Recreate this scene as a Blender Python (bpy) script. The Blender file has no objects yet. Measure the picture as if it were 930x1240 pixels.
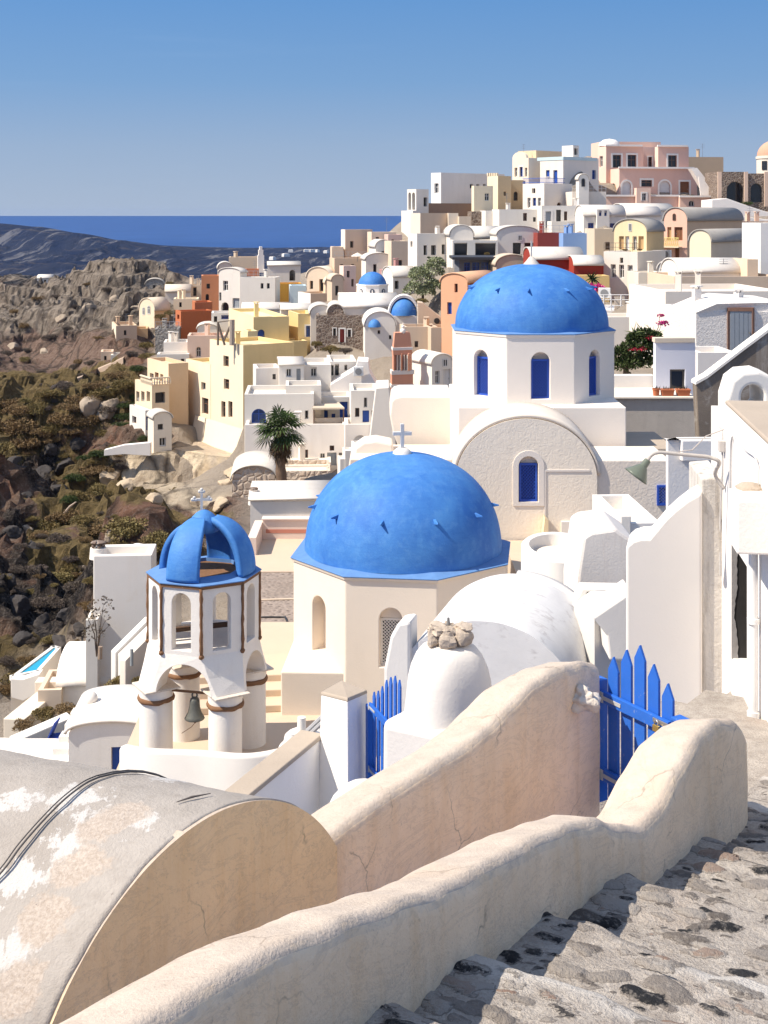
import bpy, bmesh, math, random
import numpy as np
from mathutils import Vector, Matrix

random.seed(7)
RNG = np.random.default_rng(7)
sc = bpy.context.scene
COL = sc.collection
R = math.radians

# ------------------------------------------------------------------ camera, world, sun, exposure
F, CX, HY = 1600.0, 465.0, 260.0            # focal length in photo pixels, centre column, row of the sea horizon
cam_d = bpy.data.cameras.new("camera")
cam = bpy.data.objects.new("camera", cam_d)
COL.objects.link(cam)
cam.location = (0, 0, 0)
cam.rotation_euler = (R(90), 0, 0)
cam_d.sensor_fit = 'VERTICAL'
cam_d.sensor_height = 36.0
cam_d.lens = 36.0 * F / 1240.0
cam_d.shift_y = -(620.0 - HY) / 1240.0      # a level camera with a shifted lens: verticals stay vertical
cam_d.clip_start = 0.1
cam_d.clip_end = 200000
sc.camera = cam

SUN_AZ = Vector((-0.965, -0.26, 0)).normalized()   # horizontal direction towards the sun
SUN_EL = R(49)
world = bpy.data.worlds.new("World")
sc.world = world
world.use_nodes = True
wn = world.node_tree
for n in list(wn.nodes):
    wn.nodes.remove(n)
w_out = wn.nodes.new('ShaderNodeOutputWorld')
w_bg = wn.nodes.new('ShaderNodeBackground')
w_sky = wn.nodes.new('ShaderNodeTexSky')
w_sky.sky_type = 'NISHITA'
w_sky.sun_disc = False
w_sky.sun_elevation = SUN_EL
w_sky.sun_rotation = math.atan2(SUN_AZ.x, SUN_AZ.y)
w_sky.altitude = 120
w_sky.air_density = 1.2
w_sky.dust_density = 0.0
w_sky.ozone_density = 3.0
w_tc = wn.nodes.new('ShaderNodeTexCoord')
w_map = wn.nodes.new('ShaderNodeMapping')
w_map.vector_type = 'POINT'
w_map.inputs['Scale'].default_value = (1, 1, 2.4)
w_map.inputs['Location'].default_value = (0, 0, 0.20)
w_nrm = wn.nodes.new('ShaderNodeVectorMath'); w_nrm.operation = 'NORMALIZE'
wn.links.new(w_tc.outputs['Generated'], w_map.inputs['Vector'])
wn.links.new(w_map.outputs['Vector'], w_nrm.inputs[0])
wn.links.new(w_nrm.outputs['Vector'], w_sky.inputs['Vector'])
# faint wisps of high cloud
w_cm = wn.nodes.new('ShaderNodeMapping')
w_cm.inputs['Scale'].default_value = (5, 5, 60)
w_cm.inputs['Location'].default_value = (0.3, 0, 2.0)
w_noise = wn.nodes.new('ShaderNodeTexNoise')
w_noise.inputs['Scale'].default_value = 1.3
w_noise.inputs['Detail'].default_value = 5
w_noise.inputs['Roughness'].default_value = 0.55
w_cr = wn.nodes.new('ShaderNodeValToRGB')
w_cr.color_ramp.elements[0].position = 0.60
w_cr.color_ramp.elements[1].position = 0.95
w_cr.color_ramp.elements[0].color = (0, 0, 0, 1)
w_cr.color_ramp.elements[1].color = (0.18, 0.18, 0.18, 1)
w_mix = wn.nodes.new('ShaderNodeMixRGB')
w_mix.inputs['Color2'].default_value = (6.5, 7.0, 7.6, 1)
wn.links.new(w_tc.outputs['Generated'], w_cm.inputs['Vector'])
wn.links.new(w_cm.outputs['Vector'], w_noise.inputs['Vector'])
wn.links.new(w_noise.outputs['Fac'], w_cr.inputs['Fac'])
wn.links.new(w_cr.outputs['Color'], w_mix.inputs['Fac'])
wn.links.new(w_sky.outputs['Color'], w_mix.inputs['Color1'])
# low sky colours painted by height, greyer towards the horizon
w_sep = wn.nodes.new('ShaderNodeSeparateXYZ'); wn.links.new(w_tc.outputs['Generated'], w_sep.inputs[0])
w_hr = wn.nodes.new('ShaderNodeValToRGB'); w_hc = wn.nodes.new('ShaderNodeValToRGB')
for r_, st in ((w_hr, [(0.0, (0.92,) * 3), (0.18, (0.85,) * 3), (0.5, (0, 0, 0))]),
               (w_hc, [(0.0, (0.405, 0.480, 0.605)), (0.05, (0.315, 0.435, 0.620)), (0.10, (0.180, 0.365, 0.650)), (0.17, (0.088, 0.295, 0.660)), (0.3, (0.075, 0.235, 0.60))])):
    while len(r_.color_ramp.elements) < len(st): r_.color_ramp.elements.new(0.5)
    for el, (p_, c_) in zip(r_.color_ramp.elements, st): el.position = p_; el.color = (*c_, 1)
    wn.links.new(w_sep.outputs['Z'], r_.inputs['Fac'])
SKY_GAIN = 7.0
w_sc = wn.nodes.new('ShaderNodeVectorMath'); w_sc.operation = 'SCALE'; w_sc.inputs['Scale'].default_value = SKY_GAIN
wn.links.new(w_hc.outputs['Color'], w_sc.inputs[0])
w_mh = wn.nodes.new('ShaderNodeMixRGB')
w_hs = wn.nodes.new('ShaderNodeHueSaturation'); w_hs.inputs['Saturation'].default_value = 0.75; w_hs.inputs['Value'].default_value = 1.8  # unseen upper sky brightened and greyed as added fill light
wn.links.new(w_mix.outputs['Color'], w_hs.inputs['Color'])
wn.links.new(w_hr.outputs['Color'], w_mh.inputs['Fac']); wn.links.new(w_hs.outputs['Color'], w_mh.inputs['Color1']); wn.links.new(w_sc.outputs['Vector'], w_mh.inputs['Color2'])
wn.links.new(w_mh.outputs['Color'], w_bg.inputs['Color'])
w_bg.inputs['Strength'].default_value = 0.09
wn.links.new(w_bg.outputs['Background'], w_out.inputs['Surface'])

sun_d = bpy.data.lights.new("sun", 'SUN')
sun_d.energy = 4.8
sun_d.angle = R(0.5)
sun_d.color = (1.0, 0.905, 0.77)
sun = bpy.data.objects.new("sun", sun_d)
COL.objects.link(sun)
to_sun = Vector((SUN_AZ.x * math.cos(SUN_EL), SUN_AZ.y * math.cos(SUN_EL), math.sin(SUN_EL)))
sun.rotation_euler = to_sun.to_track_quat('Z', 'Y').to_euler()
sun.location = to_sun * 60

sc.view_settings.view_transform = 'Standard'
sc.view_settings.look = 'None'
sc.view_settings.exposure = 0.58
sc.view_settings.gamma = 1.0
sc.view_settings.use_curve_mapping = False
sc.render.engine = 'CYCLES'
sc.cycles.use_denoising = True
sc.cycles.max_bounces = 9
sc.cycles.diffuse_bounces = 7
sc.cycles.glossy_bounces = 2
sc.cycles.transmission_bounces = 3
sc.cycles.volume_bounces = 0
sc.cycles.caustics_reflective = False
sc.cycles.caustics_refractive = False


# ------------------------------------------------------------------ placing helpers
def U(px): return (px - CX) / F
def V(py): return (HY - py) / F
def P(px, py, Y): return Vector((U(px) * Y, Y, V(py) * Y))
def lerp(a, b, t): return a + (b - a) * t


def interp(tab, x):
    if x <= tab[0][0]: return tab[0][1]
    for (a, b), (c, d) in zip(tab, tab[1:]):
        if x <= c:
            t = (x - a) / (c - a)
            t = t * t * (3 - 2 * t) * 0.5 + t * 0.5
            return b + (d - b) * t
    return tab[-1][1]


# ------------------------------------------------------------------ noise on arrays
def _hash(ix, iy, iz, seed):
    h = (ix * 374761393 + iy * 668265263 + iz * 2147483647 + seed * 1274126177) & 0xFFFFFFFF
    h = ((h ^ (h >> 13)) * 1274126177) & 0xFFFFFFFF
    h = h ^ (h >> 16)
    return (h & 0xFFFF) / 65535.0


def vnoise(x, y, z=0.0, seed=0):
    x = np.asarray(x, float); y = np.asarray(y, float); z = np.asarray(z, float) + np.zeros_like(x)
    ix = np.floor(x).astype(np.int64); iy = np.floor(y).astype(np.int64); iz = np.floor(z).astype(np.int64)
    fx = x - ix; fy = y - iy; fz = z - iz
    fx = fx * fx * (3 - 2 * fx); fy = fy * fy * (3 - 2 * fy); fz = fz * fz * (3 - 2 * fz)
    r = 0
    for dx in (0, 1):
        for dy in (0, 1):
            for dz in (0, 1):
                w = (fx if dx else 1 - fx) * (fy if dy else 1 - fy) * (fz if dz else 1 - fz)
                r = r + w * _hash(ix + dx, iy + dy, iz + dz, seed)
    return r * 2 - 1


def fbm(x, y, z=0.0, seed=0, oct=5, gain=0.5, ridged=False):
    r = 0; a = 1.0; s = 0.0
    for o in range(oct):
        n = vnoise(np.asarray(x) * 2.03 ** o + 17.3 * o, np.asarray(y) * 2.03 ** o - 9.1 * o, np.asarray(z) * 2.03 ** o, seed + o)
        if ridged: n = 1 - 2 * np.abs(n)
        r = r + a * n; s += a; a *= gain
    return r / s


# ------------------------------------------------------------------ mesh builder
class MB:
    def __init__(self): self.v = []; self.f = []

    def pt(self, p): self.v.append(tuple(p)); return len(self.v) - 1

    def poly(self, pts): self.f.append([self.pt(p) for p in pts])

    def box(self, o, dx, dy, dz):
        o = Vector(o); dx = Vector(dx); dy = Vector(dy); dz = Vector(dz)
        c = [o, o + dx, o + dx + dy, o + dy, o + dz, o + dx + dz, o + dx + dy + dz, o + dy + dz]
        b = len(self.v); self.v += [tuple(p) for p in c]
        for q in ((0, 3, 2, 1), (4, 5, 6, 7), (0, 1, 5, 4), (1, 2, 6, 5), (2, 3, 7, 6), (3, 0, 4, 7)):
            self.f.append([b + i for i in q])

    def cbox(self, c, sx, sy, sz, rz=0.0):
        ca, sa = math.cos(rz), math.sin(rz)
        X = Vector((ca, sa, 0)) * sx; Y_ = Vector((-sa, ca, 0)) * sy; Z = Vector((0, 0, sz))
        self.box(Vector(c) - X / 2 - Y_ / 2, X, Y_, Z)

    def prism(self, pts, d):
        """closed outline pts extruded along d"""
        d = Vector(d); n = len(pts); b = len(self.v)
        self.v += [tuple(p) for p in pts] + [tuple(Vector(p) + d) for p in pts]
        self.f.append(list(range(b + n - 1, b - 1, -1))); self.f.append(list(range(b + n, b + 2 * n)))
        for i in range(n):
            j = (i + 1) % n
            self.f.append([b + i, b + j, b + n + j, b + n + i])

    def lathe(self, c, prof, seg=32, a0=0.0, a1=2 * math.pi, rz=0.0):
        """prof = [(radius, z)] around the vertical through c"""
        c = Vector(c); full = abs(a1 - a0 - 2 * math.pi) < 1e-6
        n = seg if full else seg + 1
        b = len(self.v)
        for r, z in prof:
            for i in range(n):
                a = a0 + (a1 - a0) * i / seg + rz
                self.v.append((c.x + r * math.cos(a), c.y + r * math.sin(a), c.z + z))
        for k in range(len(prof) - 1):
            for i in range(seg):
                j = (i + 1) % n if full else i + 1
                self.f.append([b + k * n + i, b + k * n + j, b + (k + 1) * n + j, b + (k + 1) * n + i])
        return b, n

    def cyl(self, c, r, h, seg=20, r2=None, rz=0.0):
        r2 = r if r2 is None else r2
        b, n = self.lathe(c, [(r, 0), (r2, h)], seg, rz=rz)
        self.f.append([b + i for i in range(n - 1, -1, -1)])
        self.f.append([b + n + i for i in range(n)])

    def tube(self, pts, rad, seg=8):
        pts = [Vector(p) for p in pts]; b = len(self.v); n = len(pts)
        for i, p in enumerate(pts):
            t = (pts[min(i + 1, n - 1)] - pts[max(i - 1, 0)]).normalized()
            a = t.orthogonal().normalized() if i == 0 else (pa - t * pa.dot(t)).normalized()
            pa = a; c = t.cross(a)
            r = rad[i] if isinstance(rad, (list, tuple)) else rad
            for k in range(seg):
                w = 2 * math.pi * k / seg
                self.v.append(tuple(p + (a * math.cos(w) + c * math.sin(w)) * r))
        for i in range(n - 1):
            for k in range(seg):
                j = (k + 1) % seg
                self.f.append([b + i * seg + k, b + i * seg + j, b + (i + 1) * seg + j, b + (i + 1) * seg + k])
        self.f.append([b + k for k in range(seg - 1, -1, -1)])
        self.f.append([b + (n - 1) * seg + k for k in range(seg)])

    def grid(self, rows, closed=False):
        b = len(self.v); m = len(rows[0])
        for r in rows: self.v += [tuple(p) for p in r]
        for i in range(len(rows) - 1):
            for j in range(m if closed else m - 1):
                k = (j + 1) % m
                self.f.append([b + i * m + j, b + i * m + k, b + (i + 1) * m + k, b + (i + 1) * m + j])

    def blob(self, c, rx, ry, rz, seg=12, rings=8, noise=0.15, seed=0):
        rows = []
        c = Vector(c)
        for i in range(rings + 1):
            th = math.pi * i / rings
            row = []
            for j in range(seg):
                ph = 2 * math.pi * j / seg
                d = Vector((math.sin(th) * math.cos(ph), math.sin(th) * math.sin(ph), math.cos(th)))
                k = 1 + noise * float(fbm(d.x * 1.7 + seed, d.y * 1.7, d.z * 1.7, seed, 3))
                row.append(c + Vector((d.x * rx * k, d.y * ry * k, d.z * rz * k)))
            rows.append(row)
        self.grid(rows, closed=True)

    def mesh(self, name, mat=None, smooth=False, weld=0.0005, angle=None):
        me = bpy.data.meshes.new(name)
        me.from_pydata(self.v, [], self.f)
        bm = bmesh.new(); bm.from_mesh(me)
        if weld: bmesh.ops.remove_doubles(bm, verts=bm.verts, dist=weld)
        bmesh.ops.recalc_face_normals(bm, faces=bm.faces)
        if smooth:
            for f in bm.faces: f.smooth = True
            if angle:
                for e in bm.edges:
                    if len(e.link_faces) == 2 and e.calc_face_angle(0) > R(angle): e.smooth = False
        bm.to_mesh(me); bm.free()
        if mat: me.materials.append(mat)
        return me

    def build(self, name, mat, parent=None, smooth=False, weld=0.0005, angle=None, bevel=0.0, bseg=2):
        o = bpy.data.objects.new(name, self.mesh(name, mat, smooth, weld, angle))
        COL.objects.link(o)
        if parent is not None:
            o.parent = parent
            o.matrix_parent_inverse = parent.matrix_world.inverted() if False else Matrix.Translation(-parent.location)
        if bevel:
            m = o.modifiers.new("bevel", 'BEVEL'); m.width = bevel; m.segments = bseg; m.limit_method = 'ANGLE'; m.angle_limit = R(40)
        return o


def rock_blob(c, sx, sy, sz, seed, seg=40, rings=26, noise_=0.14, cuts=11):
    """angular broken stone: a sphere sliced by random planes, then roughened"""
    mb_ = MB(); th = np.pi * np.arange(rings + 1) / rings; ph = 2 * np.pi * np.arange(seg) / seg
    A = np.stack([np.sin(th)[:, None] * np.cos(ph)[None], np.sin(th)[:, None] * np.sin(ph)[None], np.cos(th)[:, None] + 0 * ph[None]], -1)
    rs_ = np.random.default_rng(seed + 50); pl_ = rs_.normal(0, 1, (cuts, 3)); pl_ /= np.linalg.norm(pl_, axis=1, keepdims=True); of_ = rs_.uniform(0.55, 0.95, cuts)
    dt_ = np.einsum('ijk,lk->ijl', A, pl_); k = np.minimum(np.where(dt_ > 0.05, of_ / np.maximum(dt_, 0.05), 9.0).min(-1), 1.15)
    k = k + noise_ * fbm(A[..., 0] * 1.5 + seed * 7, A[..., 1] * 1.5, A[..., 2] * 1.5, seed, 5, 0.6, True) + 0.05 * fbm(A[..., 0] * 9, A[..., 1] * 9, A[..., 2] * 9, seed + 3, 3)
    mb_.grid((A * k[..., None] * np.array([sx, sy, sz]) + np.array(c)).tolist(), closed=True)
    return mb_


def tag(o, label, cat, group=None, kind=None):
    o["label"] = label; o["category"] = cat
    if group: o["group"] = group
    if kind: o["kind"] = kind
    return o


def thing(name, label, cat, loc, group=None):
    o = bpy.data.objects.new(name, None); COL.objects.link(o)
    o.location = Vector(loc); o.empty_display_size = 0.2
    return tag(o, label, cat, group)


def structure(o):
    o["kind"] = 'structure'; return o


def copy_tree(o, parent=None):
    c = o.copy(); COL.objects.link(c)
    if parent is not None: c.parent = parent
    for ch in [k for k in o.children]:
        copy_tree(ch, c)
    return c


def bake(o):
    """apply the modifiers of o and drop them"""
    dg = bpy.context.evaluated_depsgraph_get(); dg.update()
    me = bpy.data.meshes.new_from_object(o.evaluated_get(dg))
    o.modifiers.clear(); o.data = me
    return o


def cut(o, cutters):
    """boolean difference of o with a list of MB prisms"""
    tmp = []
    for c in cutters:
        t = bpy.data.objects.new("cutter", c.mesh("cutter")); COL.objects.link(t); tmp.append(t)
        m = o.modifiers.new("cut", 'BOOLEAN'); m.operation = 'DIFFERENCE'; m.solver = 'EXACT'; m.object = t
    bpy.context.view_layer.update()
    bake(o)
    for t in tmp: bpy.data.objects.remove(t, do_unlink=True)
    return o


# ------------------------------------------------------------------ materials
_MATS = {}


def new_mat(key):
    m = bpy.data.materials.new(key); m.use_nodes = True
    nt = m.node_tree
    for n in list(nt.nodes): nt.nodes.remove(n)
    out = nt.nodes.new('ShaderNodeOutputMaterial'); b = nt.nodes.new('ShaderNodeBsdfPrincipled')
    nt.links.new(b.outputs[0], out.inputs['Surface'])
    return m, nt, b


def nd(nt, typ, **kw):
    n = nt.nodes.new(typ)
    for k, v in kw.items():
        if k in n.inputs.keys(): n.inputs[k].default_value = v
        else: setattr(n, k, v)
    return n


def pos_node(nt, scale=(1, 1, 1), obj=False):
    if obj:
        g = nt.nodes.new('ShaderNodeTexCoord'); s = g.outputs['Object']
    else:
        g = nt.nodes.new('ShaderNodeNewGeometry'); s = g.outputs['Position']
    m = nt.nodes.new('ShaderNodeMapping'); m.inputs['Scale'].default_value = scale
    nt.links.new(s, m.inputs['Vector'])
    return m.outputs['Vector']


def noise(nt, vec, scale, detail=4, rough=0.55, dist=0.0):
    n = nt.nodes.new('ShaderNodeTexNoise')
    n.inputs['Scale'].default_value = scale; n.inputs['Detail'].default_value = detail
    n.inputs['Roughness'].default_value = rough; n.inputs['Distortion'].default_value = dist
    nt.links.new(vec, n.inputs['Vector'])
    return n.outputs['Fac']


def pos_noise(nt, v, sc_):
    n = nt.nodes.new('ShaderNodeTexNoise'); n.inputs['Scale'].default_value = sc_; n.inputs['Detail'].default_value = 5
    nt.links.new(v, n.inputs['Vector']); return n.outputs['Color']


def ramp(nt, fac, stops):
    r = nt.nodes.new('ShaderNodeValToRGB'); cr = r.color_ramp
    while len(cr.elements) < len(stops): cr.elements.new(0.5)
    for e, (p, c) in zip(cr.elements, stops):
        e.position = p
        if not isinstance(c, (tuple, list)): c = (c, c, c)
        e.color = (*c[:3], 1)
    nt.links.new(fac, r.inputs['Fac'])
    return r.outputs['Color']


def mix(nt, fac, a, b, mode='MIX'):
    m = nt.nodes.new('ShaderNodeMixRGB'); m.blend_type = mode
    for s, val in ((0, fac), (1, a), (2, b)):
        if isinstance(val, (int, float)): m.inputs[s].default_value = val if s == 0 else (val, val, val, 1)
        elif isinstance(val, (tuple, list)): m.inputs[s].default_value = (*val[:3], 1)
        else: nt.links.new(val, m.inputs[s])
    return m.outputs['Color']


def math_n(nt, op, a, b=0.0):
    m = nt.nodes.new('ShaderNodeMath'); m.operation = op
    for s, val in ((0, a), (1, b)):
        if isinstance(val, (int, float)): m.inputs[s].default_value = val
        else: nt.links.new(val, m.inputs[s])
    return m.outputs[0]


def bump(nt, b, height, strength=0.3, dist=0.02, prev=None):
    n = nt.nodes.new('ShaderNodeBump')
    n.inputs['Strength'].default_value = strength; n.inputs['Distance'].default_value = dist
    nt.links.new(height, n.inputs['Height'])
    if prev is not None: nt.links.new(prev, n.inputs['Normal'])
    nt.links.new(n.outputs['Normal'], b.inputs['Normal'])
    return n.outputs['Normal']


def shade(c, k): return tuple(max(0, min(1, x * k)) for x in c)


def plaster(col, var=0.10, stain=0.25, scale=1.0, bmp=0.25, stain_col=None, streak=0.5, rough=0.9, tex='fine'):
    """hand limewashed plaster: blotches, drips down the wall, trowel marks"""
    key = ('plaster', col, var, stain, scale, bmp, stain_col, streak, tex)
    if key in _MATS: return _MATS[key]
    m, nt, b = new_mat("plaster")
    col = (min(0.9, col[0] * 1.015), col[1] * 0.985, col[2] * 0.94)            # every plaster colour tinted slightly warmer
    v = pos_node(nt)
    big = noise(nt, v, 0.55 * scale, 5, 0.6, 0.4)
    sm = noise(nt, v, 5.0 * scale, 4, 0.6)
    c = mix(nt, ramp(nt, big, [(0.3, 0), (0.7, 1)]), shade(col, 1 - var), shade(col, 1 + var * 0.5))
    c = mix(nt, ramp(nt, sm, [(0.35, 0), (0.75, 0.35)]), c, shade(col, 1 - var * 1.2))
    sv = pos_node(nt, (2.2 * scale, 2.2 * scale, 0.22 * scale))
    st = noise(nt, sv, 1.6, 5, 0.65, 0.2)
    sc_ = stain_col or (col[0] * 0.62, col[1] * 0.56, col[2] * 0.48)
    c = mix(nt, ramp(nt, st, [(0.52, 0), (0.80, stain * streak * 2)]), c, sc_)
    pt = noise(nt, v, 1.3 * scale, 7, 0.7, 0.8)
    c = mix(nt, ramp(nt, pt, [(0.58, 0), (0.72, stain)]), c, sc_)
    nt.links.new(c, b.inputs['Base Color'])
    b.inputs['Roughness'].default_value = rough
    b.inputs['Specular IOR Level'].default_value = 0.2
    if tex == 'fine':
        h = mix(nt, 0.5, noise(nt, v, 3.0, 6, 0.6), noise(nt, v, 28, 3, 0.6))
        bump(nt, b, h, bmp, 0.03)
    elif tex == 'coarse':
        h = noise(nt, v, 9.0, 3, 0.55, 1.2)
        h = ramp(nt, h, [(0.35, 0), (0.62, 1)])
        bump(nt, b, h, bmp, 0.035)
    else:
        bump(nt, b, noise(nt, v, 1.5, 5, 0.6), bmp, 0.10)
    _MATS[key] = m
    return m


def paint(col, rough=0.45, var=0.08, bmp=0.1, wear=0.0, wear_col=(0.55, 0.5, 0.45), scale=6.0, spec=0.4):
    key = ('paint', col, rough, var, bmp, wear, scale)
    if key in _MATS: return _MATS[key]
    m, nt, b = new_mat("paint")
    v = pos_node(nt)
    n1 = noise(nt, v, scale, 5, 0.6)
    c = mix(nt, n1, shade(col, 1 - var), shade(col, 1 + var))
    if wear:
        w = noise(nt, v, scale * 1.7, 8, 0.75)
        c = mix(nt, ramp(nt, w, [(0.62, 0), (0.68, wear)]), c, wear_col)
    nt.links.new(c, b.inputs['Base Color'])
    b.inputs['Roughness'].default_value = rough; b.inputs['Specular IOR Level'].default_value = spec
    if bmp: bump(nt, b, noise(nt, v, scale * 3, 4, 0.6), bmp, 0.01)
    _MATS[key] = m
    return m


def glass_dark(col=(0.02, 0.025, 0.035)):
    key = ('glass', col)
    if key in _MATS: return _MATS[key]
    m, nt, b = new_mat("window_glass")
    b.inputs['Base Color'].default_value = (*col, 1)
    b.inputs['Roughness'].default_value = 0.12; b.inputs['Specular IOR Level'].default_value = 0.5
    _MATS[key] = m
    return m


def metal(col=(0.3, 0.3, 0.3), rough=0.45, var=0.2):
    key = ('metal', col, rough)
    if key in _MATS: return _MATS[key]
    m, nt, b = new_mat("metal")
    v = pos_node(nt)
    c = mix(nt, noise(nt, v, 14, 5, 0.65), shade(col, 1 - var), shade(col, 1 + var))
    nt.links.new(c, b.inputs['Base Color'])
    b.inputs['Metallic'].default_value = 0.8; b.inputs['Roughness'].default_value = rough
    _MATS[key] = m
    return m


WHITE = (0.74, 0.715, 0.675)
PALE = (0.70, 0.64, 0.565)
CREAM = (0.74, 0.64, 0.50)
YELLOW = (0.72, 0.58, 0.32)
PINK = (0.68, 0.46, 0.38)
ORANGE = (0.66, 0.36, 0.22)
RUST = (0.45, 0.135, 0.055)
TAN = (0.58, 0.45, 0.33)
GREYW = (0.55, 0.53, 0.52)
BLUE = (0.025, 0.085, 0.43)
DOME = (0.055, 0.20, 0.62)

# ================================================================== FOREGROUND
SD = Vector((0.55, 0.835, 0)).normalized()      # down the stairs
LD = Vector((SD.y, -SD.x, 0))                   # to the right across a step
S_EDGES = [-0.6, 0.4, 1.3, 2.1, 2.85, 3.55, 4.25, 5.0, 5.72, 6.6, 7.72, 8.9, 10.1, 11.3, 12.5, 13.7, 14.9, 16.1, 17.3, 18.5]


def stair_z(s):
    for a, b in zip(S_EDGES, S_EDGES[1:]):
        if a <= s < b:
            m = (a + b) / 2
            return -2.11 - 0.225 * m - 0.04 * (s - m)
    return -2.11 - 0.225 * s


def build_stairs():
    # fine sheet where the camera sees it, one continuous mesh of treads and risers with the stones standing out of the mortar
    ds = 0.0125
    l0, l1 = -3.12, 0.9
    ls = np.arange(l0, l1 + 1e-6, ds)
    rows_s, rows_z, rows_e, rows_d = [], [], [], []
    s_lo, s_hi = 3.2, 10.1
    for a, b in zip(S_EDGES, S_EDGES[1:]):
        if b <= s_lo or a >= s_hi: continue
        n = int((b - a) / ds)
        for k in range(n + 1):
            t = k / n
            s = a + (b - a) * t
            zt = -2.11 - 0.225 * (a + b) / 2 - 0.04 * (s - (a + b) / 2)
            rows_s.append(min(s, b - 0.004) if k == n else s); rows_z.append(zt); rows_e.append(b - s); rows_d.append(s - a)
    S = np.array(rows_s)[:, None] + 0 * ls[None, :]
    L = ls[None, :] + 0 * S
    Z = np.array(rows_z)[:, None] + 0 * L
    E = np.array(rows_e)[:, None] + 0 * L
    # wandering edges of the steps
    S = S + 0.05 * vnoise(L * 1.3, S * 0 + np.round(S), 0, 5) + 0.02 * vnoise(L * 5, np.round(S), 0, 6)
    Z = Z + 0.014 * fbm(S * 2.4, L * 1.6, 0, 3, 5) + 0.008 * fbm(S * 16, L * 9, 0, 13, 3) - 0.05 * np.exp(-((E / 0.05) ** 2)) * (0.5 + 0.5 * vnoise(L * 7, S * 3, 0, 8))
    mask = np.zeros_like(Z); tone = np.zeros_like(Z); H = np.zeros_like(Z)
    rng = np.random.default_rng(11)
    jx = 0.024 * fbm(S * 20, L * 22, 0, 21, 3); jy = 0.020 * fbm(S * 20, L * 22, 5, 22, 3)
    for i in range(4000):
        cs = rng.uniform(s_lo, s_hi); cl = rng.uniform(l0, l1)
        big = rng.random()
        a = 0.016 + 0.105 * big ** 3.0; b = a * rng.uniform(0.26, 0.6)
        an = rng.normal(0.1, 0.35)
        w = a * 1.4
        i0 = np.searchsorted(np.array(rows_s), cs - w); i1 = np.searchsorted(np.array(rows_s), cs + w)
        j0 = max(0, int((cl - w - l0) / ds)); j1 = min(len(ls), int((cl + w - l0) / ds))
        if i1 - i0 < 2 or j1 - j0 < 2: continue
        sl = (slice(i0, i1), slice(j0, j1))
        if mask[sl].max() > 0.3 and mask[(i0 + i1) // 2, (j0 + j1) // 2] > 0.05: continue
        dx = L[sl] - cl + jx[sl]; dy = S[sl] - cs + jy[sl]
        u = (dx * math.cos(an) + dy * math.sin(an)) / a; v = (-dx * math.sin(an) + dy * math.cos(an)) / b
        r = np.sqrt(np.abs(u) ** 2.6 + np.abs(v) ** 2.6)
        m = np.clip((1.08 - r) / 0.16, 0, 1)
        up = m > mask[sl]
        mask[sl] = np.where(up, m, mask[sl]); tone[sl] = np.where(m > 0.02, rng.random(), tone[sl])
        H[sl] = np.maximum(H[sl], np.clip(1 - r * r, 0, 1) ** 0.5 * min(0.024, b * 0.42))
    nose = np.exp(-((E - 0.02) / 0.17) ** 2); tread_start = np.exp(-(np.array(rows_d)[:, None] / 0.13) ** 2) + 0 * E  # second mask: darker towards the start of each tread
    worn = np.clip(0.5 + 1.3 * fbm(S * 2.3, L * 1.2, 0, 31, 4), 0, 1)
    mask = mask * (1 - 0.95 * nose * np.clip(worn * 1.3 + 0.2, 0, 1))
    Z = Z + H * np.clip(mask * 1.5, 0, 1)
    X = S * SD.x + L * LD.x; Y = S * SD.y + L * LD.y
    nr, nc = Z.shape
    verts = np.stack([X, Y, Z], -1).reshape(-1, 3)
    i = np.arange(nr - 1)[:, None] * nc + np.arange(nc - 1)[None, :]
    faces = np.stack([i, i + 1, i + nc + 1, i + nc], -1).reshape(-1, 4)
    me = bpy.data.meshes.new("stair_steps")
    me.from_pydata(verts.tolist(), [], faces.tolist())
    at = me.color_attributes.new("stone", 'FLOAT_COLOR', 'POINT')
    cols = np.stack([mask, tone, nose * worn, tread_start], -1).reshape(-1)
    at.data.foreach_set("color", cols.astype(np.float32))
    me.polygons.foreach_set("use_smooth", np.ones(len(faces), dtype=bool))
    m, nt, b = new_mat("stair_stone")
    a = nt.nodes.new('ShaderNodeAttribute'); a.attribute_name = "stone"
    sep = nt.nodes.new('ShaderNodeSeparateColor'); nt.links.new(a.outputs['Color'], sep.inputs['Color'])
    v = pos_node(nt)
    n1 = noise(nt, v, 6, 6, 0.65); n2 = noise(nt, v, 60, 4, 0.7); n3 = noise(nt, v, 1.7, 5, 0.6)
    mort = mix(nt, ramp(nt, n1, [(0.3, 0), (0.7, 1)]), (0.32, 0.28, 0.245), (0.52, 0.47, 0.415))
    mort = mix(nt, ramp(nt, n2, [(0.45, 0), (0.7, 0.7)]), mort, (0.23, 0.195, 0.165))
    mort = mix(nt, ramp(nt, n3, [(0.55, 0), (0.7, 0.5)]), mort, (0.38, 0.30, 0.24))
    mort = mix(nt, ramp(nt, math_n(nt, 'ADD', sep.outputs['Blue'], math_n(nt, 'MULTIPLY', n1, 0.5)), [(0.5, 0), (0.9, 0.85)]), mort, (0.60, 0.56, 0.51))
    st = ramp(nt, sep.outputs['Green'], [(0.0, (0.012, 0.012, 0.014)), (0.16, (0.03, 0.03, 0.032)), (0.26, (0.14, 0.12, 0.105)),
                                         (0.55, (0.25, 0.22, 0.195)), (0.85, (0.38, 0.34, 0.30)), (1.0, (0.24, 0.16, 0.12))])
    st = mix(nt, ramp(nt, noise(nt, v, 30, 5, 0.7), [(0.5, 0), (0.70, 0.75)]), st, (0.33, 0.295, 0.26))
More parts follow.
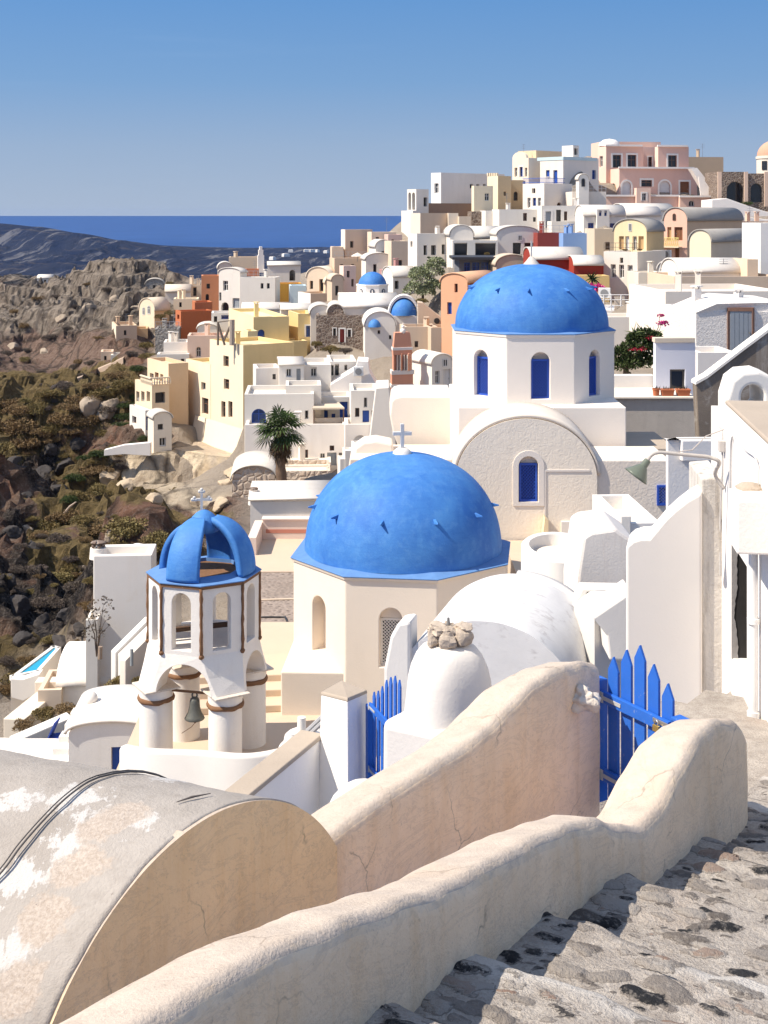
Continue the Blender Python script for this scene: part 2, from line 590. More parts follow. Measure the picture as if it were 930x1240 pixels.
    mk = math_n(nt, 'ADD', sep.outputs['Red'], math_n(nt, 'MULTIPLY', math_n(nt, 'SUBTRACT', mix(nt, 0.5, n2, noise(nt, v, 26, 6, 0.75)), 0.5), 1.9))
    mort = mix(nt, ramp(nt, math_n(nt, 'ADD', a.outputs['Alpha'], math_n(nt, 'MULTIPLY', math_n(nt, 'SUBTRACT', n1, 0.5), 1.2)), [(0.35, 0), (0.85, 0.8)]), mort, (0.15, 0.125, 0.105))
    gap = math_n(nt, 'ADD', sep.outputs['Red'], math_n(nt, 'MULTIPLY', math_n(nt, 'SUBTRACT', n2, 0.5), 0.6))
    mort = mix(nt, ramp(nt, gap, [(0.10, 0), (0.30, 0.75), (0.5, 0.2)]), mort, (0.085, 0.07, 0.06))
    c = mix(nt, ramp(nt, mk, [(0.46, 0), (0.58, 1)]), mort, st)
    nt.links.new(c, b.inputs['Base Color']); b.inputs['Roughness'].default_value = 0.85
    b.inputs['Specular IOR Level'].default_value = 0.25
    bump(nt, b, mix(nt, 0.5, n2, noise(nt, v, 22, 5, 0.75)), 1.0, 0.035)
    me.materials.append(m)
    o = bpy.data.objects.new("stairs", me); COL.objects.link(o)
    structure(o)
    # the rest of the flight, and the landing in front of the white facade
    mb = MB()
    for a_, b_ in zip(S_EDGES, S_EDGES[1:]):
        for (la, lb) in ((l0, l1), (l1, 5.5), (-4.9, l0)):
            if la == l0 and b_ > s_lo and a_ < s_hi: continue
            if la == -4.9 and (a_ < 9.9 or a_ > 15): continue
            p = lambda s, l, z: SD * s + LD * l + Vector((0, 0, z))
            m_ = (a_ + b_) / 2; za = -2.11 - 0.225 * m_ - 0.04 * (a_ - m_); zb = -2.11 - 0.225 * m_ - 0.04 * (b_ - m_)
            mb.prism([p(a_, la, za), p(b_, la, zb), p(b_, la, zb - 0.6), p(a_, la, za - 0.6)], LD * (lb - la))
    o2 = mb.build("stone_path", m)
    at = o2.data.color_attributes.new("stone", 'FLOAT_COLOR', 'POINT'); at.data.foreach_set("color", np.zeros(len(o2.data.vertices) * 4, np.float32))
    structure(o2)


build_stairs()


def smooth_path(pts, n):
    """Catmull-Rom through pts (tuples), n samples"""
    pts = [np.array(p, float) for p in pts]
    out = []
    m = len(pts) - 1
    for k in range(n):
        t = k / (n - 1) * m; i = min(int(t), m - 1); t -= i
        p0 = pts[max(i - 1, 0)]; p1 = pts[i]; p2 = pts[i + 1]; p3 = pts[min(i + 2, m)]
        out.append(0.5 * (2 * p1 + (p2 - p0) * t + (2 * p0 - 5 * p1 + 4 * p2 - p3) * t * t + (3 * p1 - p0 - 3 * p2 + p3) * t ** 3))
    return out


def sweep_wall(base, ztop, w, zbot, n=240, far_drop=0.09, end_round=0.0, edge=0.085, seed=0, bulge=0.03):
    """thick rounded plaster wall. base = near foot (x, y) stations, ztop = [(y, z)] of its near top edge"""
    path = smooth_path(base, n)
    rows = []
    L = 0; dist = [0]
    for i in range(1, n): dist.append(dist[-1] + float(np.linalg.norm(path[i] - path[i - 1])))
    tot = dist[-1]
    for i in range(n):
        p = path[i]
        t = path[min(i + 3, n - 1)] - path[max(i - 3, 0)]; t = t / np.linalg.norm(t)
        nx, ny = t[1], -t[0]                     # towards the stairs
        zt = interp(ztop, p[1]); zb = zbot(p)
        k = 1.0
        if end_round and tot - dist[i] < end_round:
            q = 1 - (tot - dist[i]) / end_round
            k = math.sqrt(max(0.0, 1 - q * q)) * 0.97 + 0.03
        prof = []
        h = zt - zb
        for a in (0.0, 0.25, 0.45, 0.6, 0.75, 0.87): prof.append((0.0 + bulge * (1 - a), zb + (h - edge) * a / 0.87))
        for a in (15, 35, 55, 75): prof.append((-edge * (1 - math.cos(R(a))), zt - edge + edge * math.sin(R(a))))
        for a in (0.25, 0.4, 0.55, 0.7): prof.append((-w * a, zt - far_drop * a + 0.012 * math.sin(math.pi * a)))
        zf = zt - far_drop
        for a in (75, 55, 35, 15): prof.append((-w + edge * (1 - math.cos(R(a))), zf - edge + edge * math.sin(R(a))))
        for a in (0.15, 0.4, 0.7, 1.0): prof.append((-w, lerp(zf - edge, zb, a)))
        row = []
        for (o, z) in prof:
            oo = (o + w / 2) * k - w / 2
            row.append((p[0] + nx * oo, p[1] + ny * oo, z))
        rows.append(row)
    A = np.array(rows)
    nz = 0.012 * fbm(A[..., 0] * 1.9, A[..., 1] * 1.9, A[..., 2] * 1.9, 40 + seed, 3) + 0.005 * fbm(A[..., 0] * 9, A[..., 1] * 9, A[..., 2] * 9, 50 + seed, 3)
    A[..., 2] += nz; A[..., 0] += nz * 0.8; A[..., 1] -= nz * 0.5
    mb = MB(); mb.grid(A.tolist())
    mb.f.append([0 + j for j in range(A.shape[1])]); mb.f.append([(n - 1) * A.shape[1] + j for j in range(A.shape[1])][::-1])
    return mb


def fore_plaster(face, top, name):
    """ochre faces, greyer tops; shaded faces painted lighter, sunlit tops darker, by face direction"""
    m, nt, b = new_mat(name)
    g = nt.nodes.new('ShaderNodeNewGeometry')
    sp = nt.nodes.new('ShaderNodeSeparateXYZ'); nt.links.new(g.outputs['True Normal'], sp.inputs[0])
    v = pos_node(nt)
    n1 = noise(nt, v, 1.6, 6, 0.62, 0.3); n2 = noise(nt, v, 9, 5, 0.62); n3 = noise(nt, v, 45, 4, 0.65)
    up = ramp(nt, math_n(nt, 'ADD', sp.outputs['Z'], math_n(nt, 'MULTIPLY', math_n(nt, 'SUBTRACT', n2, 0.5), 0.7)), [(0.35, 0), (0.75, 1)])  # face direction picks the colour lifted for shade, tops get the dimmed one
    cf = mix(nt, ramp(nt, n1, [(0.3, 0), (0.7, 1)]), shade(face, 0.90), shade(face, 1.06))
    sv = pos_node(nt, (5, 5, 0.6)); st = noise(nt, sv, 1.5, 5, 0.65)
    cf = mix(nt, ramp(nt, st, [(0.48, 0), (0.78, 0.55)]), cf, (face[0] * 0.82, face[1] * 0.70, face[2] * 0.52))
    cf = mix(nt, ramp(nt, noise(nt, v, 4, 8, 0.75), [(0.56, 0), (0.75, 0.5)]), cf, (face[0] * 0.72, face[1] * 0.66, face[2] * 0.62))
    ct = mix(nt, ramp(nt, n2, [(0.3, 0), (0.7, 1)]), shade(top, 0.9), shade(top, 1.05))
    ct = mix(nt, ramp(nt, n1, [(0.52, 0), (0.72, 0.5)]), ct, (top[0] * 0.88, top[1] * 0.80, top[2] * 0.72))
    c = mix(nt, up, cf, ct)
    c = mix(nt, ramp(nt, n3, [(0.60, 0), (0.75, 0.4)]), c, (0.30, 0.24, 0.19))
    ck = nd(nt, 'ShaderNodeTexVoronoi', Scale=1.9, feature='DISTANCE_TO_EDGE'); nt.links.new(mix(nt, 0.30, v, pos_noise(nt, v, 2.5)), ck.inputs['Vector'])
    cm = math_n(nt, 'MULTIPLY', ramp(nt, ck.outputs['Distance'], [(0.0, 1), (0.009, 0)]), ramp(nt, n1, [(0.50, 0), (0.58, 0.6)]))
    c = mix(nt, cm, c, (0.20, 0.155, 0.12))
    wv = noise(nt, pos_node(nt, (1.0, 1.0, 2.5)), 2.2, 8, 0.72, 1.6)
    c = mix(nt, ramp(nt, wv, [(0.47, 0), (0.5, 0.22), (0.53, 0)]), c, (0.34, 0.26, 0.20))
    nt.links.new(c, b.inputs['Base Color'])
    b.inputs['Roughness'].default_value = 0.92; b.inputs['Specular IOR Level'].default_value = 0.15
    h = mix(nt, 0.55, noise(nt, v, 7, 7, 0.7), noise(nt, v, 55, 4, 0.7))
    bump(nt, b, h, 0.42, 0.035)
    return m


FORE = fore_plaster((0.91, 0.715, 0.505), (0.55, 0.465, 0.385), "ochre_plaster")
FORE_ORANGE = fore_plaster((0.93, 0.69, 0.40), (0.55, 0.45, 0.36), "orange_ochre_plaster")

front_base = [(-1.9, 2.1), (-1.32, 3.0), (-0.655, 4.03), (0.0, 5.03), (0.42, 5.75), (0.80, 6.35), (1.07, 6.8), (1.40, 7.2), (1.80, 7.8), (2.17, 8.35), (2.42, 8.75), (2.52, 8.95)]
front_top = [(2.0, -2.15), (3.2, -2.30), (4.03, -2.44), (4.4, -2.48), (4.8, -2.58), (5.13, -2.68), (5.43, -2.78), (5.7, -2.85), (6.2, -2.95), (6.55, -3.04), (6.85, -3.14),
             (7.05, -3.27), (7.25, -3.36), (7.45, -3.35), (7.7, -3.24), (7.95, -3.15), (8.2, -3.15), (8.5, -3.25), (8.75, -3.42), (8.95, -3.72)]
stair_plane = lambda p: -2.11 - 0.225 * (SD.x * p[0] + SD.y * p[1]) - 0.35
w1 = sweep_wall(front_base, front_top, 0.40, stair_plane, n=300, far_drop=0.09, end_round=0.42, seed=1)
o = w1.build("parapet_wall", FORE, smooth=True)
tag(o, "long low cream plaster parapet with stepped rounded humps along the cobbled stairs", "wall")

rear_base = [(-1.0, 6.0), (-0.65, 6.47), (-0.29, 6.95), (0.31, 7.75), (0.91, 8.55), (1.35, 9.14), (1.53, 9.38)]
rear_top = [(5.9, -3.34), (6.95, -3.285), (7.3, -3.25), (7.65, -3.235), (8.0, -3.23), (8.25, -3.20), (8.45, -3.14), (8.65, -3.08), (8.9, -3.075), (9.2, -3.12), (9.4, -3.19)]
w2 = sweep_wall(rear_base, rear_top, 0.42, lambda p: -4.9, n=200, far_drop=0.10, end_round=0.0, seed=9, bulge=0.0)
o = w2.build("passage_wall", FORE, smooth=True, angle=60)
tag(o, "cream ochre plaster wall rising to a round hump beside the nearest blue picket gate", "wall")

# rough lump of mortar that holds the hinge post
mb = MB(); c = P(707, 846, 9.10)
mb.blob(c, 0.105, 0.09, 0.075, 30, 22, 0.75, 3)
lump = mb.build("mortar_lump", plaster((0.66, 0.61, 0.55), 0.12, 0.3, 6, 0.9), smooth=True)
tag(lump, "rough pale mortar lump stuck to the cream wall by the gate hinge post", "mortar lump")

# ---- the barrel roof in the lower left
BA = Vector((0.575, 0.818, 0)).normalized()        # along the end face
BX = Vector((-math.cos(R(21)), math.sin(R(21)), 0))     # axis of the barrel, away to the left
BN = Vector((-BA.y, BA.x, 0)); BDN = BX.dot(BN)
BC = Vector((-0.29, 6.95, 0)) + BA * -0.955; BC.z = -3.96
BR = 1.165
m, nt, b = new_mat("weathered_barrel_roof")
a = nt.nodes.new('ShaderNodeAttribute'); a.attribute_name = "patch"
sep = nt.nodes.new('ShaderNodeSeparateColor'); nt.links.new(a.outputs['Color'], sep.inputs['Color'])
v = pos_node(nt)
n1 = noise(nt, v, 2.2, 7, 0.68, 0.5); n2 = noise(nt, v, 12, 6, 0.7); n3 = noise(nt, v, 60, 4, 0.7)
sv = pos_node(nt, (9, 2.5, 3)); n4 = noise(nt, sv, 1.3, 7, 0.72, 0.3)
c = mix(nt, ramp(nt, n1, [(0.3, 0), (0.72, 1)]), (0.32, 0.285, 0.25), (0.42, 0.38, 0.34))
c = mix(nt, ramp(nt, n2, [(0.5, 0), (0.72, 0.5)]), c, (0.26, 0.225, 0.195))
wm = math_n(nt, 'ADD', sep.outputs['Red'], math_n(nt, 'MULTIPLY', math_n(nt, 'SUBTRACT', math_n(nt, 'ADD', n4, n2), 1.0), 1.3))
c = mix(nt, ramp(nt, wm, [(0.46, 0), (0.56, 0.9)]), c, (0.54, 0.515, 0.485))
tm = math_n(nt, 'ADD', sep.outputs['Green'], math_n(nt, 'MULTIPLY', math_n(nt, 'SUBTRACT', n2, 0.5), 0.9))
c = mix(nt, ramp(nt, tm, [(0.46, 0), (0.58, 0.95)]), c, mix(nt, ramp(nt, n3, [(0.35, 0), (0.65, 1)]), (0.36, 0.295, 0.24), (0.50, 0.43, 0.365)))
c = mix(nt, ramp(nt, noise(nt, v, 26, 3, 0.6), [(0.72, 0), (0.75, 0.8)]), c, (0.22, 0.19, 0.17))
nt.links.new(c, b.inputs['Base Color']); b.inputs['Roughness'].default_value = 0.92; b.inputs['Specular IOR Level'].default_value = 0.2
bump(nt, b, mix(nt, 0.6, n2, n3), 0.45, 0.03)
BARREL = m


def barrel_hit(px, py, r):
    d = Vector((U(px), 1, V(py)))
    # cross-section coordinates: along BA and Z, sliding along the axis
    flat = lambda q: q.dot(BA) - q.dot(BN) / BDN * BX.dot(BA)
    da, dz = flat(d), d.z; ca, cz = flat(BC), BC.z
    A = da * da + dz * dz; B = -2 * (da * ca + dz * cz); C_ = ca * ca + cz * cz - r * r
    D = B * B - 4 * A * C_
    t = -B / (2 * A) if D < 0 else (-B - math.sqrt(D)) / (2 * A)
    return d * t


def barrel_uv(p):
    q = p - BC
    s = q.dot(BN) / BDN
    return s, math.atan2((q - BX * s).dot(BA), q.z)


rows = []; pat = []
patch_line = [barrel_uv(barrel_hit(x, y, BR)) for x, y in ((20, 1200), (55, 1110), (95, 1050), (125, 1000), (150, 985))]
white_line = [barrel_uv(barrel_hit(x, y, BR)) for x, y in ((10, 1150), (30, 1060), (80, 1020), (120, 990), (160, 990), (90, 965), (10, 970), (200, 945))]
na, ns = 150, 190
for i in range(na + 1):
    th = R(-108) + R(216) * i / na
    row = []
    for j in range(ns + 1):
        s = (-0.02 if th < R(56) else 0.10) + 4.6 * j / ns
        r = BR + 0.012 * float(vnoise(s * 2.1, th * 2.3, 0, 61)) if False else BR
        row.append(BC + BX * s + (BA * math.sin(th) + Vector((0, 0, 1)) * math.cos(th)) * r)
        dmin = min(math.hypot((s - a_) * 1.0, (th - b_) * BR * 1.0) for a_, b_ in patch_line)
        wmin = min(math.hypot((s - a_) * 1.0, (th - b_) * BR * 1.0) for a_, b_ in white_line)
        pat.append((max(0, 0.72 - wmin / 0.40), max(0, 0.95 - dmin / 0.26), 0, 1))
    rows.append(row)
A = np.array([[tuple(p) for p in r] for r in rows])
nz = 0.018 * fbm(A[..., 0] * 1.5, A[..., 1] * 1.5, A[..., 2] * 1.5, 71, 4) + 0.006 * fbm(A[..., 0] * 7, A[..., 1] * 7, A[..., 2] * 7, 72, 3)
rad = A - np.array(BC)[None, None]; rad = rad - (rad @ np.array(BN) / BDN)[..., None] * np.array(BX); rad /= np.linalg.norm(rad, axis=-1, keepdims=True)
A = A + rad * nz[..., None]
# the ragged edge of the render coat above the end wall
edge_wob = 0.010 * fbm(np.linspace(0, 14, na + 1), np.zeros(na + 1), 0, 73, 4)
A[:, 0, :] += edge_wob[:, None] * np.array(BX)[None]
room = thing("barrel_vault_house", "old barrel vaulted roof of flaking grey render with an orange ochre end wall", "house", BC - Vector((0, 0, 1.4)))
mb = MB(); mb.grid(A.tolist())
me = mb.mesh("roof", BARREL, True, weld=0)
at = me.color_attributes.new("patch", 'FLOAT_COLOR', 'POINT'); at.data.foreach_set("color", np.array(pat, dtype=np.float32).reshape(-1))
o = bpy.data.objects.new("roof", me); COL.objects.link(o); o.parent = room; o.matrix_parent_inverse = Matrix.Translation(-room.location)
sm = o.modifiers.new("thick", 'SOLIDIFY'); sm.thickness = 0.05; sm.offset = -1
# end wall
mb = MB(); pts = []
for i in range(61):
    th = R(-100) + R(157) * i / 60
    pts.append(BC + (BA * math.sin(th) + Vector((0, 0, 1)) * math.cos(th)) * (BR - 0.006))
pts.append(BC + BA * (math.sin(R(57)) * (BR - 0.006)) + Vector((0, 0, -1.6))); pts.append(BC - BA * (BR - 0.03) + Vector((0, 0, -1.6)))
mb.prism([p - BX * 0.036 for p in pts], BX * 0.27)
ew = mb.build("end_wall", FORE_ORANGE, room)
mb = MB()
mb.box(BC + BA * (-BR + 0.02) + Vector((0, 0, -3)) + BX * 0.26, BA * (2 * BR - 0.04), BX * 4.1, (0, 0, 2.7))
mb.build("side_wall", FORE, room)

cab = [barrel_hit(x, y, BR + 0.022) for x, y in ((-60, 1120), (0, 1058), (25, 1025), (52, 994), (78, 968), (103, 949), (120, 941))]
cab = [Vector(p) for p in smooth_path([tuple(p) for p in cab], 40)]
(s1_, t1_), (s2_, t2_) = barrel_uv(cab[-4]), barrel_uv(cab[-1])
for k in range(1, 9):
    t_ = t2_ + 0.1 * k; s_2 = s2_ + (s2_ - s1_) / max(1e-3, t2_ - t1_) * 0.1 * k * 0.5
    cab.append(BC + BX * s_2 + (BA * math.sin(t_) + Vector((0, 0, 1)) * math.cos(t_)) * (BR + 0.02))
mb = MB(); mb.tube(cab, 0.005, 6); mb.tube([p + BX * 0.016 + Vector((0, 0, 0.004)) for p in cab], 0.0035, 6)
o = mb.build("cable", paint((0.09, 0.08, 0.075), 0.6), smooth=True)
tag(o, "dark twin cable lying over the grey barrel roof", "cable")
# cracks in the render (part of the roof)
mb = MB()
for line in (((214, 972), (232, 966), (255, 961)),):
    mb = MB()
    mb.tube([barrel_hit(x + random.uniform(-1, 1), y + random.uniform(-1, 1), BR + 0.014) for x, y in line], [0.002, 0.006, 0.002][:len(line)] if len(line) == 3 else [0.003, 0.002], 5)
    mb.build("crack", paint((0.12, 0.10, 0.09), 0.9), room)

# ---- the picket gate
GB = paint((0.025, 0.125, 0.50), 0.38, 0.10, 0.15, 0.5, (0.35, 0.36, 0.42), 9.0)


def picket_gate(h, l, zb, heights, zr, label, post_l=True, post_r=True, with_lock=True, pw=0.085, gap=0.0, seedl=0):
    """gate from hinge post h to latch post l (xy), pickets with pointed tops, two rails on the side the camera sees"""
    h = Vector((h[0], h[1], 0)); l = Vector((l[0], l[1], 0))
    d = (l - h); W = d.length; d.normalize(); nrm = Vector((d.y, -d.x, 0))
    if nrm.y > 0: nrm = -nrm                      # towards the camera
    g = thing("picket_gate", label, "gate", (h.x, h.y, zb))
    Z = Vector((0, 0, 1))
    n = len(heights); step = (W - pw * 1.6) / (n - 1) if n > 1 else 0
    for i, zt in enumerate(heights):
        x0 = pw * 0.3 + step * i
        w = pw
        o0 = h + d * x0 - nrm * 0.012 + Z * zb
        H = zt - zb; tip = w * 0.95
        pts = [o0, o0 + d * w, o0 + d * w + Z * (H - tip), o0 + d * (w * 0.5) + Z * H, o0 + Z * (H - tip)]
        mb = MB(); mb.prism(pts, nrm * -0.022)
        mb.build("picket", GB, g, bevel=0.004)
    for k, z in enumerate(zr):
        mb = MB(); mb.box(h + d * (-0.02 if k else 0.0) + nrm * 0.0 + Z * z, d * (W - 0.03), nrm * 0.030, Z * 0.085)
        rl = mb.build("rail", GB, g, bevel=0.005)
        mb = MB(); mb.box(h + d * 0.02 + nrm * 0.0305 + Z * (z + 0.028), d * 0.20, nrm * 0.006, Z * 0.028)
        mb.box(h + d * 0.005 + nrm * 0.031 + Z * (z + 0.005), d * 0.03, nrm * 0.008, Z * 0.075)
        mb.build("hinge", paint((0.42, 0.42, 0.42), 0.5, 0.2, 0.3, 0.5, (0.25, 0.12, 0.06), 30), rl, bevel=0.002)
    if post_l:
        mb = MB(); mb.box(h - d * 0.095 - nrm * 0.05 + Z * (zb - 0.05), d * 0.085, nrm * 0.085, Z * (heights[0] - zb - 0.14))
        mb.build("post", GB, g, bevel=0.006)
    if post_r:
        mb = MB(); mb.box(l + d * 0.0 - nrm * 0.05 + Z * (zb - 0.05), d * 0.085, nrm * 0.085, Z * (zr[0] - zb + 0.17))
        mb.box(l + d * 0.0 - nrm * 0.05 + Z * (zr[0] + 0.09), d * 0.15, nrm * 0.085, Z * 0.045)
        mb.build("post", GB, g, bevel=0.006)
    return g, h, d, nrm, W


gz = -4.14
ghts = [-3.13, -3.04, -2.97, -3.06, -3.15]
g, gh, gd, gn, gW = picket_gate((1.565, 9.42), (1.935, 8.80), gz, ghts, (-3.47, -4.02), "bright blue picket gate with a padlock between two cream plaster walls", pw=0.106)
# hasp and padlock
Z = Vector((0, 0, 1))
mb = MB(); p = gh + gd * (gW * 0.76) + gn * 0.0305 + Z * (-3.47 + 0.045)
mb.box(p, gd * 0.17, gn * 0.006, Z * 0.03)
hasp = mb.build("hasp", metal((0.45, 0.45, 0.45), 0.4), g, bevel=0.002)
mb = MB(); q = p + gd * 0.05 + gn * 0.008 + Z * -0.05
mb.box(q - gd * 0.028, gd * 0.056, gn * 0.022, Z * 0.045)
pl = mb.build("padlock", metal((0.55, 0.40, 0.14), 0.35), g, bevel=0.004)
mb = MB(); mb.tube([q + gd * -0.016 + gn * 0.011 + Z * 0.045, q + gd * -0.016 + gn * 0.011 + Z * 0.068, q + gn * 0.011 + Z * 0.08, q + gd * 0.016 + gn * 0.011 + Z * 0.068, q + gd * 0.016 + gn * 0.011 + Z * 0.045], 0.0045, 6)
mb.build("shackle", metal((0.6, 0.6, 0.6), 0.3), pl, smooth=True)

# ================================================================== CHURCHES, BELL TOWER, TERRACES
W_NEAR = plaster((0.70, 0.675, 0.645), 0.05, 0.10, 1.2, 0.2, (0.62, 0.55, 0.47))
W_CLEAN = plaster((0.74, 0.72, 0.69), 0.035, 0.06, 1.2, 0.14, (0.66, 0.60, 0.54))
W_CREAM = plaster((0.74, 0.675, 0.60), 0.05, 0.10, 0.9, 0.25, (0.60, 0.50, 0.40))
W_ROUGH = plaster((0.86, 0.79, 0.69), 0.05, 0.10, 1.0, 0.13, (0.52, 0.43, 0.35), tex='coarse')
W_WORN = plaster((0.42, 0.36, 0.30), 0.10, 0.35, 1.4, 0.4, (0.42, 0.35, 0.29))
GREY_PL = plaster((0.52, 0.485, 0.45), 0.12, 0.35, 1.2, 0.4, (0.32, 0.28, 0.25))
FLOORC = plaster((0.56, 0.46, 0.36), 0.06, 0.18, 1.0, 0.2, (0.50, 0.42, 0.34))
BLUE_W = paint(BLUE, 0.45, 0.12, 0.1)
ZV = Vector((0, 0, 1))


def dome_paint():
    m, nt, b = new_mat("blue_dome_paint")
    v = pos_node(nt)
    n1 = noise(nt, v, 0.9, 5, 0.6, 0.6); n2 = noise(nt, v, 5, 5, 0.65); n3 = noise(nt, v, 20, 4, 0.6)
    sv = pos_node(nt, (2.5, 2.5, 0.5)); n4 = noise(nt, sv, 1.8, 5, 0.6)
    c = mix(nt, ramp(nt, n1, [(0.3, 0), (0.7, 1)]), (0.036, 0.150, 0.46), (0.070, 0.235, 0.55))
    c = mix(nt, ramp(nt, n2, [(0.48, 0), (0.8, 0.5)]), c, (0.13, 0.31, 0.58))
    c = mix(nt, ramp(nt, n4, [(0.5, 0), (0.8, 0.45)]), c, (0.028, 0.125, 0.42))
    c = mix(nt, ramp(nt, noise(nt, v, 2.6, 8, 0.75), [(0.66, 0), (0.8, 0.6)]), c, (0.17, 0.35, 0.62))
    pc = nd(nt, 'ShaderNodeTexVoronoi', Scale=0.8); nt.links.new(mix(nt, 0.35, v, pos_noise(nt, v, 2.0)), pc.inputs['Vector'])
    ps = nt.nodes.new('ShaderNodeSeparateColor'); nt.links.new(pc.outputs['Color'], ps.inputs['Color'])
    c = mix(nt, ramp(nt, ps.outputs['Red'], [(0.72, 0), (0.74, 0.22)]), c, (0.10, 0.27, 0.56))
    br = noise(nt, pos_node(nt, (1.2, 1.2, 9.0)), 2.0, 6, 0.7)
    c = mix(nt, ramp(nt, br, [(0.50, 0), (0.72, 0.30)]), c, (0.025, 0.115, 0.40))
    c = mix(nt, ramp(nt, noise(nt, v, 13, 6, 0.8), [(0.70, 0), (0.73, 0.5)]), c, (0.26, 0.40, 0.58))
    nt.links.new(c, b.inputs['Base Color'])
    b.inputs['Roughness'].default_value = 0.62; b.inputs['Specular IOR Level'].default_value = 0.25
    bump(nt, b, mix(nt, 0.6, n2, n3), 0.28, 0.03)
    return m


DOMEM = dome_paint()
SKIRTM = paint((0.115, 0.235, 0.47), 0.7, 0.2, 0.2, 0.7, (0.24, 0.33, 0.46), 5, 0.2)
DEEP_BLUE = paint((0.02, 0.09, 0.42), 0.45, 0.15, 0.15)


def octo(c, Rr, a0, z):
    return [Vector((c[0] + Rr * math.sin(R(a0 + 45 * k)), c[1] - Rr * math.cos(R(a0 + 45 * k)), z)) for k in range(8)]


def loft(mb, loops, caps=True):
    b = len(mb.v); n = len(loops[0])
    for l in loops: mb.v += [tuple(p) for p in l]
    for i in range(len(loops) - 1):
        for k in range(n):
            j = (k + 1) % n
            mb.f.append([b + i * n + k, b + i * n + j, b + (i + 1) * n + j, b + (i + 1) * n + k])
    if caps:
        mb.f.append([b + k for k in range(n - 1, -1, -1)]); mb.f.append([b + (len(loops) - 1) * n + k for k in range(n)])


def arch_outline(o, d, w, h, seg=14, flat=False):
    """arched opening outline standing on o (bottom centre), d = direction along the wall"""
    r = w / 2; pts = [o - d * r, o + d * r]
    if flat: return [o - d * r, o + d * r, o + d * r + ZV * h, o - d * r + ZV * h]
    for i in range(seg + 1):
        a = math.pi * i / seg
        pts.append(o + d * (r * math.cos(a)) + ZV * (h - r + r * math.sin(a)))
    return pts


def face_frame(c, apo, ang, z):
    """centre point, along-wall direction and outward normal of the face of a drum seen at angle ang from the front"""
    nrm = Vector((math.sin(R(ang)), -math.cos(R(ang)), 0)); d = Vector((math.cos(R(ang)), math.sin(R(ang)), 0))
    return Vector((c[0], c[1], z)) + nrm * apo, d, nrm


def dome_mesh(c, r, h, zb, seg=64, rings=28, pw=2.0, skirt_r=None):
    mb = MB(); prof = []
    for i in range(rings + 1):
        t = math.pi / 2 * i / rings
        prof.append((max(r * math.cos(t) ** (2 / pw), 0.0005), h * math.sin(t) ** (2 / pw)))
    mb.lathe((c[0], c[1], zb), prof, seg)
    v = np.array(mb.v)
    k = 0.010 * fbm(v[:, 0] * 0.9, v[:, 1] * 0.9, v[:, 2] * 0.9, 81, 4)
    v[:, :2] += (v[:, :2] - np.array(c[:2])) * k[:, None]; v[:, 2] += k * 0.6
    mb.v = v.tolist()
    return mb


def spikes(c, r, h, zb, zrel, angs, size, parent):
    t = math.asin(zrel / h); rr = r * math.cos(t)
    for a in angs:
        n = Vector((math.sin(R(a)), -math.cos(R(a)), 0)); d = Vector((n.y * -1, n.x, 0))
        p = Vector((c[0], c[1], zb + zrel)) + n * (rr - 0.06)
        mb = MB()
        out = n * (0.06 + size * 1.5); up = ZV * size * 0.42
        b4 = [p - d * size * 0.34 - up * 1.2, p + d * size * 0.34 - up * 1.2, p + d * size * 0.30 + up, p - d * size * 0.30 + up]; tp = p + out - up * 0.25
        loft(mb, [b4, [tp + (q - p) * 0.22 for q in b4]])
        mb.build("step_spike", DOMEM, parent, bevel=0.01)


def cross(loc, h, w, th, mat, name_label, flared=False, base=None, parent=None):
    g = None
    p = Vector(loc); mb = MB()
    arm = h * 0.62
    mb.cbox(p + ZV * 0, th, th, h, 0.1)
    mb.cbox(p + ZV * (arm - th * 0.5), w, th * 0.98, th, 0.1)
    if flared:
        for q in (p + ZV * h, p + ZV * arm + Vector((w / 2, 0.02, 0)), p + ZV * arm - Vector((w / 2, 0.02, 0))):
            for dx, dz in ((0, 0), (0.8, 0), (-0.8, 0), (0, 0.8)):
                mb.blob(q + Vector((dx * th, 0, dz * th)), th * 0.72, th * 0.6, th * 0.72, 8, 6, 0)
    return mb


# ---------------- nearest domed church
C1 = ((488 - CX) / F * 32.0, 32.0)
A1_ = -29.5
ch = thing("domed_church", "white octagonal church with the biggest blue dome and a white lattice window", "church", (C1[0], C1[1], -15))
mb = MB(); loft(mb, [octo(C1, 2.70, A1_, -15.5), octo(C1, 2.70, A1_, -8.13)])
drum = mb.build("drum_wall", W_CREAM, ch)
cuts = []
apo = 2.70 * math.cos(R(22.5))
for ang, depth in ((-52, 0.34), (-7, 0.34), (38, 0.34), (-97, 0.34)):
    o_, d_, n_ = face_frame(C1, apo, ang, -10.12)
    c_ = MB(); c_.prism([p + n_ * 0.3 for p in arch_outline(o_, d_, 0.52, 1.32)], n_ * -(0.3 + depth)); cuts.append(c_)
cut(drum, cuts)
bv = drum.modifiers.new("bevel", 'BEVEL'); bv.width = 0.025; bv.segments = 2; bv.limit_method = 'ANGLE'; bv.angle_limit = R(40)
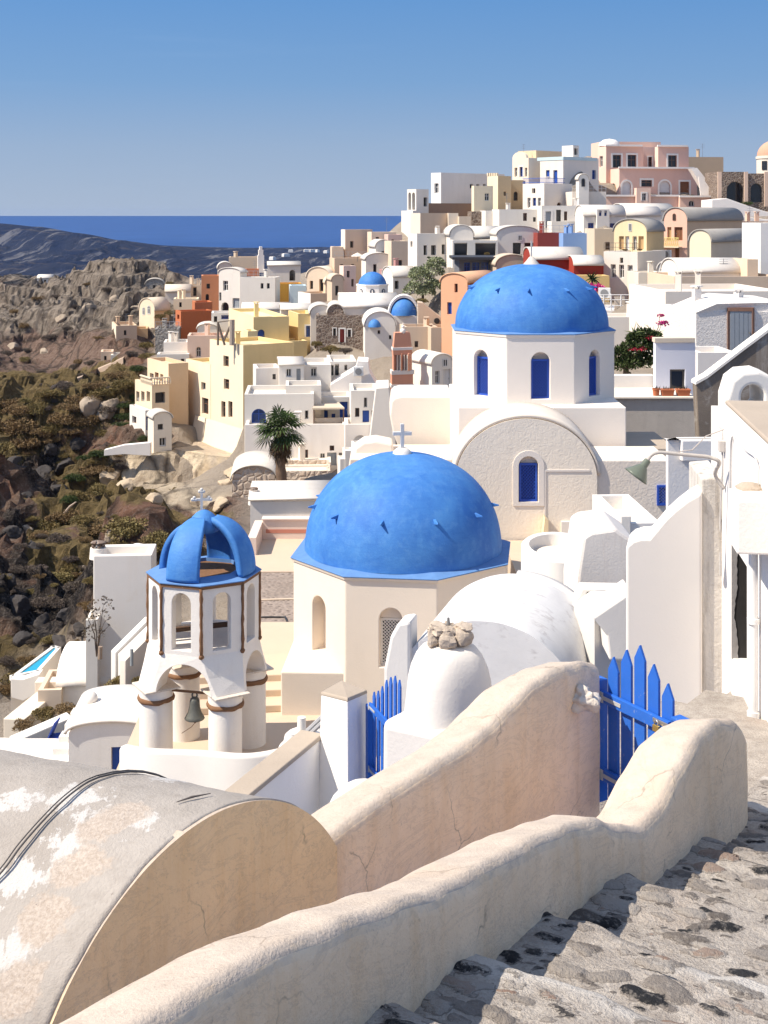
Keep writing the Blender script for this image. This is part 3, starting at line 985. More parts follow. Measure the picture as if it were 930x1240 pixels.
# lattice in the front window
o_, d_, n_ = face_frame(C1, apo, -7, -10.12)
win = MB(); o2 = o_ - n_ * 0.22
for x in (-0.26, 0.21): win.box(o2 + d_ * x, d_ * 0.05, n_ * 0.04, ZV * 1.04)
for z in (0.0, 1.0): win.box(o2 + d_ * -0.21 + ZV * z, d_ * 0.42, n_ * 0.04, ZV * 0.05)
wf = win.build("window", W_CLEAN, ch)
lat = MB()
for i in range(-14, 22):                                   # crossed diagonal laths
    for s in (1, -1):
        x0 = i * 0.075 * s; pts = []
        a_, b_ = Vector((x0, 0, 0.05)), Vector((x0 + s * 0.95, 0, 1.0))
        # clip to the frame
        t0, t1 = 0.0, 1.0
        dx = b_.x - a_.x
        lo, hi = sorted(((-0.21 - a_.x) / dx, (0.21 - a_.x) / dx)); t0 = max(t0, lo); t1 = min(t1, hi)
        if t1 - t0 < 0.02: continue
        p = a_.lerp(b_, t0); q = a_.lerp(b_, t1)
        off = n_ * (0.010 if s > 0 else 0.020)
        P0 = o2 + d_ * p.x + ZV * p.z + off; P1 = o2 + d_ * q.x + ZV * q.z + off
        lat.tube([P0, P1], 0.0115, 4)
lat.build("lattice", W_CLEAN, wf)
pn = MB(); pn.box(o2 - n_ * 0.03 + d_ * -0.24, d_ * 0.48, n_ * 0.01, ZV * 1.06); pn.build("pane", glass_dark((0.03, 0.028, 0.026)), wf)
fill = MB(); fill.prism([p - n_ * 0.18 for p in arch_outline(o_ + ZV * 1.06, d_, 0.5, 0.26)], n_ * -0.06); fill.build("tympanum", W_CREAM, wf)

mb = MB(); loft(mb, [octo(C1, 2.77, A1_, -8.13), octo(C1, 2.78, A1_, -8.10), octo(C1, 2.40, A1_, -8.04)])
mb.build("skirt", SKIRTM, ch, bevel=0.012)
mb = MB(); loft(mb, [octo(C1, 2.735, A1_, -8.19), octo(C1, 2.755, A1_, -8.132)]); mb.build("cornice", W_CREAM, ch)
dm = dome_mesh(C1, 2.38, 2.29, -8.06, 96, 40, 2.12).build("dome", DOMEM, ch, smooth=True)
spikes(C1, 2.38, 2.29, -8.06, 1.09, [-13.5 + 32.7 * k for k in range(11)], 0.15, ch)
mb = MB(); mb.lathe((C1[0] - 0.02, C1[1], -5.80), [(0.0005, 0.16), (0.12, 0.15), (0.20, 0.09), (0.24, 0.0), (0.26, -0.06)], 20)
mb.build("cross_base", W_CLEAN, ch, smooth=True)
cross((C1[0] - 0.02, C1[1], -5.68), 0.62, 0.46, 0.09, None, "").build("cross", plaster((0.60, 0.60, 0.61), 0.06, 0.1, 3), ch, bevel=0.012)
# the low wings round the drum
mb = MB()
xa, xb = U(340) * 29.7, U(420) * 29.7
mb.v += [(xa, 29.7, -12.2), (xb, 29.7, -12.2), (xb, 31.6, -12.2), (xa, 31.6, -12.2), (xa, 29.7, -10.28), (xb, 29.7, -10.30), (xb, 31.6, -9.95), (xa + 0.25, 31.6, -9.95)]
for q in ((0, 3, 2, 1), (4, 5, 6, 7), (0, 1, 5, 4), (1, 2, 6, 5), (2, 3, 7, 6), (3, 0, 4, 7)): mb.f.append(list(q))
mb.build("wing", W_CREAM, ch, bevel=0.03)
mb = MB(); mb.cbox((C1[0] + 2.6, 32.5, -15), 2.8, 4.2, 4.3, R(10)); mb.build("side_wing", W_CREAM, ch, bevel=0.03)

# terrace the tower and the church stand on
mb = MB()
outl = [(-5.4, 25.6), (-3.0, 25.4), (-1.2, 24.6), (3.2, 24.6), (5.5, 36.5), (-4.9, 36.5), (-5.5, 30)]
mb.prism([Vector((x, y, -11.25)) for x, y in outl], (0, 0, -6.5))
o = mb.build("terrace", FLOORC); structure(o)
# steps seen between the pillars, against the church
mb = MB()
st = thing("church_steps", "cream plaster steps between the bell tower pillars and the church", "steps", (-2.2, 29.2, -11.25))
for k in range(3):
    mb.box((-4.9, 29.6 + 0.55 * k, -11.25), (3.1, 0.35, 0), (0, 2.6 - 0.55 * k, 0), (0, 0, 0.16 * (k + 1) - 0.004 * k))
mb.build("tread", FLOORC, st, bevel=0.02)
# low curved parapet in front of the tower
mb = MB()
pp = smooth_path([(-5.15, 26.15), (-4.6, 25.85), (-3.6, 25.75), (-2.6, 25.7), (-1.7, 26.3), (-0.9, 27.2)], 40)
rows = []
for i, p in enumerate(pp):
    t = pp[min(i + 1, 39)] - pp[max(i - 1, 0)]; t /= np.linalg.norm(t); nx, ny = t[1], -t[0]
    zt = -10.50 + 0.05 * math.sin(i * 0.13)
    rows.append([(p[0] + nx * 0.12, p[1] + ny * 0.12, -16), (p[0] + nx * 0.12, p[1] + ny * 0.12, zt - 0.05), (p[0] + nx * 0.07, p[1] + ny * 0.07, zt), (p[0] - nx * 0.07, p[1] - ny * 0.07, zt), (p[0] - nx * 0.12, p[1] - ny * 0.12, zt - 0.05), (p[0] - nx * 0.12, p[1] - ny * 0.12, -11.4)])
mb.grid(rows); mb.f.append([0, 1, 2, 3, 4, 5]); b0 = 39 * 6; mb.f.append([b0 + 5 - k for k in range(6)])
o = mb.build("terrace_parapet", W_NEAR, smooth=True, angle=50)
tag(o, "low curved white parapet at the foot of the bell tower", "wall")

# courtyard with dark pebbles and its pink parapet
mb = MB(); mb.box((U(296) * 40, 36.5, -11.6), (4.6, 0, 0), (0, 9.5, 0), (0, 0, 0.25))
m, nt, b = new_mat("pebble_court"); v = pos_node(nt)
vo = nd(nt, 'ShaderNodeTexVoronoi', Scale=7.0); nt.links.new(v, vo.inputs['Vector'])
c = mix(nt, ramp(nt, vo.outputs['Distance'], [(0.15, 0), (0.45, 1)]), (0.10, 0.075, 0.06), (0.30, 0.24, 0.20))
c = mix(nt, ramp(nt, noise(nt, v, 1.2, 6, 0.65), [(0.4, 0), (0.65, 1)]), c, (0.24, 0.19, 0.155))
nt.links.new(c, b.inputs['Base Color']); b.inputs['Roughness'].default_value = 0.9
bump(nt, b, vo.outputs['Distance'], 0.6, 0.05)
o = mb.build("courtyard", m); structure(o)
mb = MB(); yy = 260 * 0 + 41.9
mb.box((U(300) * 42, 41.9, -11.35), (4.4, 0, 0), (0, 0.16, 0), (0, 0, 0.03)); mb.box((U(300) * 39.2, 38.8, -11.35), (3.2, 0.3, 0), (0, 0.10, 0), (0, 0, 0.03))
mb.box((U(300) * 46, 42.06, -11.35), (4.6, 0, 0), (0, 4.2, 0), (0, 0, 0.012))
o = mb.build("courtyard_paving", FLOORC); structure(o)
mb = MB()
hose = [P(313 + 6.5 * k, 752 + 0.6 * k + (3 if k > 4 else 0), 37.2) for k in range(6)]
hose = [Vector((p.x, p.y, -11.33)) for p in hose]
mb.tube(hose + [hose[-1] + Vector((0.1, -0.5, 0)), hose[-1] + Vector((-0.4, -0.8, 0))], 0.03, 6)
o = mb.build("hose", paint((0.03, 0.03, 0.03), 0.5), smooth=True); tag(o, "black hose lying on the pebbled courtyard", "hose")
PINKISH = plaster((0.72, 0.60, 0.54), 0.05, 0.12, 1.0, 0.2)
mb = MB()
mb.box((U(318) * 46.2, 46.2, -11.4), (4.2, 0, 0), (0, 0.3, 0), (0, 0, 0.72)); mb.box((U(318) * 46.2 - 0.03, 46.14, -10.68), (4.3, 0, 0), (0, 0.42, 0), (0, 0, 0.07))
mb.box((U(318) * 46.2 - 0.3, 44.0, -11.4), (0.3, 0, 0), (0, 2.5, 0), (0, 0, 0.65))
o = mb.build("courtyard_parapet", PINKISH, bevel=0.02); tag(o, "pale pink parapet with a red band round the courtyard behind the bell tower", "wall")
mb = MB(); mb.box((U(322) * 46.2, 46.19, -11.13), (4.0, 0, 0), (0, 0.02, 0), (0, 0, 0.13))
mb.build("red_band", plaster((0.55, 0.24, 0.18), 0.1, 0.2), o)

# ---------------- bell tower
BT = (U(247) * 27.6, 27.6)
OA = -40.0
tw = thing("bell_tower", "white octagonal bell tower with four round pillars and an open blue crown dome", "bell tower", (BT[0], BT[1], -11.25))
TW = plaster((0.78, 0.755, 0.72), 0.05, 0.22, 1.6, 0.4, (0.55, 0.45, 0.36))
RUSTM = paint((0.20, 0.105, 0.055), 0.85, 0.35, 0.5, 0.5, (0.55, 0.45, 0.36), 12, 0.2)
PD = [OA + 22.5 + 90 * k - 45 + 0 for k in range(4)]        # -62.5, 27.5, 117.5, 207.5
mb = MB(); loft(mb, [octo(BT, 1.15, OA, -8.86), octo(BT, 1.15, OA, -7.46)])
drum = mb.build("drum_wall", TW, tw)
cuts = []
inner = MB(); loft(inner, [octo(BT, 0.94, OA, -8.80), octo(BT, 0.94, OA, -7.0)]); cuts.append(inner)
ap = 1.15 * math.cos(R(22.5))
for k in range(4):
    ang = OA + 22.5 + 45 * k
    o_, d_, n_ = face_frame(BT, 0, ang, -8.78)
    c_ = MB(); c_.prism([p + n_ * 2 for p in arch_outline(o_, d_, 0.42 if k % 2 == 0 else 0.38, 1.16)], n_ * -4); cuts.append(c_)
cut(drum, cuts)
bv = drum.modifiers.new("bevel", 'BEVEL'); bv.width = 0.012; bv.segments = 2; bv.limit_method = 'ANGLE'; bv.angle_limit = R(40)
# arcade between drum and pillars
PR = 4.0                                                      # the pillars stand a little round from the drum's faces
lo = []
for k in range(4):
    for s in (-13, 13):
        a = PD[k] + PR + s
        lo.append(Vector((BT[0] + 1.36 * math.sin(R(a)), BT[1] - 1.36 * math.cos(R(a)), -9.62)))
hi = []
for k in range(4):
    for s in (-22.5, 22.5):
        a = PD[k] + s
        hi.append(Vector((BT[0] + 1.148 * math.sin(R(a)), BT[1] - 1.148 * math.cos(R(a)), -8.85)))
mid = [Vector((lerp(a.x, b.x, 0.5), lerp(a.y, b.y, 0.5), lerp(a.z, b.z, 0.45))) for a, b in zip(lo, hi)]
mb = MB(); loft(mb, [lo, mid, hi])
arc = mb.build("arcade", TW, tw)
cuts = []
for k in (0, 1):
    a = PD[0] + PR + 45 + 90 * k
    o_, d_, n_ = face_frame(BT, 0, a, -9.9)
    c_ = MB(); c_.prism([p + n_ * 2.2 for p in arch_outline(o_, d_, 1.16, 0.28 + 0.58, 24)], n_ * -4.4); cuts.append(c_)
cut(arc, cuts)
bv = arc.modifiers.new("bevel", 'BEVEL'); bv.width = 0.015; bv.segments = 2; bv.limit_method = 'ANGLE'; bv.angle_limit = R(40)
for k in range(4):
    a = PD[k] + PR; px_ = BT[0] + 1.06 * math.sin(R(a)); py_ = BT[1] - 1.06 * math.cos(R(a))
    mb = MB(); mb.cyl((px_, py_, -11.9), 0.345, 2.05, 40, 0.335)
    pil = mb.build("pillar", TW, tw, smooth=True, angle=40)
    mb = MB(); prof = [(0.33, -0.045), (0.375, -0.04), (0.385, 0.0), (0.37, 0.045), (0.33, 0.05)]
    bb, n_ = mb.lathe((px_, py_, -9.87), prof, 40)
    v = np.array(mb.v); q = 0.02 * vnoise(v[:, 0] * 9, v[:, 1] * 9, v[:, 2] * 9, 4); v[:, 2] += q; mb.v = v.tolist()
    mb.build("collar", RUSTM, pil, smooth=True)
    mb = MB(); mb.cyl((px_, py_, -9.83), 0.345, 0.19, 32, 0.36)
    mb.build("capital", TW, pil, smooth=True, angle=40)
    mb = MB(); mb.cbox((px_, py_, -9.652), 0.76, 0.76, 0.035, R(a)); mb.build("cap_plate", plaster((0.66, 0.60, 0.53), 0.15, 0.6, 6, 0.4, (0.30, 0.19, 0.12)), pil, bevel=0.008)
# rusty trims
for k in range(8):
    a = OA + 45 * k
    p = Vector((BT[0] + 1.155 * math.sin(R(a)), BT[1] - 1.155 * math.cos(R(a)), 0))
    mb = MB()
    pts = [Vector((p.x + 0.006 * random.uniform(-1, 1), p.y, z)) for z in np.linspace(-7.5, -8.83, 14)]
    mb.tube(pts, [0.034 + 0.008 * random.uniform(-1, 1) for _ in pts], 8)
    mb.blob((p.x, p.y, -8.86), 0.055, 0.055, 0.05, 10, 7, 0.3, k)
    mb.build("corner_trim", RUSTM, tw, smooth=True)
mb = MB(); loft(mb, [octo(BT, 1.14, OA, -7.52), octo(BT, 1.18, OA, -7.515), octo(BT, 1.18, OA, -7.44), octo(BT, 1.14, OA, -7.435)])
mb.build("eaves_trim", RUSTM, tw)
mb = MB()
o8, i8 = octo(BT, 1.20, OA, -7.43), octo(BT, 0.78, OA, -7.36)
loft(mb, [octo(BT, 0.78, OA, -7.445), octo(BT, 1.20, OA, -7.448), o8, i8], caps=False)
b_ = len(mb.v) - 32
for k in range(8):
    j = (k + 1) % 8; mb.f.append([b_ + 24 + k, b_ + 24 + j, b_ + j, b_ + k])
mb.build("skirt", SKIRTM, tw)
# crown of four broad petals meeting in a cap
pet_ang = [OA + 22.5 + 90 * k for k in range(4)]
for a0 in pet_ang:
    mb = MB(); rows = []
    nt_, nw = 26, 12
    for i in range(nt_ + 1):
        a = math.pi / 2 * i / nt_ * 0.90
        r, z = 0.93 * math.cos(a) ** 0.72, 0.99 * math.sin(a)
        half = lerp(20, 30, (i / nt_) ** 2.2)
        rows.append([Vector((BT[0] + r * math.sin(R(a0 - half + 2 * half * j / nw)), BT[1] - r * math.cos(R(a0 - half + 2 * half * j / nw)), -7.40 + z)) for j in range(nw + 1)])
    mb.grid(rows)
    pt_ = mb.build("petal", DOMEM, tw, smooth=True)
    s_ = pt_.modifiers.new("thick", 'SOLIDIFY'); s_.thickness = 0.15; s_.offset = -1
mb = MB(); mb.lathe((BT[0], BT[1], -7.40), [(0.15, 0.80), (0.30, 0.80), (0.315, 0.90), (0.30, 1.0), (0.25, 1.09), (0.17, 1.17), (0.08, 1.225), (0.0005, 1.25)], 32); mb.build("cap", DOMEM, tw, smooth=True)
cross((BT[0] - 0.05, BT[1], -6.22), 0.44, 0.30, 0.05, None, "", flared=True).build("cross", plaster((0.62, 0.61, 0.60), 0.06, 0.1, 3), tw, smooth=True, angle=40)
# beams, bars and bells
mb = MB(); a = PD[0] + PR + 45
p0 = Vector((BT[0] + 1.06 * math.sin(R(PD[0] + PR)), BT[1] - 1.06 * math.cos(R(PD[0] + PR)), -9.70)); p1 = Vector((BT[0] + 1.06 * math.sin(R(PD[1] + PR)), BT[1] - 1.06 * math.cos(R(PD[1] + PR)), -9.70))
mb.tube([p0, p1], 0.028, 8)
q0 = Vector((2 * BT[0] - p0.x, 2 * BT[1] - p0.y, -9.62)); q1 = Vector((2 * BT[0] - p1.x, 2 * BT[1] - p1.y, -9.62))
mb.build("iron_bar", RUSTM, tw)
mb = MB(); mb.tube([q0, q1], 0.028, 8); mb.build("iron_bar", RUSTM, tw)
mb = MB(); mb.cbox((BT[0], BT[1] - 0.1, -8.62), 1.9, 0.09, 0.09, R(20)); mb.build("beam", paint((0.09, 0.05, 0.03), 0.8), tw)
BRZ = paint((0.10, 0.10, 0.085), 0.5, 0.3, 0.2, 0.5, (0.17, 0.20, 0.17), 20)


def bell(p, sc_, label):
    g = thing("church_bell", label, "bell", p)
    mb = MB(); prof = [(0.001, -0.10), (0.05, -0.105), (0.085, -0.13), (0.10, -0.18), (0.11, -0.30), (0.135, -0.40), (0.18, -0.48), (0.205, -0.53), (0.195, -0.545), (0.17, -0.52), (0.12, -0.40), (0.09, -0.2), (0.001, -0.16)]
    mb.lathe(p, [(r * sc_, z * sc_) for r, z in prof], 28)
    bo = mb.build("bell_body", BRZ, g, smooth=True)
    mb = MB(); mb.tube([Vector(p) + Vector((0.05 * sc_ * math.cos(t), 0, -0.06 * sc_ + 0.06 * sc_ * math.sin(t))) for t in np.linspace(-0.9, 4.05, 12)], 0.018 * sc_, 6)
    mb.build("hanger", BRZ, g, smooth=True)
    mb = MB(); mb.tube([Vector(p) + Vector((0, 0, -0.3 * sc_)), Vector(p) + Vector((0.01, 0, -0.6 * sc_))], 0.012, 6); mb.blob(Vector(p) + Vector((0.01, 0, -0.6 * sc_)), 0.03, 0.03, 0.035, 8, 6, 0)
    mb.build("clapper", RUSTM, g, smooth=True)
    mb = MB(); pr = [Vector(p) + Vector((0.01, 0, -0.62 * sc_)), Vector(p) + Vector((-0.06, -0.02, -0.70 * sc_)), Vector(p) + Vector((-0.25, -0.1, -0.80 * sc_))]
    mb.tube(pr, 0.006, 5); mb.build("bell_rope", RUSTM, g)
    return g


bp = p0.lerp(p1, 0.56); bell((bp.x, bp.y, bp.z + 0.0), 1.0, "bronze bell hanging in the front arch of the bell tower")
bq = q0.lerp(q1, 0.30); bell((bq.x, bq.y, bq.z + 0.03), 0.95, "bronze bell half hidden behind the front right pillar of the tower")

# ---------------- church with the farther big dome
C2 = (U(643.5) * 42.0, 42.0)
A2_ = -22.5
c2 = thing("domed_church", "white octagonal church with blue shutters under the blue dome above the arched gable", "church", (C2[0], C2[1], -9))
W2 = plaster((0.78, 0.735, 0.69), 0.04, 0.08, 0.8, 0.25, (0.62, 0.55, 0.48))
mb = MB(); loft(mb, [octo(C2, 2.66, A2_, -6.5), octo(C2, 2.66, A2_, -3.60)])
drum = mb.build("drum_wall", W2, c2)
cuts = []; ap2 = 2.66 * math.cos(R(22.5))
for ang in (-45, 0, 45):
    o_, d_, n_ = face_frame(C2, ap2, ang, -5.52)
    c_ = MB(); c_.prism([p + n_ * 0.3 for p in arch_outline(o_, d_, 0.56, 1.40)], n_ * -0.62); cuts.append(c_)
cut(drum, cuts)
bv = drum.modifiers.new("bevel", 'BEVEL'); bv.width = 0.02; bv.segments = 2; bv.limit_method = 'ANGLE'; bv.angle_limit = R(40)


def shutter_window(parent, o_, d_, n_, w, h, depth, mat=None, lattice=True):
    mat = mat or BLUE_W
    q = o_ - n_ * depth; mb = MB(); fw = 0.06
    for x in (-w / 2, w / 2 - fw): mb.box(q + d_ * x, d_ * fw, n_ * 0.05, ZV * h)
    for z in (0, h - fw): mb.box(q + d_ * (-w / 2 + fw) + ZV * z, d_ * (w - 2 * fw), n_ * 0.05, ZV * fw)
    win = mb.build("window", mat, parent)
    mb = MB()
    if lattice:
        st_ = 0.085; i = 0
        x = -w / 2 + fw
        for s in (1, -1):
            for i in range(-30, 40):
                a_ = Vector((s * i * st_ * 1.0, 0, fw)); b_ = Vector((s * (i * st_) + s * h * 0.8, 0, h - fw)); dx = b_.x - a_.x
                lo_, hi_ = sorted(((-w / 2 + fw - a_.x) / dx, (w / 2 - fw - a_.x) / dx)); t0 = max(0, lo_); t1 = min(1, hi_)
                if t1 - t0 < 0.03: continue
                pA = a_.lerp(b_, t0); pB = a_.lerp(b_, t1); off = n_ * (0.012 + 0.008 * s)
                mb.tube([q + d_ * pA.x + ZV * pA.z + off, q + d_ * pB.x + ZV * pB.z + off], 0.014, 4)
        mb.build("lattice", mat, win)
    mb = MB(); mb.box(q + d_ * (-w / 2) - n_ * 0.02, d_ * w, n_ * 0.015, ZV * h); mb.build("pane", paint((0.015, 0.045, 0.25), 0.5, 0.1, 0), win)
    return win


for ang in (-45, 0, 45):
    o_, d_, n_ = face_frame(C2, ap2, ang, -5.52)
    shutter_window(c2, o_, d_, n_, 0.54, 1.18, 0.20)
mb = MB(); loft(mb, [octo(C2, 2.71, A2_, -3.60), octo(C2, 2.72, A2_, -3.57), octo(C2, 2.44, A2_, -3.53)]); mb.build("skirt", SKIRTM, c2, bevel=0.012)
mb = MB(); loft(mb, [octo(C2, 2.685, A2_, -3.67), octo(C2, 2.70, A2_, -3.602)]); mb.build("cornice", W2, c2)
dome_mesh(C2, 2.42, 1.99, -3.55, 96, 40, 2.08).build("dome", DOMEM, c2, smooth=True)
spikes(C2, 2.42, 1.99, -3.55, 1.26, [-78, -38, -9, 27, 58, 90, 125, 160, -110, -145], 0.15, c2)
mb = MB(); mb.lathe((C2[0], C2[1], -1.58), [(0.0005, 0.26), (0.07, 0.24), (0.16, 0.12), (0.27, 0.0), (0.30, -0.05)], 20); mb.cbox((C2[0], C2[1], -1.33), 0.05, 0.05, 0.5)
mb.build("finial", plaster((0.62, 0.58, 0.53), 0.1, 0.2, 3), c2, smooth=True, angle=50)
mb = MB(); mb.cbox((C2[0] - 0.03, 41.6, -8.2), 4.95, 5.4, 2.53); mb.build("base_wall", W2, c2, bevel=0.03)
# arched gable in front
Yg = 36.4
xl, xr = U(553) * Yg, U(724) * Yg; xm = (xl + xr) / 2 - 0.02; rg = (xr - xl) / 2
zc_ = V(507) * Yg - rg * 0.86
mb = MB(); pts = []
for i in range(41):
    a = math.pi * i / 40; pts.append(Vector((xm + rg * math.cos(a), Yg, zc_ + rg * 0.86 * math.sin(a))))
pts += [Vector((xm - rg, Yg, -9.3)), Vector((xm + rg - 0.0, Yg, -9.3))]
mb.prism(pts, (0.12, 2.6, 0)); gable = mb.build("gable_wall", W_ROUGH, c2)
o_ = Vector((U(640) * Yg, Yg, V(608) * Yg)); c_ = MB(); c_.prism([p + Vector((0, -0.3, 0)) for p in arch_outline(o_, Vector((1, 0, 0)), 0.54, 1.26)], (0, 0.48, 0))
cut(gable, [c_])
shutter_window(c2, o_, Vector((1, 0, 0)), Vector((0, -1, 0)), 0.50, 1.06, 0.12)
mb = MB(); sur = []
ou = arch_outline(o_ - ZV * 0.10, Vector((1, 0, 0)), 0.86, 1.52); inn = arch_outline(o_ - ZV * 0.0, Vector((1, 0, 0)), 0.56, 1.27)
n_ = len(ou); b_ = len(mb.v)
mb.v += [tuple(p + Vector((0, -0.025, 0))) for p in ou] + [tuple(p + Vector((0, -0.025, 0))) for p in inn] + [tuple(p + Vector((0, 0.02, 0))) for p in ou] + [tuple(p + Vector((0, 0.02, 0))) for p in inn]
for k in range(n_):
    j = (k + 1) % n_
    mb.f.append([k, j, n_ + j, n_ + k]); mb.f.append([k, 2 * n_ + k, 2 * n_ + j, j]); mb.f.append([n_ + k, n_ + j, 3 * n_ + j, 3 * n_ + k])
mb.build("window_surround", W2, c2)
mb = MB(); rows = []
for i in range(41):                                             # roof of the gable, a thin vault standing proud
    a = math.pi * (0.02 + 0.96 * i / 40)
    rows.append([Vector((xm + (rg + 0.02) * math.cos(a) + dx, Yg + dy, zc_ + (rg * 0.86 + 0.02) * math.sin(a))) for dx, dy in ((0.0, 0.03), (0.03, 0.7), (0.08, 1.6), (0.12, 2.5))])
mb.grid(rows); vr = mb.build("vault_roof", W_CREAM, c2, smooth=True); s_ = vr.modifiers.new("thick", 'SOLIDIFY'); s_.thickness = 0.09; s_.offset = 1
mb = MB(); mb.box((U(660) * 36.5, 36.5, -9.5), (U(812) * 36.5 - U(660) * 36.5, 0, 0), (0, 2.2, 0), (0, 0, 9.5 + V(557) * 36.5)); sw = mb.build("side_wall", plaster((0.80, 0.73, 0.65), 0.08, 0.25, 1.0, 0.15, (0.36, 0.31, 0.27), tex='coarse'), c2, bevel=0.04)
mb = MB(); mb.box((U(659) * 36.4, 36.38, V(571) * 36.4), (1.25, 0, 0), (0, 0.1, 0), (0, 0, 0.05)); mb.box((U(659) * 36.4, 36.38, -8.6), (0.04, 0, 0), (0, 0.1, 0), (0, 0, 8.6 + V(571) * 36.4)); mb.build("moulding", W2, c2)
shutter_window(c2, Vector((U(803) * 36.48, 36.48, V(612) * 36.48)), Vector((1, 0, 0)), Vector((0, -1, 0)), 0.34, 0.56, 0.02)
mb = MB(); mb.box((U(722) * 38.6, 38.7, -8), (2.35, 0, 0), (0, 3.0, 0), (0, 0, 8 + V(543) * 38.7)); mb.build("roof_slab", W_WORN, c2, bevel=0.03)
# small yard at the gable's foot: buttress, doors in shade
mb = MB(); mb.prism([Vector((U(654) * 36.2, 36.0, -9.2)), Vector((U(663) * 36.2, 36.0, -9.2)), Vector((U(663) * 36.2, 36.0, V(630) * 36)), Vector((U(659) * 36.2, 36.0, V(627) * 36))], (0, 0.38, 0))
mb.build("buttress", plaster((0.74, 0.62, 0.42), 0.08, 0.2), c2)
mb = MB(); mb.box((U(681) * 36.1, 36.3, -9.1), (0.42, 0, 0), (0, 0.1, 0), (0, 0, 9.1 + V(634) * 36.1)); mb.build("door", W_CLEAN, c2)
mb = MB(); mb.box((U(700) * 36.1, 36.3, -9.1), (0.50, 0, 0), (0, 0.1, 0), (0, 0, 9.1 + V(634) * 36.1)); mb.build("door", W_CLEAN, c2)
mb = MB(); mb.box((U(695) * 36.1, 36.28, -9.1), (0.06, 0, 0), (0, 0.1, 0), (0, 0, 9.1 + V(632) * 36.1)); mb.build("door_post", RUSTM, c2)

# ================================================================== HOUSE KIT
DOORC = {'b': (0.02, 0.075, 0.36), 'n': (0.20, 0.085, 0.04), 'g': (0.30, 0.33, 0.36), 'w': (0.62, 0.62, 0.62), 'r': (0.38, 0.06, 0.04), 't': (0.50, 0.33, 0.16), 'p': (0.42, 0.47, 0.55)}
BASES = []                                   # ground points under what has been built, for the terrain


def recess(mb, fr, a0, a1, z0, z1, depth, arch, mi=None):
    """reveal faces of an opening (and the spandrels of an arched one)"""
    o, d, n = fr
    Q = lambda a, z, k=0.0: o + d * a + ZV * z - n * k
    if not arch:
        for (p, q) in (((a0, z0), (a1, z0)), ((a1, z0), (a1, z1)), ((a1, z1), (a0, z1)), ((a0, z1), (a0, z0))):
            mb.poly([Q(*p), Q(*q), Q(*q, depth), Q(*p, depth)])
        return
    r = (a1 - a0) / 2; am = (a0 + a1) / 2; rr = min(r, (z1 - z0) * 0.6); zs = z1 - rr; N = 12
    arc = [(am + r * math.cos(math.pi * i / N), zs + rr * math.sin(math.pi * i / N)) for i in range(N + 1)]
    loop = [(a0, z0), (a1, z0)] + arc
    for i in range(len(loop)):
        p, q = loop[i], loop[(i + 1) % len(loop)]
        mb.poly([Q(*p), Q(*q), Q(*q, depth), Q(*p, depth)])
    h = N // 2
    mb.poly([Q(a1, z1)] + [Q(*arc[i]) for i in range(h, -1, -1)])
    mb.poly([Q(a0, z1)] + [Q(*arc[i]) for i in range(N, h - 1, -1)])


def wall_face(mb, fr, w, z0, z1, holes):
    """one wall face in the frame fr = (origin, along, outward), with recessed openings"""
    o, d, n = fr
    xs = sorted({0.0, w} | {h[0] for h in holes} | {h[1] for h in holes}); zs = sorted({z0, z1} | {h[2] for h in holes} | {h[3] for h in holes})
    for i in range(len(xs) - 1):
        for j in range(len(zs) - 1):
            ac, zc = (xs[i] + xs[i + 1]) / 2, (zs[j] + zs[j + 1]) / 2
            if any(h[0] < ac < h[1] and h[2] < zc < h[3] for h in holes): continue
            mb.poly([o + d * xs[i] + ZV * zs[j], o + d * xs[i + 1] + ZV * zs[j], o + d * xs[i + 1] + ZV * zs[j + 1], o + d * xs[i] + ZV * zs[j + 1]])
    for h in holes: recess(mb, fr, *h[:6])


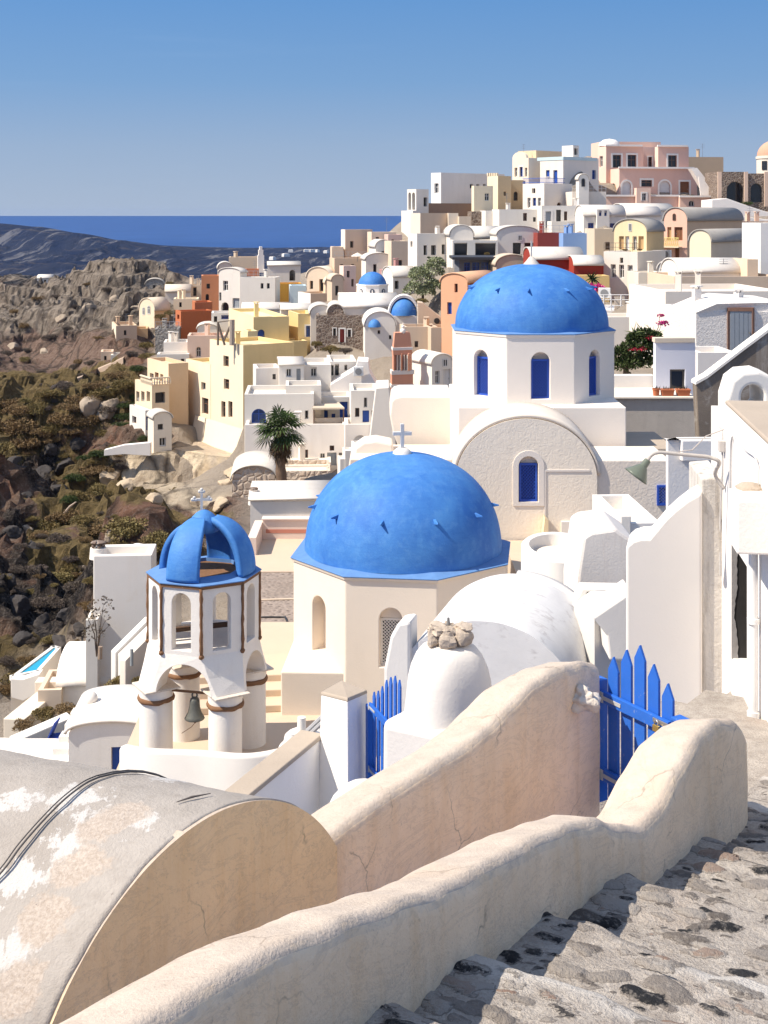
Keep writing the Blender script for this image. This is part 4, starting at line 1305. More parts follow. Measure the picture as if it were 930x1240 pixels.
def opening(root, fr, a0, a1, z0, z1, depth, kind, wallm):
    """window or door set in the back of a recess. kind: o open/dark, w/n/b/g.. window frame colour, +d door, +a arched, +s shutters, +S surround"""
    o, d, n = fr; arch = 'a' in kind; w = a1 - a0; h = z1 - z0; am = (a0 + a1) / 2
    col = kind[0]
    small = w < 0.30
    base = o + d * am + ZV * z0 - n * (depth - 0.02)
    if 'd' in kind:
        m = paint(DOORC.get(col, DOORC['n']), 0.5, 0.12, 0.1)
        mb = MB(); mb.prism(arch_outline(base, d, w, h, 10, not arch), n * -0.05)
        k = max(2, int(w / 0.22))
        for i in range(k): mb.box(base + d * (-w / 2 + w * (i + 0.08) / k) + ZV * (h * 0.04), d * (w * 0.84 / k), n * 0.018, ZV * (h * (0.62 if arch else 0.92)))
        dr = mb.build("door", m, root)
        if w > 0.5:
            mb = MB(); mb.cbox(base + d * (w * 0.36) + n * 0.04 + ZV * (h * 0.45), 0.05, 0.05, 0.09); mb.build("handle", metal((0.4, 0.38, 0.33), 0.4), dr)
    else:
        fcol = {'o': (0.10, 0.09, 0.08), 'w': (0.66, 0.65, 0.63), 'n': (0.17, 0.085, 0.05), 'b': (0.02, 0.08, 0.38), 'g': (0.3, 0.33, 0.36), 't': (0.5, 0.35, 0.18), 'r': (0.35, 0.06, 0.04)}[col]
        fm = paint(fcol, 0.5, 0.1, 0)
        t = min(0.07, w * 0.16)
        mb = MB()
        ou = arch_outline(base, d, w, h, 10, not arch); inn = arch_outline(base + ZV * t, d, w - 2 * t, h - 2 * t, 10, not arch)
        nn = len(ou); mb.v += [tuple(p) for p in ou] + [tuple(p) for p in inn] + [tuple(p - n * 0.05) for p in inn]
        for i in range(nn):
            j = (i + 1) % nn
            mb.f.append([i, j, nn + j, nn + i]); mb.f.append([nn + i, nn + j, 2 * nn + j, 2 * nn + i])
        if col != 'o' and not small:
            mb.box(base + d * (-t * 0.4) - n * 0.03 + ZV * t, d * (t * 0.8), n * 0.025, ZV * (h - 2 * t))
            if h > 0.8: mb.box(base + d * (-w / 2 + t) - n * 0.032 + ZV * (h * 0.6), d * (w - 2 * t), n * 0.025, ZV * (t * 0.7))
        wn_ = mb.build("window", fm, root)
        mb = MB(); mb.prism(arch_outline(base - n * 0.035, d, w - 0.01, h, 10, not arch), n * -0.02)
        if 's' in kind: pm = paint(DOORC.get(col, DOORC['b']), 0.5, 0.1)
        else: pm = glass_dark((0.022, 0.024, 0.028) if col != 'b' else (0.02, 0.05, 0.16))  # open kinds too: dark sheet standing in for the unlit inside
        mb.build("pane", pm, wn_)
    if 'S' in kind:
        b2 = o + d * am + ZV * z0 + n * 0.0
        sw = min(0.22, w * 0.3)
        mb = MB(); ou = arch_outline(b2, d, w + 2 * sw, h + sw, 10, not arch); inn = arch_outline(b2, d, w, h, 10, not arch)
        nn = len(ou); k = n * 0.04
        mb.v += [tuple(p + k) for p in ou] + [tuple(p + k) for p in inn] + [tuple(p) for p in ou]
        for i in range(1, nn):
            j = (i + 1) % nn
            mb.f.append([i, j, nn + j, nn + i]); mb.f.append([i, j, 2 * nn + j, 2 * nn + i])
        mb.build("surround", plaster((0.76, 0.74, 0.72), 0.04, 0.08, 1), root)


def plane_hit(px, o, d):
    u = U(px)
    a = (u * o.y - o.x) / (d.x - u * d.y)
    return a, o.y + d.y * a


def house(label, Y, xc, yt, yb, xr, xl=None, rot=6, depth=None, col=WHITE, col2=None, roof='flat', rise=0, rcol=None, F_=(), S_=(), name='house', cat='house',
          group=None, drop=4.0, par=0.32, root=None, mat=None, bev=0.0, rec=0.22, base=True, walltex=None):
    """box house by its near vertical edge xc (photo column at distance Y), its two visible faces and its openings, all turned into metres.
    rot > 0: near edge on the left of the front face; rot < 0: near edge on its right."""
    m = 1 if rot >= 0 else -1; q = R(abs(rot))
    df = Vector((m * math.cos(q), math.sin(q), 0)); ds = Vector((-m * math.sin(q), math.cos(q), 0))
    C = Vector((U(xc) * Y, Y, 0)); zt, zb = V(yt) * Y, V(yb) * Y - drop
    far_f, far_s = (xr, xl) if m > 0 else (xl, xr)
    w = plane_hit(far_f, C, df)[0]
    if far_s is not None:
        dp = plane_hit(far_s, C, ds)[0]
        if dp <= 0 or dp > 40: dp = depth or max(3.0, w * 0.8)
    else: dp = depth or max(3.0, min(w * 0.9, 9.0))
    new = root is None and base
    ctr = C + df * (w / 2) + ds * (dp / 2)
    if root is None: root = thing(name, label, cat, (ctr.x, ctr.y, V(yb) * Y), group)
    k = 0.06 if Y > 75 else 0.05
    wm = mat or plaster(col, 0.06, 0.16, 0.45 if Y > 70 else 0.8, 0.25)
    wm2 = plaster(col2, 0.06, 0.16, 0.45, 0.25) if col2 else None  # side wall colour; several houses paint lit and shaded sides apart
    frF = (C, df, -ds); frS = (C, ds, -df)
    rs = rise / F * Y
    mb = MB(); mb2 = MB()

    def holes(fr, specs, wid):
        out = []
        for sp in specs:
            x0, x1, y0, y1, kd = sp
            aa = []
            for x in (x0, x1):
                a, yy = plane_hit(x, fr[0], fr[1]); aa.append((a, yy))
            a0, a1 = sorted((aa[0][0], aa[1][0])); ym = (aa[0][1] + aa[1][1]) / 2
            z1, z0 = V(y0) * ym, V(y1) * ym
            a0 = max(0.04, a0); a1 = min(wid - 0.04, a1)
            if a1 - a0 < 0.12: continue
            out.append([a0, a1, z0, z1, rec * (1.6 if kd[0] == 'o' else 1.0), 'a' in kd, kd])
        return out
    hF, hS = holes(frF, F_, w), holes(frS, S_, dp)
    inF = [h for h in hF if h[3] < zt - 0.03]; inS = [h for h in hS if h[3] < zt - 0.03]
    for h in inF + inS: h[2] = max(h[2], zb + 0.02)
    wall_face(mb, frF, w, zb, zt, inF)
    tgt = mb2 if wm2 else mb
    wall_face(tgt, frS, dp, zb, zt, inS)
    wall_face(mb, (C + df * w, ds, df), dp, zb, zt, []); wall_face(mb, (C + ds * dp, df, ds), w, zb, zt, [])
    rm_col = rcol or (0.66, 0.62, 0.57)
    rmat = plaster(rm_col, 0.08, 0.30, 0.6, 0.3)
    rmb = MB()
    if roof == 'flat':
        t = min(0.22, w * 0.2)
        ring_o = [C, C + df * w, C + df * w + ds * dp, C + ds * dp]
        ring_i = [C + df * t + ds * t, C + df * (w - t) + ds * t, C + df * (w - t) + ds * (dp - t), C + df * t + ds * (dp - t)]
        for i in range(4):
            j = (i + 1) % 4
            mb.poly([p + ZV * zt for p in (ring_o[i], ring_o[j], ring_i[j], ring_i[i])])
            mb.poly([ring_i[i] + ZV * zt, ring_i[j] + ZV * zt, ring_i[j] + ZV * (zt - par), ring_i[i] + ZV * (zt - par)])
        rmb.poly([p + ZV * (zt - par) for p in ring_i])
        rmb.build("roof", rmat, root)
    else:
        ax, sp, span, length = (ds, df, w, dp) if roof == 'vF' else (df, ds, dp, w)
        N = 18
        arc = [(span / 2 - span / 2 * math.cos(math.pi * i / N), rs * math.sin(math.pi * i / N) ** 0.9) for i in range(N + 1)]
        for e in (0.0, length):
            mb.poly([C + ax * e + sp * a + ZV * (zt + z) for a, z in arc])
        rows = []
        for e in (-0.07, length * 0.5, length + 0.05): rows.append([C + ax * e + sp * ((a - span / 2) * (1 + 0.1 / span) + span / 2) + ZV * (zt + z + 0.012) for a, z in arc])
        rmb.grid(rows)
        ro = rmb.build("roof", rmat, root, smooth=True); s_ = ro.modifiers.new("thick", 'SOLIDIFY'); s_.thickness = 0.09; s_.offset = 1
    if new and roof == 'flat' and Y > 58 and w > 2.2 and dp > 2.2 and name == 'house':
        rg = random.Random(int(xc * 7 + yt * 13))
        for _ in range(rg.choice((0, 1, 1, 2))):                       # chimneys and vents on the roof
            p_ = C + df * (w * rg.uniform(0.2, 0.8)) + ds * (dp * rg.uniform(0.35, 0.9)) + ZV * (zt - par)
            hh = rg.uniform(0.5, 1.0) + par; ch = MB(); ch.cbox(p_, 0.38, 0.34, hh, rg.uniform(0, 1.5)); ch.cbox(p_ + ZV * (hh + 0.1), 0.5, 0.44, 0.07, rg.uniform(0, 1.5))
            for sx in (-0.14, 0.14): ch.cbox(p_ + Vector((sx, 0, hh)), 0.07, 0.3, 0.1)
            ch.build("chimney", wm, root)
        if rg.random() < 0.35:                                          # aerial
            p_ = C + df * (w * rg.uniform(0.15, 0.85)) + ds * (dp * rg.uniform(0.3, 0.8)) + ZV * (zt - par); ae = MB(); hh = rg.uniform(1.3, 2.2)
            ae.tube([p_, p_ + ZV * hh], 0.022, 4)
            for q_ in (0.75, 0.85, 0.97): ae.tube([p_ + ZV * hh * q_ - df * 0.3, p_ + ZV * hh * q_ + df * 0.3], 0.014, 4)
            ae.build("aerial", metal((0.35, 0.35, 0.35), 0.5), root)
        if Y > 95 and rg.random() < 0.30:                                          # thin railing on the front parapet
            ra = MB(); a_, b_ = C + ds * 0.1 + ZV * zt, C + df * w + ds * 0.1 + ZV * zt; nn = max(3, int(w / 0.45))
            for q_ in range(nn + 1): ra.tube([a_.lerp(b_, q_ / nn), a_.lerp(b_, q_ / nn) + ZV * 0.7], 0.02, 4)
            for z_ in (0.35, 0.7): ra.tube([a_ + ZV * z_, b_ + ZV * z_], 0.022, 4)
            ra.build("railing", paint(rg.choice(((0.5, 0.5, 0.5), (0.5, 0.5, 0.5), (0.03, 0.09, 0.35), (0.12, 0.10, 0.09))), 0.5), root)
    wo = mb.build("wall", wm, root, bevel=bev)
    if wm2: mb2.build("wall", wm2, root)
    for fr, hs in ((frF, hF), (frS, hS)):
        for h in hs:
            proud = h[3] >= zt - 0.03
            opening(root, fr, h[0], h[1], h[2], h[3], -0.02 if proud else h[4], h[6], wm)
    if base:
        for p in (C, C + df * w, C + df * w + ds * dp, C + ds * dp): BASES.append((p.x, p.y, zb + drop - (3.2 if Y < 56 else 0.4)))
    return root


def slab_poly(label, name, cat, Y, pts, thick, mat, bev=0.02, group=None, dirv=(0, 1, 0)):
    """wall with a free outline (photo points at distance Y) and a real thickness"""
    mb = MB(); mb.prism([P(x, y, Y) for x, y in pts], Vector(dirv).normalized() * thick)
    o = mb.build(name, mat, bevel=bev)
    return tag(o, label, cat, group)

# ================================================================== THE NEAR WHITE BUILDINGS
SHADE_W = W_CLEAN
# ---- long white facade on the right
FA = Vector((U(878) * 15.2, 15.2, 0)); FB = Vector((U(930) * 12.5, 12.5, 0))
fd = (FB - FA).normalized(); fn = Vector((-abs(fd.y), -abs(fd.x), 0)); fn = Vector((fd.y, -fd.x, 0)); fn = fn if fn.x < 0 else -fn
wh = thing("white_house", "tall white house with a broken window and a drainpipe at the head of the stairs", "house", FA.lerp(FB, 0.5) + Vector((1.5, 0, -5.7)))
ZR = V(490) * 15.2
FO = FA - fd * 0.0; LEN = 5.5
mb = MB()
# facade outline in its own plane, with the sweeping left shoulder
zb = -7.2
prof = [(-0.62, zb), (LEN, zb), (LEN, ZR + 0.0), (0.0, ZR), (-0.10, ZR - 0.16), (-0.20, ZR - 0.50), (-0.34, ZR - 0.78), (-0.52, ZR - 0.92), (-0.62, ZR - 0.96)]
mb.prism([FA + fd * a + ZV * z for a, z in prof], fn * -3.6)
body = mb.build("wall", plaster((0.82, 0.80, 0.785), 0.03, 0.08, 1.0, 0.15, (0.62, 0.56, 0.50)), wh)
wa, wy = plane_hit(885.5, FA, fd); wb, wy2 = plane_hit(904, FA, fd)
c_ = MB(); za, zb2 = V(657) * wy, V(797) * wy
c_.prism([FA + fd * wa + ZV * za + fn * 0.3, FA + fd * wb + ZV * za + fn * 0.3, FA + fd * wb + ZV * zb2 + fn * 0.3, FA + fd * wa + ZV * zb2 + fn * 0.3], fn * -0.62)
cut(body, [c_])
bv = body.modifiers.new("bevel", 'BEVEL'); bv.width = 0.025; bv.segments = 2; bv.limit_method = 'ANGLE'; bv.angle_limit = R(40)
# broken infill: jamb shade painted grey, unlit inside painted dark, ragged edge between
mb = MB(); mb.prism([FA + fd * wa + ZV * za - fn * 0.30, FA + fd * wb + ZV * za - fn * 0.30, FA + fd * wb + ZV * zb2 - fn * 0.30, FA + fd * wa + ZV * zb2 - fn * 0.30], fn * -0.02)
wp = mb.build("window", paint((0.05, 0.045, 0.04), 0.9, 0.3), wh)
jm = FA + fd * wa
mb = MB(); mb.box(jm + fd * 0.002 - fn * 0.005 + ZV * zb2, fd * 0.006, fn * -0.29, ZV * (za - zb2)); mb.build("jamb_unlit_panel", paint((0.035, 0.032, 0.03), 0.9, 0.3), wp)
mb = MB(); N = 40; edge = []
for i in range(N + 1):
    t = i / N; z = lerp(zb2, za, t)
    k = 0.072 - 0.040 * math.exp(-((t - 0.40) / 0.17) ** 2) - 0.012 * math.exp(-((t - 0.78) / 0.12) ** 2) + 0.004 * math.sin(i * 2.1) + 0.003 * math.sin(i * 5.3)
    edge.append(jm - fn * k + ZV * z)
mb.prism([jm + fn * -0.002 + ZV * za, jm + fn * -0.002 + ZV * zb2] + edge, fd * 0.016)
mb.build("jamb_shade_panel", plaster((0.36, 0.35, 0.35), 0.10, 0.4, 3), wp)
# worn corner pilaster
mb = MB(); pA = Vector((U(850) * 15.45, 15.45, 0))
mb.prism([pA + ZV * -7.2, pA + Vector((0.252, 0, -7.2)), Vector((pA.x + 0.252, 15.45, V(578) * 15.45)), Vector((pA.x, 15.45, V(580) * 15.45))], (0.10, 1.1, 0))
mb.build("pilaster", plaster((0.62, 0.595, 0.56), 0.14, 0.85, 2.6, 0.6, (0.30, 0.255, 0.21), 0.7), wh, bevel=0.02)
# flat roof with rough cement edge, belfry arch on it
mb = MB(); mb.prism([FA + ZV * (ZR + 0.003), FA + fd * LEN + ZV * (ZR + 0.003), FA + fd * LEN - fn * 3.5 + ZV * (ZR + 0.003), FA - fn * 3.5 + ZV * (ZR + 0.003)], (0, 0, 0.05))
mb.build("roof", W_WORN, wh, bevel=0.02)
mb = MB(); mb.prism([FA + fd * 0.7 - fn * 1.0 + ZV * (ZR + 0.056), FA + fd * LEN - fn * 1.0 + ZV * (ZR + 0.056), FA + fd * LEN - fn * 3.3 + ZV * (ZR + 0.056), FA + fd * 0.7 - fn * 3.3 + ZV * (ZR + 0.056)], (0, 0, 0.01))
mb.build("roof_sheet", plaster((0.16, 0.16, 0.165), 0.1, 0.3, 2), wh)
# drainpipe, wires, bracket box
mb = MB(); a_, y_ = plane_hit(921, FA, fd); pt = FA + fd * a_ + fn * 0.07
mb.tube([pt + ZV * (V(905) * y_), pt + ZV * (V(662) * y_)], 0.045, 12)
for yy in (662, 755, 868): mb.cyl(pt + ZV * (V(yy) * y_), 0.062, 0.05, 12)
mb.build("drainpipe", paint((0.74, 0.73, 0.72), 0.4, 0.03, 0), wh, smooth=True, angle=40)
mb = MB(); a2, y2 = plane_hit(922, FA, fd); q = FA + fd * a2 + fn * 0.0
mb.box(q + ZV * (V(655) * y2), fd * 0.55, fn * 0.32, ZV * (V(592) * y2 - V(655) * y2)); mb.build("pier", plaster((0.81, 0.79, 0.775), 0.03, 0.1, 1.2), wh, bevel=0.02)
mb = MB(); mb.blob(q + fn * 0.12 + ZV * (V(600) * y2 + 0.06), 0.14, 0.12, 0.06, 12, 8, 0.5, 5); mb.build("mortar_lump", W_WORN, wh, smooth=True)
for k, (pts_, r_) in enumerate((([(876, 520), (877, 560), (876, 590), (874, 640), (874, 700), (872, 760), (871, 850)], 0.011), ([(889, 528), (887, 545), (886, 600), (885, 600)], 0.012),
                                ([(893, 530), (905, 545), (918, 556), (921, 580), (921, 595)], 0.008), ([(916, 866), (909, 882), (907, 892), (912, 900), (918, 897)], 0.010), ([(918, 868), (913, 885), (911, 893), (914, 899), (920, 901)], 0.008))):
    mb = MB(); ps = []
    for x, y in pts_:
        a_, y_ = plane_hit(x, FA, fd); ps.append(FA + fd * a_ + fn * 0.02 + ZV * (V(y) * y_))
    mb.tube([Vector(p) for p in smooth_path([tuple(p) for p in ps], 18)], r_, 6)
    mb.build("cable", paint((0.55, 0.53, 0.51) if k < 3 else (0.10, 0.10, 0.10), 0.6), wh, smooth=True)
mb = MB(); a_, y_ = plane_hit(877, FA, fd); mb.box(FA + fd * a_ + ZV * (V(546) * y_), fd * 0.10, fn * 0.07, ZV * 0.13); mb.build("junction_box", paint((0.52, 0.48, 0.44), 0.6, 0.1), wh, bevel=0.008)
mb = MB(); a_, y_ = plane_hit(915, FA, fd); mb.box(FA + fd * (a_ - 0.15) + fn * 0.0 + ZV * (V(925) * y_), fd * 1.5, fn * 0.30, ZV * 0.20); mb.build("doorstep", W_NEAR, wh, bevel=0.03)

# belfry arch
by = 17.2
mb = MB(); ou = []
bx0, bx1 = U(881) * by, U(946) * by; zb = V(492) * by; zt = V(450) * by
ou = [Vector((bx0, by, zb - 0.4)), Vector((bx1, by, zb - 0.4)), Vector((bx1, by, zb + 0.10)), Vector((bx1 - 0.12, by, zt - 0.06)), Vector((lerp(bx0, bx1, 0.6), by, zt)), Vector((bx0 + 0.20, by, zt - 0.02)), Vector((bx0 + 0.07, by, zt - 0.12)), Vector((bx0, by, zb + 0.1))]
mb.prism(ou, (0.06, 0.75, 0)); bl = mb.build("belfry_arch", W_CLEAN)
c_ = MB(); c_.prism([p + Vector((0, -0.3, 0)) for p in arch_outline(Vector((U(912) * by, by, zb - 0.02)), Vector((1, 0, 0)), 0.30, 0.30)], (0, 1.6, 0)); cut(bl, [c_])
bv = bl.modifiers.new("bevel", 'BEVEL'); bv.width = 0.04; bv.segments = 3; bv.limit_method = 'ANGLE'; bv.angle_limit = R(40)
tag(bl, "small rounded white belfry arch on the flat roof at the right edge", "belfry")
mb = MB(); mb.box((U(884) * 17.3, 17.1, zb - 2.0), (2.0, 0, 0), (0, 1.2, 0), (0, 0, 1.85)); mb.build("base", W_CLEAN, bl)

# white panel with the curved stair parapet
Yp = 15.4
tops = [(758, 662), (766, 655), (776, 652), (786, 652), (796, 640), (806, 628), (818, 617), (832, 606), (850, 596)]
pts = [P(x, y, Yp) for x, y in tops] + [Vector((U(850) * Yp, Yp, -7.6)), Vector((U(758) * Yp, Yp, -7.6))]
mb = MB(); mb.prism(pts, (0.12, 0.42, 0.05)); o = mb.build("stair_wall", plaster((0.78, 0.755, 0.73), 0.025, 0.05, 1.0, 0.08, (0.70, 0.64, 0.58)), bevel=0.03)
tag(o, "broad smooth white wall with a swooping curved top behind the nearest blue gate", "wall")
# white block behind it
o = house("white block with a tiny square window behind the curved stair wall", 21, 808, 532, 660, 884, xl=806, rot=4, depth=3, col=(0.82, 0.80, 0.78), F_=((834, 841, 590, 604, 'n'),), bev=0.03, base=False, drop=2)

# wall lamp on its long arm
g = thing("street_lamp", "green enamel street lamp on a long curved pipe arm from the white house", "street lamp", (FA.x, FA.y, V(560) * 15.2))
a_, y_ = plane_hit(879, FA, fd); att = FA + fd * a_ + fn * 0.02
pth = [att + ZV * (V(592) * y_), att + fn * 0.10 + ZV * (V(575) * y_)]
yl = 14.9
pth += [P(x, y, yl) for x, y in ((871, 560), (860, 554), (845, 552), (822, 550), (808, 548.5), (797, 548), (789, 551), (784, 558))]
mb = MB(); mb.tube([Vector(p) for p in smooth_path([tuple(p) for p in pth], 60)], 0.022, 10); mb.build("arm", paint((0.46, 0.42, 0.38), 0.5, 0.15, 0.2, 0.5, (0.30, 0.16, 0.09), 20), g, smooth=True)
mb = MB(); mb.tube([P(821, 550, yl) + ZV * 0.03, P(838, 545, yl) , P(855, 528, 15.1), att + ZV * (V(520) * y_)], 0.007, 6); mb.build("stay_wire", paint((0.45, 0.40, 0.36), 0.5), g)
hd = P(784, 558, yl); ax = (P(770, 577, yl) - hd).normalized()
mat3 = ax.to_track_quat('Z', 'Y').to_matrix()
mb = MB(); prof = [(r_ * 0.66, z_ * 0.72) for r_, z_ in [(0.045, -0.02), (0.06, 0.0), (0.065, 0.10), (0.08, 0.11), (0.20, 0.27), (0.225, 0.31), (0.21, 0.30), (0.06, 0.12)]]
mb.lathe((0, 0, 0), prof, 28); mb.v = [tuple(hd + mat3 @ Vector(v)) for v in mb.v]
mb.build("lamp_shade", paint((0.13, 0.15, 0.115), 0.4, 0.1, 0.1, 0.4, (0.35, 0.33, 0.28), 14), g, smooth=True)
mb = MB(); mb.lathe((0, 0, 0), [(0.001, 0.15), (0.028, 0.14), (0.036, 0.11), (0.026, 0.08), (0.014, 0.05)], 14); mb.v = [tuple(hd + mat3 @ Vector(v)) for v in mb.v]
mb.build("bulb", paint((0.72, 0.72, 0.70), 0.2, 0.02, 0), g, smooth=True)

# ---- big white vault between the walls
va = Vector((0.68, 2.5, 0)).normalized(); vp = Vector((va.y, -va.x, 0)); VC = Vector((1.50, 19.5, -7.38)); VR = 1.42
vt = thing("vaulted_house", "big smooth white barrel vault with grey weathering between the nearest dome and the cream wall", "house", (VC.x, VC.y, -9.5))
VM = plaster((0.70, 0.685, 0.67), 0.05, 0.12, 1.1, 0.2, (0.45, 0.43, 0.42))
m, nt, b = new_mat("vault_wash"); v = pos_node(nt)
n1 = noise(nt, v, 1.0, 6, 0.65, 0.5); n2 = noise(nt, v, 7, 6, 0.7)
sv = pos_node(nt, (1.2, 3.0, 3.0)); n4 = noise(nt, sv, 2.2, 8, 0.75, 0.6)
c = mix(nt, ramp(nt, n1, [(0.35, 0), (0.65, 1)]), (0.62, 0.605, 0.59), (0.70, 0.685, 0.67))
c = mix(nt, ramp(nt, mix(nt, 0.5, n4, n1), [(0.53, 0), (0.62, 0.75)]), c, (0.40, 0.37, 0.36))
nt.links.new(c, b.inputs['Base Color']); b.inputs['Roughness'].default_value = 0.9; b.inputs['Specular IOR Level'].default_value = 0.2
bump(nt, b, mix(nt, 0.5, n2, n1), 0.22, 0.04); VROOF = m
rows = []
for j in range(25):
    e = 2.9 * j / 24; row = []
    sag = 1 - 0.05 * (e / 2.9) ** 2
    for i in range(49):
        a = math.pi * i / 48
        row.append(VC + va * e + vp * (VR * math.cos(a)) + ZV * (1.38 * sag * math.sin(a) ** 0.92))
    rows.append(row)
A = np.array([[tuple(p) for p in r] for r in rows]); nz = 0.03 * fbm(A[..., 0] * 1.2, A[..., 1] * 1.2, A[..., 2] * 1.2, 91, 4); A[..., 2] += nz; A[..., 0] += nz * 0.5
mb = MB(); mb.grid(A.tolist()); mb.f.append(list(range(49))); mb.build("roof", VROOF, vt, smooth=True, angle=60)
mb = MB(); mb.box(VC - vp * VR + va * 0.02 + ZV * -3.5, vp * (2 * VR), va * 2.86, ZV * 3.5); mb.build("wall", VM, vt)
# rounded rims and the shoulder wall at the left
mb = MB()
mb.prism([VC + vp * (-VR + 0.30) + ZV * -3.5, VC + vp * (-VR - 0.12) + ZV * -3.5, VC + vp * (-VR - 0.12) + ZV * 0.55, VC + vp * (-VR - 0.02) + ZV * 1.05, VC + vp * (-VR + 0.10) + ZV * 1.27, VC + vp * (-VR + 0.30) + ZV * 1.32], va * 0.45)
mb.v = [tuple(Vector(p) - va * 0.08) for p in mb.v]
mb.build("shoulder_wall", VM, vt, bevel=0.05, )
mb = MB(); rows = []
for i in range(33):
    a = math.pi * 0.5 * i / 32
    p = VC + va * 2.9 + vp * (VR * math.cos(a)) + ZV * (1.38 * 0.95 * math.sin(a) ** 0.92); out = (vp * math.cos(a) + ZV * math.sin(a))
    rows.append([p - out * 0.03 - va * 0.16, p + out * 0.06 - va * 0.14, p + out * 0.07 + va * 0.02, p - out * 0.03 + va * 0.02])
mb.grid(rows); mb.build("rim", VM, vt, smooth=True)

# ---- chimney on its block
CH = Vector((0.66, 13.35, 0)); 
cg = thing("chimney", "bell shaped white chimney with a rough stone cap on a white block", "chimney", (CH.x, CH.y, -6.9))
CHM = plaster((0.68, 0.66, 0.64), 0.03, 0.06, 1.6, 0.2, (0.66, 0.62, 0.58))
mb = MB()
f0 = Vector((0.68, 12.72, 0)); l0_ = Vector((-0.06, 13.22, 0)); r0_ = Vector((1.30, 13.40, 0)); b0_ = l0_ + r0_ - f0
ztop = [-5.02, -4.95, -5.0, -5.05]
loft(mb, [[p + ZV * -7.6 for p in (f0, r0_, b0_, l0_)], [p + (p - (f0 + b0_) / 2) * -0.03 + ZV * z for p, z in zip((f0, r0_, b0_, l0_), ztop)]])
mb.build("base_block", CHM, cg, bevel=0.09, bseg=4)
mb = MB(); N = 40; rows = []
for r, z in [(0.435, -5.15), (0.415, -5.0), (0.40, -4.85), (0.385, -4.68), (0.355, -4.55), (0.31, -4.44), (0.25, -4.36), (0.18, -4.33), (0.02, -4.32)]:
    row = []
    for i in range(N):
        a = 2 * math.pi * i / N; sq = (abs(math.cos(a - 0.5)) ** 3.2 + abs(math.sin(a - 0.5)) ** 3.2) ** (-1 / 3.2)
        k = r * lerp(1, sq, 0.75)
        row.append((CH.x + k * math.cos(a), CH.y + k * math.sin(a), z))
    rows.append(row)
mb.grid(rows, closed=True); mb.build("stack", CHM, cg, smooth=True)
CAPM = plaster((0.50, 0.43, 0.36), 0.15, 0.4, 6, 0.9, (0.26, 0.20, 0.16))
for k in range(6):
    a = 2 * math.pi * k / 6 + 0.42; q = 0.145 + 0.02 * (k % 2)
    rock_blob((CH.x + q * math.cos(a), CH.y + q * math.sin(a), -4.255), 0.07 + 0.012 * (k % 3), 0.07, 0.105, 20 + k, 24, 16, 0.25).build("cap_stone", CAPM, cg, smooth=True, angle=30)
rock_blob((CH.x - 0.09, CH.y - 0.05, -4.165), 0.15, 0.14, 0.055, 31, 30, 16, 0.3).build("cap_slab", CAPM, cg, smooth=True, angle=30)
rock_blob((CH.x + 0.12, CH.y - 0.02, -4.175), 0.12, 0.13, 0.05, 37, 30, 16, 0.3).build("cap_slab", CAPM, cg, smooth=True, angle=30)
mb = MB(); mb.cyl((CH.x - 0.01, CH.y, -4.14), 0.02, 0.07, 8, 0.012); mb.build("cap_pin", paint((0.2, 0.2, 0.2), 0.6), cg)

# ---- pillar, second gate and the stair wall
pf = Vector((U(421) * 15.6, 15.6, 0)); pl_ = Vector((U(388.5) * 16.0, 16.0, 0)); pr_ = Vector((U(445) * 16.2, 16.2, 0)); pb_ = pl_ + pr_ - pf
mb = MB(); loft(mb, [[p + (p - (pf + pb_) / 2) * 0.35 + ZV * -9.0 for p in (pf, pr_, pb_, pl_)], [p + ZV * z for p, z in zip((pf, pr_, pb_, pl_), (V(848) * 15.6, V(838) * 16.2, V(836) * 16.3, V(840) * 16.0))]])
o = mb.build("gate_pillar", plaster((0.80, 0.795, 0.79), 0.03, 0.08, 1.3, 0.35), bevel=0.03)
tag(o, "square white pillar with a dusty top beside the smaller blue gate", "pillar")
mb = MB(); loft(mb, [[p + (p - (pf + pb_) / 2) * 0.02 + ZV * (z - 0.02) for p, z in zip((pf, pr_, pb_, pl_), (V(848) * 15.6, V(838) * 16.2, V(836) * 16.3, V(840) * 16.0))], [p + (p - (pf + pb_) / 2) * -0.02 + ZV * (z + 0.025) for p, z in zip((pf, pr_, pb_, pl_), (V(848) * 15.6, V(838) * 16.2, V(836) * 16.3, V(840) * 16.0))]])
mb.build("top_cap", W_WORN, o, bevel=0.015)
picket_gate((U(449) * 15.9, 15.9), (U(484) * 15.0, 15.0), -6.95, [-5.72, -5.66, -5.56, -5.44, -5.36, -5.3, -5.3], (-5.95, -6.7), "small blue picket gate between the white pillar and the chimney block", pw=0.075)
sA = Vector((pl_.x + 0.02, 16.05, V(893) * 16.05)); sB = Vector((U(296) * 14.4, 14.4, V(972) * 14.4)); sC = sB + (sB - sA) * 0.5
dd = Vector((sB.x - sA.x, sB.y - sA.y, 0)).normalized(); nn_ = Vector((dd.y, -dd.x, 0)); nn_ = nn_ if nn_.x < 0 else -nn_
mb = MB(); mb.prism([sA, sC, sC + ZV * -4, sA + ZV * -4], nn_ * 0.26)
o = mb.build("stair_wall", plaster((0.80, 0.80, 0.80), 0.03, 0.06, 1.2, 0.25), bevel=0.015); tag(o, "sloping white stair wall with a dusty coping running down from the white pillar", "wall")
mb = MB(); mb.prism([sA + ZV * 0.003 - nn_ * 0.02, sC + ZV * 0.003 - nn_ * 0.02, sC + ZV * 0.05 - nn_ * 0.0, sA + ZV * 0.05 - nn_ * 0.0], nn_ * 0.30); mb.build("coping", W_WORN, o, bevel=0.012)
